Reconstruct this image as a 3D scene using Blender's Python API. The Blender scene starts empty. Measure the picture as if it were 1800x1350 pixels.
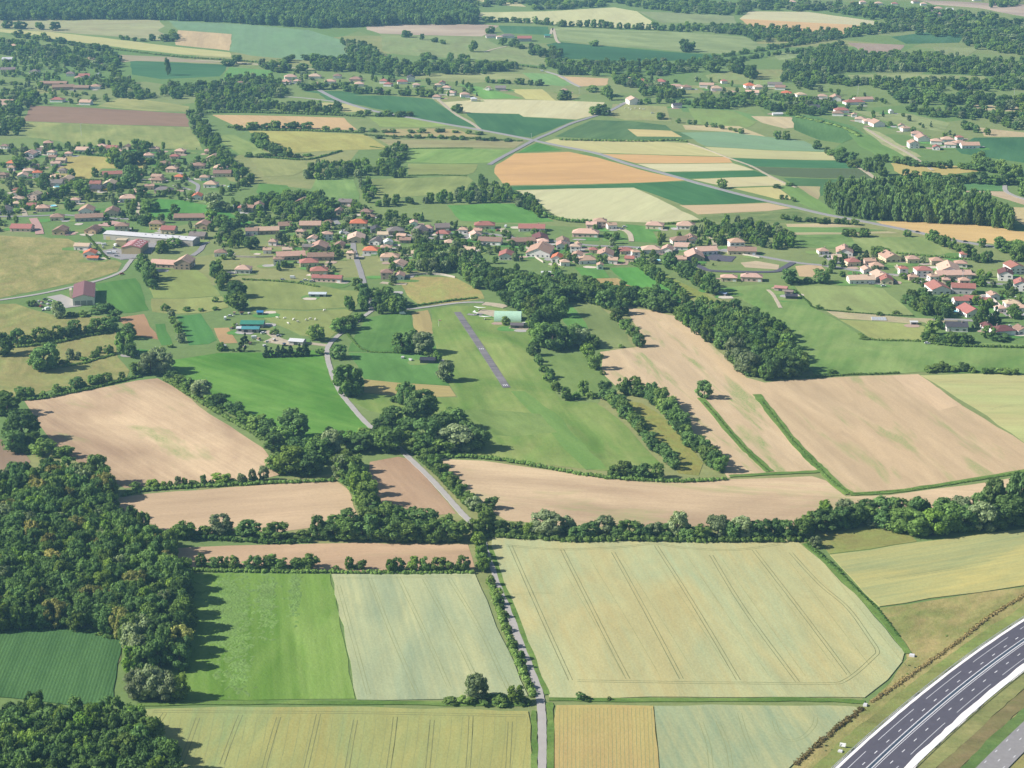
import bpy, bmesh, math, random
import numpy as np
from mathutils import Vector, Matrix
from mathutils.geometry import tessellate_polygon

random.seed(7)
rng = np.random.default_rng(11)
scene = bpy.context.scene
COL = scene.collection

# ------------------------------------------------------------------ camera
F, CAMH = 3300.0, 400.0                       # focal length in photo pixels, height above the plain
TH = math.atan(1025 / 3300)
cam = bpy.data.cameras.new('camera')
cam.sensor_width = 36.0
cam.lens = 36.0 * F / 1800.0
cam.clip_start, cam.clip_end = 1.0, 60000.0
cam_ob = bpy.data.objects.new('camera', cam)
COL.objects.link(cam_ob)
cam_ob.location = (0, 0, CAMH)
cam_ob.rotation_euler = (math.pi / 2 - TH, 0, 0)
scene.camera = cam_ob

# ------------------------------------------------------------------ light
SUN_EL, SUN_AZ = math.radians(36.0), math.radians(-94.0)   # azimuth clockwise from +Y
world = bpy.data.worlds.new('World')
scene.world = world
world.use_nodes = True
wn = world.node_tree
bg = wn.nodes['Background']
sky = wn.nodes.new('ShaderNodeTexSky')
sky.sky_type = 'NISHITA'
sky.sun_disc = False
sky.sun_elevation = SUN_EL
sky.sun_rotation = SUN_AZ
sky.altitude = 300
sky.air_density = 1.0
sky.dust_density = 1.5
wn.links.new(sky.outputs['Color'], bg.inputs['Color'])
bg.inputs['Strength'].default_value = 0.06
sun = bpy.data.lights.new('sun', 'SUN')
sun.energy = 5.0
sun.angle = math.radians(0.53)
sun.color = (1.0, 0.955, 0.885)
sun_ob = bpy.data.objects.new('sun', sun)
COL.objects.link(sun_ob)
sd = Vector((math.sin(SUN_AZ) * math.cos(SUN_EL), math.cos(SUN_AZ) * math.cos(SUN_EL), math.sin(SUN_EL)))
sun_ob.rotation_euler = sd.to_track_quat('Z', 'Y').to_euler()
sun_ob.location = (-400, 300, 600)
vs = scene.view_settings
vs.view_transform = 'Standard'
vs.look = 'None'
vs.gamma = 1.0
vs.use_curve_mapping = False
vs.exposure = 0.80
scene.cycles.max_bounces = 6
scene.cycles.diffuse_bounces = 2
scene.cycles.volume_bounces = 1
scene.cycles.transparent_max_bounces = 8
scene.cycles.use_denoising = True
scene.cycles.caustics_reflective = False
scene.cycles.caustics_refractive = False

# ------------------------------------------------------------------ helpers
CT, ST = math.cos(TH), math.sin(TH)


def P(px, py, z=0.0):
    """The point at height z that the photograph shows at pixel px, py."""
    u, v = (px - 900) / F, (675 - py) / F
    dy, dz = CT + v * ST, -ST + v * CT
    t = (CAMH - z) / -dz
    return Vector((u * t, dy * t, z))


def scale_at(p):
    return F / (p[1] * CT + CAMH * ST)        # photo pixels per metre at a ground point


def lin(c):
    return tuple((x / 255 / 12.92) if x / 255 <= 0.04045 else ((x / 255 + 0.055) / 1.055) ** 2.4 for x in c)


KA = 0.60


def alb(c, k=KA):
    return tuple(min(0.85, x * k) for x in lin(c))


def link(o, parent=None):
    COL.objects.link(o)
    if parent is not None:
        o.parent = parent
    return o


def tag(o, label=None, cat=None, group=None, kind=None):
    if label:
        o['label'] = label
    if cat:
        o['category'] = cat
    if group:
        o['group'] = group
    if kind:
        o['kind'] = kind
    return o


def empty(name, loc=(0, 0, 0), rz=0.0):
    o = bpy.data.objects.new(name, None)
    o.empty_display_size = 1.0
    o.location = loc
    o.rotation_euler = (0, 0, rz)
    return link(o)


def mesh_obj(name, verts, faces, mat, parent=None, smooth=False, mats=None, idx=None):
    me = bpy.data.meshes.new(name)
    me.from_pydata([tuple(v) for v in verts], [], faces)
    for m in (mats or [mat]):
        me.materials.append(m)
    if idx is not None:
        me.polygons.foreach_set('material_index', idx)
    if smooth:
        me.polygons.foreach_set('use_smooth', [True] * len(me.polygons))
    me.update()
    return link(bpy.data.objects.new(name, me), parent)


def fast_mesh(name, V, faces_flat, n_per, mat_list, mat_idx=None):
    """Mesh from numpy arrays, all faces with n_per corners."""
    me = bpy.data.meshes.new(name)
    nf = len(faces_flat) // n_per
    me.vertices.add(len(V))
    me.vertices.foreach_set('co', np.asarray(V, np.float32).ravel())
    me.loops.add(nf * n_per)
    me.loops.foreach_set('vertex_index', np.asarray(faces_flat, np.int32))
    me.polygons.add(nf)
    me.polygons.foreach_set('loop_start', np.arange(0, nf * n_per, n_per, dtype=np.int32))
    me.polygons.foreach_set('loop_total', np.full(nf, n_per, np.int32))
    for m in mat_list:
        me.materials.append(m)
    if mat_idx is not None:
        me.polygons.foreach_set('material_index', np.asarray(mat_idx, np.int32))
    me.update(calc_edges=True)
    return me


# boxes -----------------------------------------------------------------------
BOXF = [(0, 3, 2, 1), (4, 5, 6, 7), (0, 1, 5, 4), (1, 2, 6, 5), (2, 3, 7, 6), (3, 0, 4, 7)]


class MB:
    """Collects simple solids and links them as one mesh."""

    def __init__(self):
        self.v, self.f = [], []

    def add(self, vs_, fs_):
        o = len(self.v)
        self.v += [tuple(x) for x in vs_]
        self.f += [tuple(i + o for i in f) for f in fs_]

    def box(self, x0, x1, y0, y1, z0, z1):
        self.add([(x0, y0, z0), (x1, y0, z0), (x1, y1, z0), (x0, y1, z0),
                  (x0, y0, z1), (x1, y0, z1), (x1, y1, z1), (x0, y1, z1)], BOXF)

    def bar(self, a, b, r, n=6):
        a, b = Vector(a), Vector(b)
        d = (b - a).normalized()
        e = d.orthogonal().normalized()
        g = d.cross(e)
        vs_ = [p + (e * math.cos(2 * math.pi * i / n) + g * math.sin(2 * math.pi * i / n)) * r for p in (a, b) for i in range(n)]
        self.add(vs_, [(i, (i + 1) % n, n + (i + 1) % n, n + i) for i in range(n)] + [tuple(range(n))[::-1], tuple(range(n, 2 * n))])

    def build(self, name, mat, parent=None, smooth=False):
        return mesh_obj(name, self.v, self.f, mat, parent, smooth)

    def data(self, name, mat):
        me = bpy.data.meshes.new(name)
        me.from_pydata(self.v, [], self.f)
        me.materials.append(mat)
        me.update()
        return me


# ------------------------------------------------------------------ materials
def nt(name):
    m = bpy.data.materials.new(name)
    m.use_nodes = True
    t = m.node_tree
    b = t.nodes['Principled BSDF']
    b.inputs['Roughness'].default_value = 0.9
    b.inputs['Specular IOR Level'].default_value = 0.15
    return m, t, b


def N(t, typ, **kw):
    n = t.nodes.new(typ)
    for k, v in kw.items():
        if k.startswith('i_'):
            n.inputs[k[2:].replace('_', ' ')].default_value = v
        else:
            setattr(n, k, v)
    return n


def math_(t, op, a, b=None, clamp=False):
    n = t.nodes.new('ShaderNodeMath')
    n.operation = op
    n.use_clamp = clamp
    for i, x in enumerate((a, b)):
        if x is None:
            continue
        if isinstance(x, (int, float)):
            n.inputs[i].default_value = x
        else:
            t.links.new(x, n.inputs[i])
    return n.outputs[0]


def noise_(t, co, scale, detail=3.0, rough=0.55, sc=(1, 1, 1), off=None, dist=0.0):
    mp = t.nodes.new('ShaderNodeMapping')
    mp.inputs['Scale'].default_value = sc
    t.links.new(co, mp.inputs['Vector'])
    if off is not None:
        t.links.new(off, mp.inputs['Location'])
    n = t.nodes.new('ShaderNodeTexNoise')
    n.inputs['Scale'].default_value = scale
    n.inputs['Detail'].default_value = detail
    n.inputs['Roughness'].default_value = rough
    n.inputs['Distortion'].default_value = dist
    t.links.new(mp.outputs[0], n.inputs['Vector'])
    return n.outputs['Fac']


def ramp_(t, fac, a, b):
    n = t.nodes.new('ShaderNodeMapRange')
    n.inputs['From Min'].default_value = a
    n.inputs['From Max'].default_value = b
    t.links.new(fac, n.inputs['Value'])
    return n.outputs[0]


def mixc(t, fac, a, b, mode='MIX'):
    n = t.nodes.new('ShaderNodeMix')
    n.data_type = 'RGBA'
    n.blend_type = mode
    n.clamp_factor = True
    for s, x in ((n.inputs[0], fac), (n.inputs[6], a), (n.inputs[7], b)):
        if isinstance(x, (int, float)):
            s.default_value = x
        elif isinstance(x, tuple):
            s.default_value = (*x[:3], 1)
        else:
            t.links.new(x, s)
    return n.outputs[2]


def gain_(t, col, fac, lo, hi):
    """Multiplies a colour by a grey that runs lo..hi with fac."""
    v = math_(t, 'ADD', math_(t, 'MULTIPLY', fac, hi - lo), lo)
    c = t.nodes.new('ShaderNodeCombineColor')
    for i in range(3):
        t.links.new(v, c.inputs[i])
    return mixc(t, 1.0, col, c.outputs[0], 'MULTIPLY')


def attr_(t, name):
    n = t.nodes.new('ShaderNodeAttribute')
    n.attribute_type = 'OBJECT'
    n.attribute_name = name
    return n


def field_material(name, blotch, streak, fine, rows=None, bump=0.0, sw=0.30, amp=0.13, weed=(0.17, 0.24, 0.075)):
    """Local X of a field runs along its rows; colours col_a and col_b are the crop's own, set per field."""
    m, t, b = nt(name)
    co = t.nodes.new('ShaderNodeTexCoord').outputs['Object']
    oi = t.nodes.new('ShaderNodeObjectInfo')
    off = t.nodes.new('ShaderNodeCombineXYZ')
    for i in range(2):
        t.links.new(math_(t, 'MULTIPLY', oi.outputs['Random'], 900.0 + 300 * i), off.inputs[i])
    off = off.outputs[0]
    A, B = attr_(t, 'col_a').outputs['Color'], attr_(t, 'col_b').outputs['Color']
    n1 = ramp_(t, noise_(t, co, 1.0, 5, 0.6, blotch, off, 0.9), 0.37, 0.63)
    n2 = ramp_(t, noise_(t, co, 1.0, 2, 0.5, streak, off), 0.3, 0.7)
    n3 = ramp_(t, noise_(t, co, fine, 3, 0.7, (1, 1.3, 1), off), 0.25, 0.75)
    fac = math_(t, 'ADD', math_(t, 'MULTIPLY', n1, 1 - sw), math_(t, 'MULTIPLY', n2, sw))
    c = mixc(t, fac, A, B)
    c = gain_(t, c, ramp_(t, noise_(t, co, 1.0, 3, 0.55, (blotch[0] * 0.9, blotch[1] * 1.1, 1), off, 0.8), 0.3, 0.7), 1 - amp, 1 + amp)
    c = gain_(t, c, ramp_(t, noise_(t, co, 1.0, 4, 0.6, (blotch[0] * 4, blotch[1] * 4, 1), off, 1.0), 0.3, 0.7), 1 - amp * 0.6, 1 + amp * 0.5)
    c = gain_(t, c, n3, 0.90, 1.10)
    c = gain_(t, c, n2, 1 - 0.17 * sw, 1 + 0.17 * sw)
    if rows:
        w = t.nodes.new('ShaderNodeTexWave')
        w.bands_direction = 'Y'
        w.inputs['Scale'].default_value = rows[0]
        w.inputs['Distortion'].default_value = 0.8
        w.inputs['Detail'].default_value = 2.0
        t.links.new(co, w.inputs['Vector'])
        c = gain_(t, c, w.outputs['Fac'], 1 - rows[1], 1 + rows[1] * 0.6)
    # patches of weeds, where the field has them
    wn_ = noise_(t, co, 1.0, 4, 0.65, (blotch[0] * 2.2, blotch[1] * 2.6, 1), off, 0.4)
    wm = ramp_(t, wn_, 0.55, 0.65)
    wm = math_(t, 'MULTIPLY', wm, ramp_(t, n3, 0.0, 0.8))
    wm = math_(t, 'MULTIPLY', wm, attr_(t, 'weed').outputs['Fac'], True)
    c = mixc(t, wm, c, weed)
    t.links.new(c, b.inputs['Base Color'])
    if bump:
        bp = t.nodes.new('ShaderNodeBump')
        bp.inputs['Distance'].default_value = bump
        bp.inputs['Strength'].default_value = 0.6
        t.links.new(n3, bp.inputs['Height'])
        t.links.new(bp.outputs[0], b.inputs['Normal'])
    b.inputs['Roughness'].default_value = 1.0
    b.inputs['Specular IOR Level'].default_value = 0.0
    return m


FM = {
    'wheat': field_material('ripening_grain', (0.007, 0.022, 1), (0.006, 0.42, 1), 0.6, bump=0.12, amp=0.10),
    'plough': field_material('bare_soil', (0.0045, 0.011, 1), (0.008, 0.4, 1), 0.5, bump=0.1, sw=0.14, amp=0.15),
    'stubble': field_material('stubble_soil', (0.004, 0.022, 1), (0.0035, 0.36, 1), 0.6, bump=0.12, sw=0.40, amp=0.15),
    'pasture': field_material('pasture_grass', (0.012, 0.02, 1), (0.012, 0.16, 1), 0.42, bump=0.15, sw=0.34, amp=0.16),
    'rough': field_material('rough_grass', (0.03, 0.045, 1), (0.12, 0.3, 1), 0.45, bump=0.3, amp=0.18),
    'rowcrop': field_material('row_crop', (0.006, 0.015, 1), (0.01, 0.3, 1), 0.5, rows=(0.19, 0.22), bump=0.3),
    'flat': field_material('even_crop', (0.004, 0.012, 1), (0.004, 0.2, 1), 0.35, bump=0.15),
    'mown': field_material('cut_hay', (0.006, 0.03, 1), (0.008, 0.30, 1), 0.45, bump=0.2),
}


def plain(name, col, rough=0.85, var=0.12, scale=0.6, spec=0.2, metal=0.0):
    m, t, b = nt(name)
    co = t.nodes.new('ShaderNodeTexCoord').outputs['Object']
    n = noise_(t, co, scale, 4, 0.6)
    oi = t.nodes.new('ShaderNodeObjectInfo')
    c = gain_(t, mixc(t, 0.0, tuple(col), tuple(col)), ramp_(t, n, 0.25, 0.75), 1 - var, 1 + var)
    c = gain_(t, c, oi.outputs['Random'], 0.92, 1.08)
    t.links.new(c, b.inputs['Base Color'])
    b.inputs['Roughness'].default_value = rough
    b.inputs['Specular IOR Level'].default_value = spec
    b.inputs['Metallic'].default_value = metal
    return m


def tinted(name, rough=0.9, var=0.16, sc=(0.9, 2.6, 2.6), scale=0.5, streaks=True):
    """Takes its colour from the object's own col_a, with weathering on top (roofs, walls, car paint)."""
    m, t, b = nt(name)
    co = t.nodes.new('ShaderNodeTexCoord').outputs['Object']
    n = noise_(t, co, scale, 4, 0.65, sc)
    n2 = noise_(t, co, 2.2, 2, 0.6)
    c = gain_(t, attr_(t, 'col_a').outputs['Color'], ramp_(t, n, 0.25, 0.75), 1 - var, 1 + var)
    if streaks:
        c = gain_(t, c, ramp_(t, n2, 0.3, 0.7), 1 - var * 0.5, 1 + var * 0.5)
    t.links.new(c, b.inputs['Base Color'])
    b.inputs['Roughness'].default_value = rough
    return m


M = {
    'roof': tinted('roof_tiles', 0.85, 0.17),
    'wall': tinted('rendered_wall', 0.9, 0.07, (1, 1, 1), 0.35),
    'paint': tinted('vehicle_paint', 0.35, 0.03, (1, 1, 1), 0.5, False),
    'glass': plain('window_glass', (0.03, 0.035, 0.045), 0.15, 0.05, 0.5, 0.5),
    'shutter': plain('shutter_wood', (0.16, 0.12, 0.09), 0.7),
    'white': plain('white_paint', (0.75, 0.75, 0.73), 0.6, 0.05),
    'asphalt': plain('new_asphalt', alb((100, 96, 108), 0.60), 0.9, 0.10, 0.25),
    'old_asphalt': plain('worn_asphalt', alb((172, 168, 168), 0.55), 0.9, 0.10, 0.5),
    'lane': plain('country_lane', alb((190, 184, 178), 0.58), 0.95, 0.08, 0.2),
    'track': plain('dirt_track', alb((205, 190, 165), 0.58), 0.95, 0.18, 0.3),
    'gravel': plain('white_gravel', (0.70, 0.66, 0.64), 0.95, 0.10, 0.6),
    'concrete': plain('concrete', (0.50, 0.49, 0.50), 0.85, 0.08, 0.4),
    'marking': plain('road_paint', (0.60, 0.60, 0.62), 0.7, 0.05),
    'steel': plain('galvanised_steel', (0.55, 0.56, 0.58), 0.45, 0.05, 0.5, 0.5, 0.5),
    'runway': None,
    'bark': plain('bark', (0.085, 0.065, 0.05), 0.95, 0.25, 1.5),
    'tyre': plain('rubber', (0.02, 0.02, 0.02), 0.9),
    'wool': plain('sheep_wool', (0.70, 0.68, 0.60), 0.95),
    'hide': plain('cow_hide', (0.72, 0.68, 0.60), 0.9),
    'brick': plain('paving', alb((205, 165, 155), 0.6), 0.9, 0.1, 0.5),
    'water': plain('pool_water', (0.16, 0.55, 0.68), 0.08, 0.05, 0.3, 0.5),
    'dark': plain('dark_metal', (0.05, 0.05, 0.055), 0.6),
    'tarp': plain('dark_tarpaulin', (0.055, 0.058, 0.075), 0.6),
}


def runway_mat():
    m, t, b = nt('old_runway_tar')
    co = t.nodes.new('ShaderNodeTexCoord').outputs['Object']
    n = ramp_(t, noise_(t, co, 1.0, 4, 0.65, (0.03, 0.25, 1)), 0.3, 0.7)
    n2 = ramp_(t, noise_(t, co, 0.7, 3, 0.7), 0.3, 0.7)
    c = mixc(t, n, alb((116, 112, 118), 0.6), alb((152, 146, 146), 0.6))
    c = gain_(t, c, n2, 0.88, 1.12)
    t.links.new(c, b.inputs['Base Color'])
    return m


M['runway'] = runway_mat()


def leaf_material(name, ca, cb, trans=0.36):
    m, t, b = nt(name)
    out = [n for n in t.nodes if n.type == 'OUTPUT_MATERIAL'][0]
    oi = t.nodes.new('ShaderNodeObjectInfo')
    geo = t.nodes.new('ShaderNodeNewGeometry')
    c = mixc(t, oi.outputs['Random'], ca, cb)
    r2 = math_(t, 'FRACT', math_(t, 'MULTIPLY', oi.outputs['Random'], 17.31))
    c = gain_(t, c, r2, 0.64, 1.34)
    c = gain_(t, c, geo.outputs['Random Per Island'], 0.62, 1.30)
    t.nodes.remove(b)
    d = t.nodes.new('ShaderNodeBsdfDiffuse')
    tr = t.nodes.new('ShaderNodeBsdfTranslucent')
    mx = t.nodes.new('ShaderNodeMixShader')
    mx.inputs[0].default_value = trans
    t.links.new(c, d.inputs['Color'])
    t.links.new(mixc(t, 1.0, c, (1.25, 1.3, 0.6), 'MULTIPLY'), tr.inputs['Color'])
    t.links.new(d.outputs[0], mx.inputs[1])
    t.links.new(tr.outputs[0], mx.inputs[2])
    t.links.new(mx.outputs[0], out.inputs['Surface'])
    return m


LEAF = {
    'o': leaf_material('oak_leaves', (0.138, 0.238, 0.061), (0.174, 0.247, 0.064)),
    'd': leaf_material('dark_leaves', (0.102, 0.185, 0.061), (0.138, 0.224, 0.068)),
    'w': leaf_material('willow_leaves', (0.215, 0.275, 0.135), (0.250, 0.300, 0.155)),
    'p': leaf_material('poplar_leaves', (0.154, 0.256, 0.085), (0.202, 0.291, 0.095)),
    'l': leaf_material('acacia_leaves', (0.133, 0.237, 0.040), (0.202, 0.287, 0.057)),
    'c': leaf_material('conifer_needles', (0.053, 0.102, 0.043), (0.076, 0.122, 0.049)),
    's': leaf_material('shrub_leaves', (0.131, 0.234, 0.059), (0.197, 0.280, 0.071)),
    'h': leaf_material('hedge_leaves', (0.118, 0.224, 0.055), (0.167, 0.244, 0.064)),
    'r': leaf_material('dry_reeds', (0.264, 0.201, 0.097), (0.282, 0.224, 0.096)),
    'x': leaf_material('plum_leaves', (0.140, 0.091, 0.073), (0.179, 0.102, 0.081)),
    'y': leaf_material('blossom_leaves', (0.287, 0.262, 0.089), (0.266, 0.293, 0.092)),
}
# ================================================================== GROUND AND FIELDS
def ground_material():
    m, t, b = nt('open_country')
    co = t.nodes.new('ShaderNodeTexCoord').outputs['Object']
    v = t.nodes.new('ShaderNodeTexVoronoi')
    v.inputs['Scale'].default_value = 1 / 190.0
    t.links.new(co, v.inputs['Vector'])
    n1 = ramp_(t, noise_(t, co, 1 / 60.0, 4, 0.6), 0.3, 0.7)
    n2 = ramp_(t, noise_(t, co, 0.4, 3, 0.7), 0.25, 0.75)
    n3 = ramp_(t, noise_(t, co, 1 / 9.0, 3, 0.6), 0.3, 0.7)
    r = t.nodes.new('ShaderNodeValToRGB')
    r.color_ramp.interpolation = 'CONSTANT'
    cols = [(128, 152, 92), (150, 160, 105), (140, 158, 98), (165, 165, 110), (120, 150, 88)]
    r.color_ramp.elements[0].color = (*alb(cols[0]), 1)
    r.color_ramp.elements[1].position = 0.3
    r.color_ramp.elements[1].color = (*alb(cols[1]), 1)
    for i, p_ in ((2, 0.5), (3, 0.7), (4, 0.82)):
        e = r.color_ramp.elements.new(p_)
        e.color = (*alb(cols[i]), 1)
    sp = t.nodes.new('ShaderNodeSeparateColor')
    t.links.new(v.outputs['Color'], sp.inputs[0])
    t.links.new(sp.outputs[0], r.inputs['Fac'])
    c = mixc(t, math_(t, 'MULTIPLY', n1, 0.5), r.outputs['Color'], alb((122, 142, 84)))
    c = gain_(t, c, n3, 0.92, 1.08)
    c = gain_(t, c, n2, 0.88, 1.12)
    t.links.new(c, b.inputs['Base Color'])
    b.inputs['Roughness'].default_value = 1
    b.inputs['Specular IOR Level'].default_value = 0
    return m


g = MB()
g.add([(-30000, -12000, 0), (30000, -12000, 0), (30000, 45000, 0), (-30000, 45000, 0)], [(0, 1, 2, 3)])
tag(g.build('ground', ground_material()), kind='structure')

FIELD_N = [0]
FIELDS = []


def jitter_edge(pts, step, amp):
    out = []
    n = len(pts)
    for i in range(n):
        a, b_ = Vector(pts[i]), Vector(pts[(i + 1) % n])
        L = (b_ - a).length
        k = max(1, int(L / step))
        d = (b_ - a) / max(L, 1e-6)
        nn = Vector((-d.y, d.x, 0))
        for j in range(k):
            p = a.lerp(b_, j / k)
            if j:
                p = p + nn * random.uniform(-amp, amp)
            out.append(p)
    return out


def field(name, kind, ca, cb, px, row=None, h=0.0, weed=0.0, k=KA, amp=0.7, label=None):
    """A field traced on the ground; row = two photo points along its rows."""
    FIELD_N[0] += 1
    w = [P(*q) for q in px]
    if row:
        d = P(*row[1]) - P(*row[0])
    else:
        d = max((w[i] - w[i - 1] for i in range(len(w))), key=lambda q: q.length)
    ang = math.atan2(d.y, d.x)
    c = sum(w, Vector((0, 0, 0))) / len(w)
    R = Matrix.Rotation(-ang, 3, 'Z')
    dist = c.length
    pts = jitter_edge([R @ (q - c) for q in w], 6 + dist / 130, amp + dist / 2500)
    z = 0.05 + h + 0.006 * (FIELD_N[0] % 23) + 0.0002 * FIELD_N[0]
    tri = tessellate_polygon([[Vector((q.x, q.y, 0)) for q in pts]])
    n = len(pts)
    V = [(q.x, q.y, z) for q in pts] + [(q.x, q.y, -0.3) for q in pts]
    faces = []
    for a, b_, e in tri:
        pa, pb, pe = pts[a], pts[b_], pts[e]
        if (pb.x - pa.x) * (pe.y - pa.y) - (pb.y - pa.y) * (pe.x - pa.x) < 0:
            a, b_ = b_, a
        faces.append((a, b_, e))
    area = sum(pts[i].x * pts[(i + 1) % n].y - pts[(i + 1) % n].x * pts[i].y for i in range(n))
    for i in range(n):
        j = (i + 1) % n
        faces.append((i, n + i, n + j, j) if area > 0 else (j, n + j, n + i, i))
    o = mesh_obj(name, V, faces, FM[kind])
    o.location = c
    o.location.z = 0
    o.rotation_euler = (0, 0, ang)
    o['col_a'] = list(alb(ca, k))
    o['col_b'] = list(alb(cb, k))
    o['weed'] = float(weed)
    tag(o, kind='structure')
    o['top'] = z
    return o


def path_pts(px, n=6, z=0.0):
    """Catmull-Rom through photo points, on the ground."""
    w = [P(*q) for q in px]
    out = []
    for i in range(len(w) - 1):
        p0, p1, p2, p3 = w[max(i - 1, 0)], w[i], w[i + 1], w[min(i + 2, len(w) - 1)]
        for j in range(n):
            t_ = j / n
            out.append(0.5 * ((2 * p1) + (p2 - p0) * t_ + (2 * p0 - 5 * p1 + 4 * p2 - p3) * t_ ** 2 + (3 * p1 - p0 - 3 * p2 + p3) * t_ ** 3))
    out.append(w[-1])
    return out


def strip_geo(pts, w0, w1, z0, z1=None, jit=0.0):
    """Ribbon between lateral offsets w0 and w1 (left of travel is positive) at height z0, with skirts to z1."""
    n = len(pts)
    V, Fc = [], []
    for i, p in enumerate(pts):
        d = (pts[min(i + 1, n - 1)] - pts[max(i - 1, 0)]).normalized()
        nn = Vector((-d.y, d.x, 0))
        a = p + nn * (w0 + random.uniform(-jit, jit))
        b_ = p + nn * (w1 + random.uniform(-jit, jit))
        V += [(a.x, a.y, z0), (b_.x, b_.y, z0)]
        if z1 is not None:
            V += [(a.x, a.y, z1), (b_.x, b_.y, z1)]
    s = 2 if z1 is None else 4
    up = w1 > w0
    for i in range(n - 1):
        q, r = i * s, (i + 1) * s
        f = (q, r, r + 1, q + 1)
        Fc.append(f if up else f[::-1])
        if s == 4:
            f1, f2 = (q + 2, r + 2, r, q), (q + 1, r + 1, r + 3, q + 3)
            Fc += [f1, f2] if up else [f1[::-1], f2[::-1]]
    return V, Fc


ROAD_N = [0]


def road(name, px, width, mat, z=0.34, jit=0.18, n=9):
    ROAD_N[0] += 1
    pts = path_pts(px, n)
    V, Fc = strip_geo(pts, -width / 2, width / 2, z + ROAD_N[0] * 0.005, -0.3, jit)
    return tag(mesh_obj(name, V, Fc, M[mat]), kind='structure')


# colours as the sunlit crops look
WHY, WHG = (206, 198, 148), (180, 192, 150)
PLO, PLL = (186, 157, 130), (206, 180, 150)
PAS, PAB = (132, 154, 92), (156, 160, 106)
PALE, PALE2 = (222, 212, 164), (214, 208, 165)
ORA, ORB = (226, 182, 126), (216, 176, 122)
MAI, MAB = (68, 116, 72), (82, 128, 78)
GRN, GRB = (92, 150, 72), (112, 160, 84)
DRY, DRB = (174, 164, 108), (146, 154, 92)
STU, STB = (230, 204, 166), (206, 180, 142)

# ---- far plain (top of the photograph)
field('pasture', 'pasture', (185, 178, 135), (170, 172, 125), [(-90, 30), (0, 32), (280, 35), (290, 46), (277, 53), (306, 73), (180, 62), (0, 50), (-90, 49)])
field('grass_field', 'flat', (140, 168, 128), (126, 158, 112), [(297, 37), (433, 43), (543, 53), (600, 70), (640, 84), (625, 97), (560, 108), (443, 98), (404, 90), (408, 60), (313, 52)])
field('straw_field', 'stubble', (216, 190, 148), (208, 182, 138), [(313, 53), (407, 60), (403, 89), (309, 79)])
field('pale_wheat_field', 'wheat', (206, 200, 140), (196, 192, 130), [(-90, 49), (0, 51), (87, 56), (180, 66), (307, 82), (404, 92), (406, 101), (320, 96), (183, 80), (0, 56), (-90, 54)])
field('maize_field', 'flat', (76, 120, 80), (88, 129, 86), [(227, 107), (403, 114), (386, 134), (283, 139), (232, 131)])
field('fallow_field', 'plough', (186, 165, 140), (165, 155, 125), [(205, 96), (300, 100), (400, 112), (240, 107), (208, 110)])
field('grass_field', 'flat', (124, 166, 96), (112, 156, 88), [(403, 118), (483, 124), (473, 139), (390, 141)])
field('fallow_field', 'plough', (192, 170, 150), (200, 182, 158), [(643, 42), (848, 43), (877, 45), (847, 64), (740, 62), (667, 59), (645, 52)])
field('pasture', 'pasture', (158, 166, 114), (142, 158, 102), [(668, 60), (740, 63), (847, 66), (884, 83), (940, 88), (960, 100), (960, 117), (860, 106), (700, 96), (673, 90)])
field('maize_field', 'flat', (82, 125, 86), (96, 135, 91), [(877, 45), (963, 47), (968, 62), (886, 58)])
field('pasture', 'pasture', (148, 164, 110), (160, 172, 118), [(973, 48), (1060, 51), (1200, 57), (1310, 65), (1333, 77), (1370, 78), (1310, 90), (1277, 95), (1200, 91), (983, 71)])
field('maize_field', 'flat', (70, 110, 75), (78, 118, 79), [(960, 78), (983, 74), (1200, 93), (1270, 98), (1230, 106), (1100, 108), (990, 103)])
field('pale_wheat_field', 'wheat', (216, 212, 160), (206, 204, 150), [(840, 22), (960, 20), (1080, 13), (1120, 20), (1160, 47), (1160, 51), (1000, 45), (843, 33)])
field('pasture', 'pasture', (158, 168, 120), (150, 162, 112), [(1120, 20), (1200, 23), (1290, 28), (1297, 42), (1200, 40), (1163, 40)])
field('pale_wheat_field', 'wheat', (218, 210, 168), (210, 202, 156), [(1317, 20), (1420, 21), (1537, 37), (1540, 46), (1300, 33)])
field('ripe_wheat_field', 'wheat', (226, 190, 140), (218, 182, 132), [(1300, 33), (1540, 46), (1553, 54), (1480, 60), (1323, 51)])
field('pale_wheat_field', 'wheat', (212, 202, 152), (204, 196, 144), [(830, 0), (860, -3), (905, 2), (925, 12), (890, 10)])
field('fallow_field', 'plough', (180, 158, 142), (170, 150, 132), [(1490, 75), (1590, 79), (1582, 92), (1540, 96), (1527, 98)])
field('maize_field', 'flat', (76, 116, 82), (88, 125, 88), [(1566, 65), (1627, 57), (1700, 60), (1685, 75), (1593, 77)])
field('fallow_field', 'plough', (186, 166, 150), (196, 176, 156), [(1617, 0), (1800, 8), (1900, 14), (1900, 34), (1800, 29), (1720, 14), (1640, 8)])
field('pasture', 'pasture', (160, 168, 116), (150, 160, 110), [(1640, 82), (1720, 86), (1700, 100), (1650, 98)])
field('pasture', 'pasture', (152, 164, 108), (164, 170, 116), [(1490, 132), (1600, 130), (1730, 134), (1740, 141), (1580, 142), (1500, 140)])
field('pasture', 'pasture', (150, 166, 112), (160, 172, 118), [(1360, 94), (1430, 88), (1428, 98), (1370, 106)])
field('pasture', 'pasture', (168, 168, 112), (140, 160, 100), [(1240, 132), (1300, 122), (1380, 122), (1382, 142), (1330, 150), (1255, 146)])
field('straw_field', 'stubble', (206, 192, 152), (198, 182, 140), [(1700, 184), (1800, 186), (1900, 190), (1900, 199), (1800, 197), (1710, 193)])
field('pasture', 'pasture', (150, 164, 108), (160, 168, 116), [(1496, 194), (1600, 200), (1670, 216), (1660, 232), (1590, 222), (1530, 206)])
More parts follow.
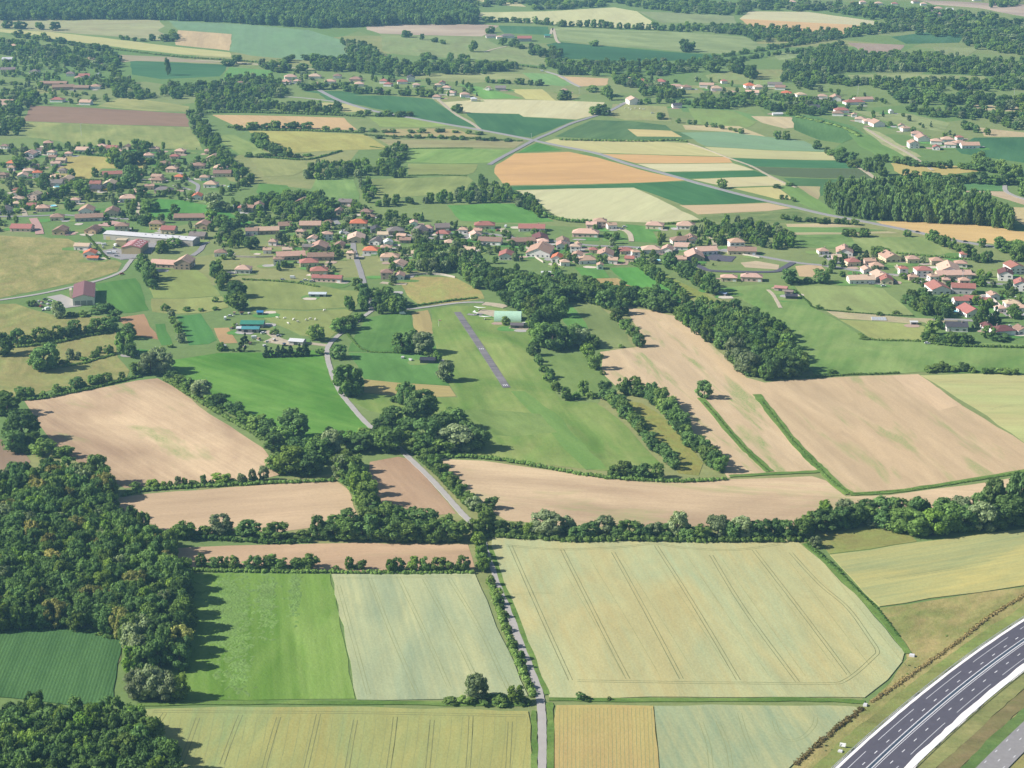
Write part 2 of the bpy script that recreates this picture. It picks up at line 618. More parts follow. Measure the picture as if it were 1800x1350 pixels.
field('straw_field', 'stubble', (206, 186, 146), (196, 178, 138), [(1720, 224), (1800, 233), (1880, 240), (1880, 246), (1800, 241), (1730, 240)])
field('maize_field', 'flat', (74, 118, 80), (86, 127, 86), [(1712, 242), (1800, 241), (1900, 246), (1900, 300), (1800, 286), (1690, 270), (1680, 262)])
field('pasture', 'pasture', (156, 164, 108), (166, 170, 116), [(700, 130), (800, 128), (930, 130), (930, 142), (820, 146), (720, 138)])
field('ripe_wheat_field', 'wheat', (222, 190, 146), (212, 182, 138), [(980, 134), (1070, 138), (1068, 150), (1020, 152)])
field('grass_field', 'flat', (124, 164, 98), (136, 170, 106), [(918, 128), (968, 130), (1005, 148), (990, 152), (940, 146)])
# ---- middle distance, upper left
field('ploughed_field', 'plough', (164, 134, 112), (156, 128, 106), [(53, 185), (167, 190), (327, 200), (333, 223), (200, 219), (40, 213)])
field('pasture', 'pasture', (150, 164, 100), (168, 170, 108), [(40, 214), (200, 220), (334, 224), (357, 264), (260, 261), (150, 254), (50, 241)])
field('pasture', 'pasture', (160, 168, 106), (176, 172, 112), [(170, 187), (217, 170), (333, 187), (330, 197), (250, 194)])
field('ripe_wheat_field', 'wheat', (222, 188, 140), (212, 180, 132), [(373, 202), (500, 204), (605, 207), (628, 228), (540, 229), (420, 224)])
field('pasture', 'pasture', (190, 182, 108), (178, 176, 104), [(437, 230), (540, 231), (642, 237), (685, 262), (600, 264), (500, 270), (470, 258)])
field('pasture', 'pasture', (142, 164, 94), (154, 168, 102), [(373, 237), (413, 237), (480, 273), (423, 273)])
field('pasture', 'pasture', (156, 164, 104), (166, 168, 108), [(440, 278), (537, 281), (545, 296), (517, 308), (465, 311)])
field('grass_field', 'pasture', (126, 160, 92), (140, 166, 98), [(557, 312), (622, 312), (632, 342), (628, 362), (572, 348), (545, 335)])
field('pasture', 'pasture', (146, 160, 98), (156, 166, 102), [(650, 315), (760, 312), (820, 308), (832, 318), (812, 340), (720, 346), (660, 350), (640, 330)])
field('pasture', 'pasture', (158, 166, 102), (150, 162, 98), [(717, 288), (840, 289), (832, 304), (820, 307), (717, 307)])
field('grass_field', 'pasture', (134, 170, 92), (148, 170, 98), [(722, 262), (820, 261), (902, 264), (862, 286), (790, 288), (714, 285)])
field('fallow_field', 'pasture', (172, 164, 118), (164, 162, 114), [(667, 245), (800, 247), (925, 248), (905, 260), (820, 259), (727, 260), (685, 256)])
field('straw_field', 'stubble', (198, 174, 128), (170, 166, 110), [(670, 227), (740, 226), (800, 227), (845, 240), (760, 243), (680, 240)])
field('grass_field', 'pasture', (156, 172, 100), (148, 168, 94), [(650, 206), (730, 207), (795, 222), (740, 224), (667, 223)])
field('pale_wheat_field', 'wheat', (206, 198, 140), (196, 190, 130), [(570, 180), (620, 184), (665, 196), (610, 197), (540, 190)])
field('maize_field', 'flat', (80, 124, 80), (92, 133, 86), [(560, 165), (600, 168), (680, 168), (760, 174), (800, 202), (838, 224), (773, 217), (713, 203), (640, 186), (575, 176)])
field('maize_field', 'flat', (80, 122, 80), (90, 129, 84), [(530, 160), (600, 160), (640, 166), (600, 170)])
field('pale_wheat_field', 'wheat', PALE, PALE2, [(777, 180), (850, 175), (950, 176), (1063, 180), (1043, 203), (1013, 210), (920, 205), (912, 200), (817, 198), (790, 190)])
field('pale_wheat_field', 'wheat', (210, 200, 132), (202, 196, 128), [(900, 157), (953, 157), (977, 177), (924, 174)])
field('grass_field', 'flat', (118, 166, 84), (128, 172, 92), [(807, 148), (840, 152), (921, 173), (850, 174)])
field('maize_field', 'flat', (76, 120, 79), (88, 129, 82), [(819, 198), (913, 201), (921, 206), (1011, 211), (970, 228), (933, 242), (893, 237), (847, 227)])
field('pasture', 'pasture', (172, 170, 118), (160, 166, 108), [(1077, 183), (1173, 187), (1180, 213), (1100, 211), (1068, 204)])
field('orchard_ground', 'rowcrop', (92, 126, 80), (110, 138, 88), [(975, 240), (1040, 211), (1110, 213), (1170, 220), (1182, 230), (1260, 241), (1180, 247), (1110, 246), (1040, 244)])
field('straw_field', 'stubble', (214, 196, 140), (206, 188, 130), [(1103, 227), (1180, 230), (1199, 241), (1120, 240)])
field('blue_green_field', 'flat', (146, 174, 136), (134, 166, 124), [(1196, 233), (1277, 232), (1413, 248), (1460, 267), (1340, 263), (1240, 257)])
field('pale_wheat_field', 'wheat', (206, 200, 148), (198, 194, 138), [(1238, 258), (1340, 264), (1460, 268), (1487, 282), (1380, 280), (1283, 277)])
field('maize_field', 'rowcrop', (78, 128, 84), (90, 138, 92), [(1287, 278), (1380, 281), (1483, 283), (1515, 296), (1410, 295), (1312, 292)])
field('fallow_strip', 'rowcrop', (110, 122, 86), (100, 120, 82), [(1312, 293), (1410, 296), (1516, 297), (1538, 313), (1440, 313), (1375, 310), (1345, 305)])
field('grass_strip', 'flat', (112, 146, 86), (122, 154, 92), [(1180, 165), (1262, 188), (1340, 205), (1440, 218), (1400, 222), (1300, 208), (1200, 196)])
field('straw_field', 'stubble', (216, 200, 160), (206, 190, 150), [(1277, 208), (1316, 222), (1300, 223), (1275, 212)])
field('straw_field', 'stubble', (214, 196, 158), (204, 186, 146), [(1320, 204), (1390, 206), (1420, 222), (1380, 226), (1340, 216)])
field('pasture', 'pasture', (150, 166, 100), (136, 160, 92), [(1210, 190), (1290, 195), (1330, 215), (1310, 226), (1222, 218)])
field('straw_field', 'stubble', (212, 196, 150), (204, 188, 142), [(1200, 220), (1300, 222), (1345, 240), (1280, 232), (1205, 228)])
field('young_plantation', 'rowcrop', (96, 134, 78), (110, 146, 88), [(1392, 201), (1430, 203), (1500, 222), (1520, 236), (1480, 252), (1440, 246), (1396, 228)])
field('grass_field', 'flat', (122, 158, 86), (132, 164, 94), [(1490, 234), (1520, 236), (1570, 262), (1600, 285), (1560, 282), (1510, 256)])
field('fallow_strip', 'rough', (186, 184, 138), (170, 176, 122), [(1518, 226), (1545, 232), (1620, 276), (1596, 278), (1550, 254)])
# ---- crossroads and the open fields beyond the village
field('grass_triangle', 'flat', (96, 152, 74), (106, 158, 80), [(944, 251), (988, 264), (912, 268)])
field('pale_wheat_field', 'wheat', (214, 204, 146), (202, 196, 136), [(958, 249), (975, 244), (1100, 246), (1210, 252), (1277, 275), (1160, 272), (1045, 269)])
field('ripe_wheat_field', 'wheat', ORA, ORB, [(1050, 270), (1160, 273), (1278, 276), (1288, 286), (1200, 287), (1118, 287)])
field('pale_wheat_field', 'wheat', PALE, PALE2, [(1120, 288), (1200, 288), (1288, 287), (1325, 299), (1240, 301), (1167, 302)])
field('maize_field', 'flat', MAI, MAB, [(1167, 303), (1240, 302), (1326, 300), (1352, 309), (1280, 312), (1212, 314)])
field('pale_wheat_field', 'wheat', (218, 206, 160), (210, 200, 150), [(1217, 315), (1285, 312), (1355, 310), (1386, 326), (1330, 327), (1282, 329)])
field('pale_wheat_field', 'wheat', (214, 202, 140), (206, 196, 132), [(1288, 331), (1364, 328), (1394, 351), (1366, 350)])
field('maize_field', 'flat', (88, 125, 79), (98, 133, 84), [(1377, 313), (1490, 316), (1540, 317), (1470, 338), (1440, 345), (1400, 328)])
field('grass_strip', 'flat', (122, 154, 82), (130, 160, 90), [(1368, 328), (1399, 328), (1440, 352), (1470, 378), (1448, 374), (1400, 354)])
field('straw_field', 'stubble', (196, 178, 138), (172, 164, 120), [(1400, 327), (1442, 328), (1438, 351)], row=((1400, 327), (1438, 351)))
field('ripe_wheat_field', 'wheat', ORA, (218, 176, 118), [(905, 270), (1000, 267), (1050, 277), (1120, 297), (1203, 317), (1130, 321), (1000, 324), (886, 326), (869, 304), (872, 290)], row=((886, 326), (1130, 321)))
field('maize_field', 'flat', MAI, MAB, [(887, 328), (1000, 326), (1130, 322), (1206, 319), (1280, 337), (1348, 355), (1290, 358), (1200, 360), (1115, 330), (1000, 331), (903, 334)])
field('pale_wheat_field', 'wheat', (218, 212, 166), (208, 206, 158), [(908, 335), (1000, 332), (1114, 330), (1170, 356), (1230, 386), (1160, 392), (1080, 389), (1000, 387), (975, 378), (950, 358)], row=((1000, 386), (1114, 330)))
field('fallow_field', 'stubble', (220, 196, 156), (206, 180, 140), [(1195, 361), (1290, 359), (1350, 357), (1392, 366), (1350, 371), (1290, 374), (1227, 377)])
field('grass_strip', 'rough', (120, 144, 86), (140, 150, 96), [(1230, 380), (1300, 376), (1400, 370), (1430, 380), (1400, 392), (1300, 392), (1260, 390)])
field('grass_strip', 'flat', (118, 152, 84), (126, 158, 92), [(1380, 399), (1470, 399), (1560, 405), (1480, 409), (1395, 409)])
field('straw_strip', 'stubble', (206, 188, 150), (196, 178, 138), [(1382, 394), (1450, 393), (1520, 398), (1450, 400), (1384, 399)])
field('straw_strip', 'stubble', (202, 192, 148), (192, 182, 138), [(1390, 409), (1480, 409), (1562, 407), (1580, 410), (1480, 412), (1392, 413)])
field('grass_field', 'rough', (118, 150, 84), (130, 156, 92), [(1380, 414), (1480, 412), (1500, 420), (1510, 440), (1440, 436), (1385, 432)])
field('pasture', 'pasture', (146, 168, 100), (162, 172, 110), [(1498, 420), (1560, 417), (1632, 416), (1678, 446), (1630, 450), (1580, 450), (1514, 440)])
field('straw_field', 'stubble', (224, 190, 130), (214, 182, 124), [(1540, 389), (1640, 391), (1725, 394), (1790, 407), (1920, 414), (1920, 440), (1800, 432), (1750, 429), (1680, 421), (1620, 409), (1560, 398)])
field('pale_wheat_field', 'wheat', (204, 186, 118), (196, 178, 112), [(1566, 287), (1640, 289), (1710, 294), (1728, 301), (1660, 308), (1590, 310), (1572, 300)])
field('grass_strip', 'flat', (104, 148, 90), (114, 156, 96), [(1600, 319), (1700, 322), (1764, 326), (1764, 336), (1690, 335), (1640, 330)])
field('fallow_field', 'plough', (206, 182, 150), (214, 192, 160), [(1668, 335), (1764, 337), (1800, 351), (1900, 364), (1900, 376), (1800, 360), (1740, 342)])
field('straw_field', 'stubble', (214, 194, 150), (196, 180, 132), [(1776, 364), (1830, 366), (1900, 376), (1900, 410), (1800, 396), (1782, 384)])
# ---- village greens
field('hedged_meadow', 'pasture', (190, 174, 108), (182, 172, 104), [(117, 272), (187, 276), (262, 281), (256, 296), (180, 296), (157, 315), (130, 312), (92, 306)])
field('grass_field', 'pasture', GRN, (104, 156, 78), [(270, 349), (320, 352), (380, 364), (430, 386), (448, 392), (400, 398), (330, 384), (262, 382)])
field('grass_field', 'pasture', (118, 158, 82), (106, 152, 76), [(455, 322), (505, 326), (512, 342), (470, 348), (450, 338)])
field('grass_field', 'pasture', (104, 156, 76), (114, 162, 84), [(786, 361), (860, 358), (912, 358), (975, 389), (930, 392), (860, 391), (810, 388)])
field('lawn', 'pasture', (104, 154, 78), (116, 160, 84), [(1100, 394), (1140, 398), (1155, 420), (1160, 428), (1110, 424)])
field('lawn', 'pasture', (116, 158, 84), (128, 164, 90), [(1062, 408), (1095, 410), (1104, 424), (1060, 424)])
field('dry_pasture', 'rough', (148, 154, 92), (178, 164, 112), [(-80, 414), (0, 414), (120, 420), (140, 430), (160, 452), (205, 458), (214, 463), (207, 477), (150, 494), (0, 524), (-80, 534)])
field('bright_green_field', 'flat', (92, 138, 66), (104, 146, 74), [(165, 500), (200, 494), (238, 489), (250, 512), (262, 545), (232, 550), (204, 551)])
field('pasture', 'pasture', (156, 166, 98), (146, 160, 92), [(252, 478), (300, 474), (345, 474), (368, 492), (388, 520), (330, 524), (270, 524), (258, 500)])
field('pasture', 'pasture', (164, 166, 104), (154, 162, 98), [(266, 525), (330, 525), (390, 521), (402, 540), (360, 550), (300, 552), (268, 548)])
field('pasture', 'pasture', (146, 160, 94), (156, 164, 100), [(428, 494), (520, 492), (600, 510), (640, 512), (625, 540), (540, 545), (440, 542)])
field('pasture', 'pasture', (156, 164, 100), (148, 160, 94), [(440, 544), (540, 547), (624, 543), (605, 570), (580, 594), (530, 590), (480, 568)])
field('paddock', 'rough', (196, 176, 116), (156, 162, 94), [(700, 492), (740, 486), (800, 488), (846, 512), (852, 525), (800, 532), (740, 538), (716, 520)])
field('grass_field', 'pasture', (112, 160, 82), (104, 154, 76), [(1010, 470), (1060, 472), (1072, 488), (1030, 492)])
field('dry_plot', 'rough', (196, 170, 118), (186, 164, 108), [(1038, 490), (1085, 489), (1112, 505), (1060, 505)])
field('bright_green_field', 'pasture', (98, 160, 72), (108, 164, 80), [(1072, 471), (1120, 470), (1160, 490), (1200, 520), (1196, 534), (1150, 512), (1100, 500)])
field('grass_strip', 'rough', (160, 164, 88), (140, 158, 84), [(1140, 474), (1175, 486), (1240, 516), (1260, 530), (1230, 530), (1180, 500)])
field('building_plot', 'plough', (220, 192, 152), (206, 178, 138), [(1398, 468), (1440, 464), (1452, 476), (1446, 488), (1405, 486)])
field('building_plot', 'plough', (224, 204, 170), (214, 194, 156), [(1302, 462), (1330, 459), (1370, 466), (1368, 474), (1310, 470)])
# ---- the green plain right of the village
field('grass_field', 'pasture', (122, 158, 84), (146, 166, 100), [(1270, 505), (1340, 500), (1396, 503), (1432, 543), (1470, 562), (1530, 599), (1630, 600), (1800, 606), (1920, 611), (1920, 664), (1800, 659), (1620, 654), (1560, 658), (1440, 662), (1410, 640), (1392, 612), (1372, 566), (1330, 540)])
field('pasture', 'pasture', (164, 176, 112), (152, 170, 104), [(1398, 504), (1450, 502), (1552, 507), (1590, 538), (1608, 556), (1520, 550), (1434, 543)])
field('allotment_ground', 'rough', (204, 190, 156), (186, 176, 130), [(1453, 547), (1520, 551), (1600, 559), (1685, 562), (1680, 571), (1600, 569), (1475, 560)])
field('vegetable_bed', 'rowcrop', (104, 140, 80), (120, 150, 90), [(1466, 551), (1520, 554), (1526, 558), (1474, 556)])
field('pasture', 'pasture', (176, 180, 112), (164, 174, 104), [(1476, 562), (1560, 566), (1624, 573), (1640, 590), (1632, 598), (1533, 597)])
field('wheat_field', 'wheat', (210, 202, 142), (186, 192, 130), [(1618, 660), (1700, 657), (1800, 658), (1960, 664), (1960, 880), (1800, 778), (1713, 717), (1660, 684)], row=((1640, 664), (1800, 664)), weed=0.25)
# ---- left: dry pastures, plots
field('dry_pasture', 'rough', DRY, DRB, [(-90, 538), (28, 534), (60, 545), (110, 558), (200, 555), (206, 590), (207, 628), (228, 652), (222, 664), (150, 680), (88, 686), (40, 702), (-90, 708)])
field('ploughed_plot', 'plough', (190, 152, 116), (182, 146, 112), [(204, 559), (253, 552), (278, 597), (232, 588)], row=((206, 560), (232, 588)))
field('bright_green_field', 'flat', (92, 138, 68), (100, 146, 78), [(273, 570), (290, 569), (304, 607), (284, 607)])
field('bright_green_field', 'flat', (82, 134, 70), (92, 140, 76), [(311, 556), (353, 552), (372, 580), (381, 598), (366, 605), (332, 607)])
field('ploughed_plot', 'plough', (196, 164, 120), (188, 156, 112), [(376, 577), (402, 576), (418, 603), (388, 604)])
field('bright_green_meadow', 'pasture', (96, 150, 60), (118, 158, 76), [(296, 634), (383, 621), (470, 620), (566, 615), (577, 656), (599, 698), (645, 746), (656, 770), (560, 778), (500, 772), (400, 712), (330, 668)], row=((300, 640), (640, 745)))
# ---- airfield
field('grass_field', 'pasture', (98, 140, 70), (114, 150, 80), [(640, 560), (700, 548), (723, 549), (728, 582), (758, 588), (764, 606), (700, 622), (612, 618)])
field('grass_field', 'pasture', (104, 150, 76), (112, 154, 84), [(612, 620), (700, 622), (766, 608), (776, 640), (790, 678), (700, 674), (640, 666)])
field('straw_plot', 'stubble', (190, 172, 120), (180, 164, 108), [(723, 550), (752, 545), (763, 586), (744, 590), (729, 581)])
field('straw_plot', 'stubble', (190, 172, 118), (176, 162, 104), [(640, 667), (700, 673), (790, 679), (802, 697), (730, 699), (640, 690)], row=((640, 667), (790, 679)))
field('airfield_grass', 'pasture', (120, 156, 76), (154, 166, 98), [(757, 544), (800, 538), (850, 537), (905, 549), (930, 580), (938, 622), (960, 662), (987, 705), (1047, 708), (1085, 735), (1130, 783), (1170, 823), (1060, 828), (960, 817), (883, 806), (840, 800), (770, 750), (650, 722), (612, 702), (640, 694), (730, 701), (806, 699), (792, 678), (776, 640), (762, 590)], row=((850, 560), (940, 690)))
field('mown_strip', 'flat', (112, 154, 76), (132, 160, 88), [(898, 688), (922, 688), (976, 726), (1028, 782), (1066, 824), (1030, 826), (990, 788), (940, 732)], row=((907, 690), (1050, 823)))
field('grass_field', 'pasture', (124, 152, 82), (136, 156, 90), [(770, 722), (850, 720), (950, 728), (980, 760), (900, 768), (820, 760)])
field('pasture', 'pasture', (134, 152, 92), (148, 158, 102), [(967, 532), (1052, 533), (1085, 568), (1114, 610), (1046, 613), (1010, 590)], row=((1000, 534), (1050, 610)))
field('grass_field', 'pasture', (100, 146, 72), (110, 152, 80), [(968, 533), (1000, 533), (1030, 568), (1048, 606), (1010, 590)], row=((1000, 534), (1050, 610)))
field('grass_field', 'pasture', (126, 154, 84), (142, 160, 94), [(945, 629), (1000, 622), (1042, 622), (1062, 662), (1074, 680), (1042, 697), (998, 700)])
field('dry_meadow', 'rough', (170, 160, 92), (140, 154, 82), [(1087, 703), (1128, 709), (1170, 738), (1206, 776), (1236, 815), (1228, 836), (1192, 832), (1150, 775)])
# ---- stubble and bare soil on the right
field('stubble_field', 'stubble', STU, STB, [(1097, 541), (1140, 545), (1195, 558), (1240, 595), (1282, 632), (1312, 664), (1348, 674), (1348, 700), (1390, 765), (1443, 826), (1427, 832), (1350, 834), (1280, 840), (1240, 792), (1150, 692), (1082, 678), (1060, 657), (1055, 619), (1132, 609), (1122, 578)], row=((1200, 727), (1300, 833)), weed=0.95)
field('bare_field', 'stubble', (226, 199, 160), (200, 174, 138), [(1336, 674), (1380, 669), (1480, 663), (1567, 660), (1614, 658), (1668, 697), (1730, 736), (1802, 781), (1856, 817), (1800, 829), (1700, 846), (1600, 859), (1500, 868), (1446, 826), (1388, 764), (1342, 708)], row=((1570, 662), (1790, 829)), weed=0.75)
field('straw_strip', 'stubble', (230, 202, 166), (212, 184, 148), [(1567, 660), (1614, 658), (1668, 697), (1690, 712), (1650, 722), (1610, 700)], row=((1570, 662), (1790, 829)))
field('ploughed_field', 'plough', (200, 172, 140), (224, 198, 160), [(773, 807), (850, 810), (933, 822), (1067, 842), (1193, 847), (1300, 842), (1427, 837), (1452, 845), (1487, 873), (1560, 871), (1700, 853), (1790, 838), (1920, 820), (1920, 880), (1700, 898), (1560, 906), (1480, 918), (1200, 928), (1000, 926), (890, 915), (850, 890), (800, 842)], row=((850, 830), (1400, 860)), weed=0.55)
field('ploughed_field', 'plough', (198, 164, 132), (210, 180, 146), [(650, 812), (700, 803), (716, 806), (760, 852), (802, 903), (740, 907), (670, 892), (648, 845)], row=((715, 808), (800, 900)))
field('ploughed_field', 'plough', (182, 152, 124), (228, 200, 162), [(43, 705), (110, 694), (187, 680), (240, 669), (277, 665), (302, 678), (367, 727), (420, 760), (463, 788), (480, 812), (494, 834), (467, 841), (350, 848), (267, 852), (220, 858), (170, 830), (110, 795), (66, 742)], row=((187, 680), (467, 841)), weed=0.8)
field('ploughed_field', 'plough', (192, 164, 134), (216, 188, 152), [(150, 882), (260, 868), (400, 857), (588, 844), (612, 860), (629, 906), (620, 918), (470, 938), (300, 940), (160, 920)], row=((260, 868), (588, 844)))
field('ploughed_field', 'plough', (202, 170, 136), (214, 182, 148), [(300, 964), (450, 958), (600, 955), (822, 956), (830, 980), (836, 1004), (640, 1006), (480, 1000), (320, 996)], row=((330, 962), (822, 957)), weed=0.12)
field('fallow_field', 'plough', (166, 142, 118), (176, 150, 126), [(-90, 770), (0, 772), (40, 790), (54, 812), (30, 830), (-90, 840)])
# ---- the near fields
field('cut_hay_field', 'mown', (114, 154, 62), (146, 172, 92), [(325, 1010), (400, 1008), (580, 1010), (596, 1080), (612, 1160), (624, 1229), (500, 1230), (310, 1232), (230, 1190), (240, 1050)], row=((470, 1012), (480, 1228)), h=0.12, amp=0.5)
field('wheat_field', 'wheat', (174, 188, 150), (196, 196, 146), [(583, 1010), (700, 1009), (834, 1008), (846, 1036), (872, 1102), (904, 1166), (928, 1224), (780, 1230), (628, 1231), (606, 1120)], row=((720, 1012), (790, 1228)), h=0.3, amp=0.65)
field('wheat_field', 'wheat', (212, 200, 142), (180, 190, 146), [(866, 942), (900, 942), (960, 949), (1050, 952), (1110, 947), (1150, 942), (1200, 947), (1320, 951), (1397, 949), (1447, 989), (1520, 1064), (1556, 1106), (1590, 1147), (1585, 1165), (1560, 1196), (1520, 1227), (1200, 1226), (966, 1227), (940, 1162), (906, 1074), (880, 1012), (863, 966)], row=((1078, 972), (1197, 1195)), h=0.3, amp=0.65)
field('wheat_field', 'wheat', (190, 184, 114), (154, 170, 114), [(60, 1262), (270, 1247), (400, 1243), (600, 1243), (928, 1251), (932, 1300), (935, 1350), (936, 1450), (60, 1450)], row=((560, 1257), (537, 1350)), h=0.3, amp=0.65)
field('ripe_wheat_field', 'wheat', (206, 180, 120), (190, 176, 112), [(978, 1241), (1060, 1240), (1148, 1242), (1152, 1290), (1158, 1350), (1166, 1450), (974, 1450), (975, 1350)], row=((1060, 1242), (1062, 1350)), h=0.3, amp=0.65)
field('wheat_field', 'wheat', (166, 184, 146), (202, 194, 138), [(1150, 1242), (1300, 1241), (1500, 1243), (1512, 1247), (1450, 1296), (1392, 1346), (1280, 1450), (1168, 1450), (1160, 1350)], row=((1270, 1245), (1330, 1345)), h=0.28, amp=0.65)
field('wheat_field', 'wheat', (176, 184, 130), (206, 192, 122), [(1459, 976), (1530, 968), (1613, 954), (1700, 944), (1800, 931), (1960, 905), (1960, 1000), (1800, 1030), (1680, 1047), (1546, 1067), (1500, 1020)], row=((1500, 1020), (1800, 968)), h=0.3, amp=0.65)
field('rough_meadow', 'rough', (164, 156, 96), (146, 158, 88), [(1434, 942), (1530, 926), (1600, 940), (1612, 952), (1530, 965), (1458, 974)])
field('motorway_bank', 'rough', (150, 158, 92), (182, 164, 112), [(1546, 1069), (1680, 1049), (1800, 1032), (1960, 1003), (1960, 1400), (1900, 1450), (1284, 1450), (1396, 1346), (1516, 1246), (1566, 1200), (1594, 1158), (1592, 1140)], row=((1520, 1240), (1800, 1047)), amp=0.3)
field('maize_field', 'rowcrop', (76, 114, 66), (92, 128, 76), [(-120, 1118), (63, 1098), (140, 1104), (215, 1114), (212, 1150), (204, 1190), (200, 1236), (120, 1240), (63, 1232), (-120, 1220)], row=((110, 1100), (60, 1230)), h=0.25)
field('bare_patch', 'rough', (186, 150, 116), (150, 150, 100), [(60, 1099), (140, 1104), (135, 1108), (62, 1107)])
field('bare_patch', 'rough', (176, 152, 112), (130, 140, 90), [(190, 1120), (222, 1116), (212, 1160), (200, 1180), (196, 1140)])


# paler, tumbled heaps where the hay still lies in the cut field: more than anyone would count
hrng = random.Random(9)
hay_c = P(430, 1110)
hv, hf = [], []
for cx, cy, sx, sy, n_ in ((400, 1062, 40, 50, 620), (404, 1110, 34, 70, 420), (420, 1180, 20, 40, 120), (470, 1052, 16, 50, 300), (518, 1045, 10, 36, 150)):
    for _ in range(n_):
        p = P(cx + hrng.gauss(0, sx * 0.5), cy + hrng.gauss(0, sy * 0.5)) - hay_c
        rx, ry, hh = hrng.uniform(0.8, 2.4), hrng.uniform(1.2, 3.6), hrng.uniform(0.05, 0.25)
        th_ = hrng.gauss(0.0, 0.45)
        o_ = len(hv)
        for i in range(7):
            t_ = 2 * math.pi * i / 7
            x_, y_ = rx * math.cos(t_) * hrng.uniform(0.6, 1.2), ry * math.sin(t_) * hrng.uniform(0.6, 1.2)
            hv.append((p.x + x_ * math.cos(th_) - y_ * math.sin(th_), p.y + x_ * math.sin(th_) + y_ * math.cos(th_), 0.2))
        hv.append((p.x + hrng.uniform(-.3, .3), p.y + hrng.uniform(-.3, .3), 0.22 + hh))
        hf += [(o_ + i, o_ + (i + 1) % 7, o_ + 7) for i in range(7)]
hay = mesh_obj('hay_swath', hv, hf, FM['rough'])
hay.location = hay_c
hay['col_a'], hay['col_b'], hay['weed'] = list(alb((136, 166, 94))), list(alb((122, 156, 78))), 0.0
tag(hay, kind='stuff')

# tramlines: wheel tracks pressed into the standing grain
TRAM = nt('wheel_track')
TRAM[2].inputs['Base Color'].default_value = (*alb((138, 142, 96), 0.55), 1)  # soil and greener growth, with the shade between stalks painted into the colour
SEED = nt('seed_line')
SEED[2].inputs['Base Color'].default_value = (*alb((158, 164, 112), 0.58), 1)


def find_field(x, y):
    return max((o for o in bpy.data.objects if o.get('top') and point_in(o, P(x, y))), key=lambda o: o['top'], default=None)


def point_in(o, p):
    q = Matrix.Rotation(-o.rotation_euler.z, 3, 'Z') @ (p - Vector((o.location.x, o.location.y, 0)))
    vs_ = o.data.vertices
    n = len(vs_) // 2
    ins = False
    j = n - 1
    for i in range(n):
        a, b_ = vs_[i].co, vs_[j].co
        if (a.y > q.y) != (b_.y > q.y) and q.x < (b_.x - a.x) * (q.y - a.y) / (b_.y - a.y) + a.x:
            ins = not ins
        j = i
    return ins


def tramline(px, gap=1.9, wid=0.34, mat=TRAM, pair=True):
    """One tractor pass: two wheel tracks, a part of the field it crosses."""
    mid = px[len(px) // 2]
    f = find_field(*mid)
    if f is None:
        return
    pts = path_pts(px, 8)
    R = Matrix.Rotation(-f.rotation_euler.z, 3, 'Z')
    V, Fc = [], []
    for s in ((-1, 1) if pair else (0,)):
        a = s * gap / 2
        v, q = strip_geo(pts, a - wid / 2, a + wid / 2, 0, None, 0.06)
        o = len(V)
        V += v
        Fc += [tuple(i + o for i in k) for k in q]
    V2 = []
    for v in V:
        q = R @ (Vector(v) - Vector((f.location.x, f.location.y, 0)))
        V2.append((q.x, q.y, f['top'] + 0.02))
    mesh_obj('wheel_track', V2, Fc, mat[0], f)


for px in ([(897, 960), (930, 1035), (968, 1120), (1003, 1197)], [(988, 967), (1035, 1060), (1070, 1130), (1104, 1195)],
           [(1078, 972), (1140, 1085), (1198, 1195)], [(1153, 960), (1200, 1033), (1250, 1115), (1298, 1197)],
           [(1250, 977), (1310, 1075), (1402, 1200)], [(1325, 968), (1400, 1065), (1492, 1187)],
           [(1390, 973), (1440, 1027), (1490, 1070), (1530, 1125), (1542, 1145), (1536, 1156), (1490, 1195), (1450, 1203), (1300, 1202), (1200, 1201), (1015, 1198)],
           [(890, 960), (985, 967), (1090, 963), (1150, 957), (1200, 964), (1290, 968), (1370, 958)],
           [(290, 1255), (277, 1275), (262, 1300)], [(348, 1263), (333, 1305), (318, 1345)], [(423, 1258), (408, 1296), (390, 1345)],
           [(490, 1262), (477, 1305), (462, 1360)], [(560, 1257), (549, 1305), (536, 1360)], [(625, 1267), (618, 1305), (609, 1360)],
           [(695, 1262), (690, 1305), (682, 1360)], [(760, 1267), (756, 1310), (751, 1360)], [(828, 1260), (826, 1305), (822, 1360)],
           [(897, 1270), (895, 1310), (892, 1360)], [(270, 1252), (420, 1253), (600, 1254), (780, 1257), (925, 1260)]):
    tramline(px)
for px in ([(595, 1030), (620, 1120), (648, 1222)], [(650, 1018), (690, 1120), (735, 1222)], [(700, 1015), (745, 1110), (790, 1210)],
           [(745, 1018), (800, 1120), (850, 1222)], [(790, 1018), (845, 1110), (895, 1215)], [(590, 1018), (700, 1016), (830, 1014)],
           [(880, 1046), (920, 1045), (975, 1043)],
           [(1232, 1270), (1245, 1310), (1250, 1352)], [(1262, 1270), (1278, 1310), (1285, 1350)], [(1300, 1255), (1310, 1290), (1330, 1340)],
           [(1360, 1265), (1368, 1290), (1385, 1303), (1410, 1298), (1430, 1278), (1434, 1262)],
           [(1555, 1018), (1640, 1004), (1740, 985)], [(1560, 1019), (1650, 1005), (1700, 998)],
           [(1650, 672), (1720, 668), (1800, 672)], [(1700, 690), (1760, 682), (1810, 686)], [(1740, 720), (1780, 712), (1820, 712)]):
    tramline(px, 1.8, 0.22, SEED)
for i in range(34):                     # single drill lines in the near strips
    x = 300 + i * 19
    dx = -0.25 * (x - 600) / 330 * -26 if x < 600 else -8
    tramline([(x, 1262), (x - 10 + 0.013 * (x - 300), 1305), (x - 24 + 0.024 * (x - 300), 1358)], 0, 0.16, SEED, False)
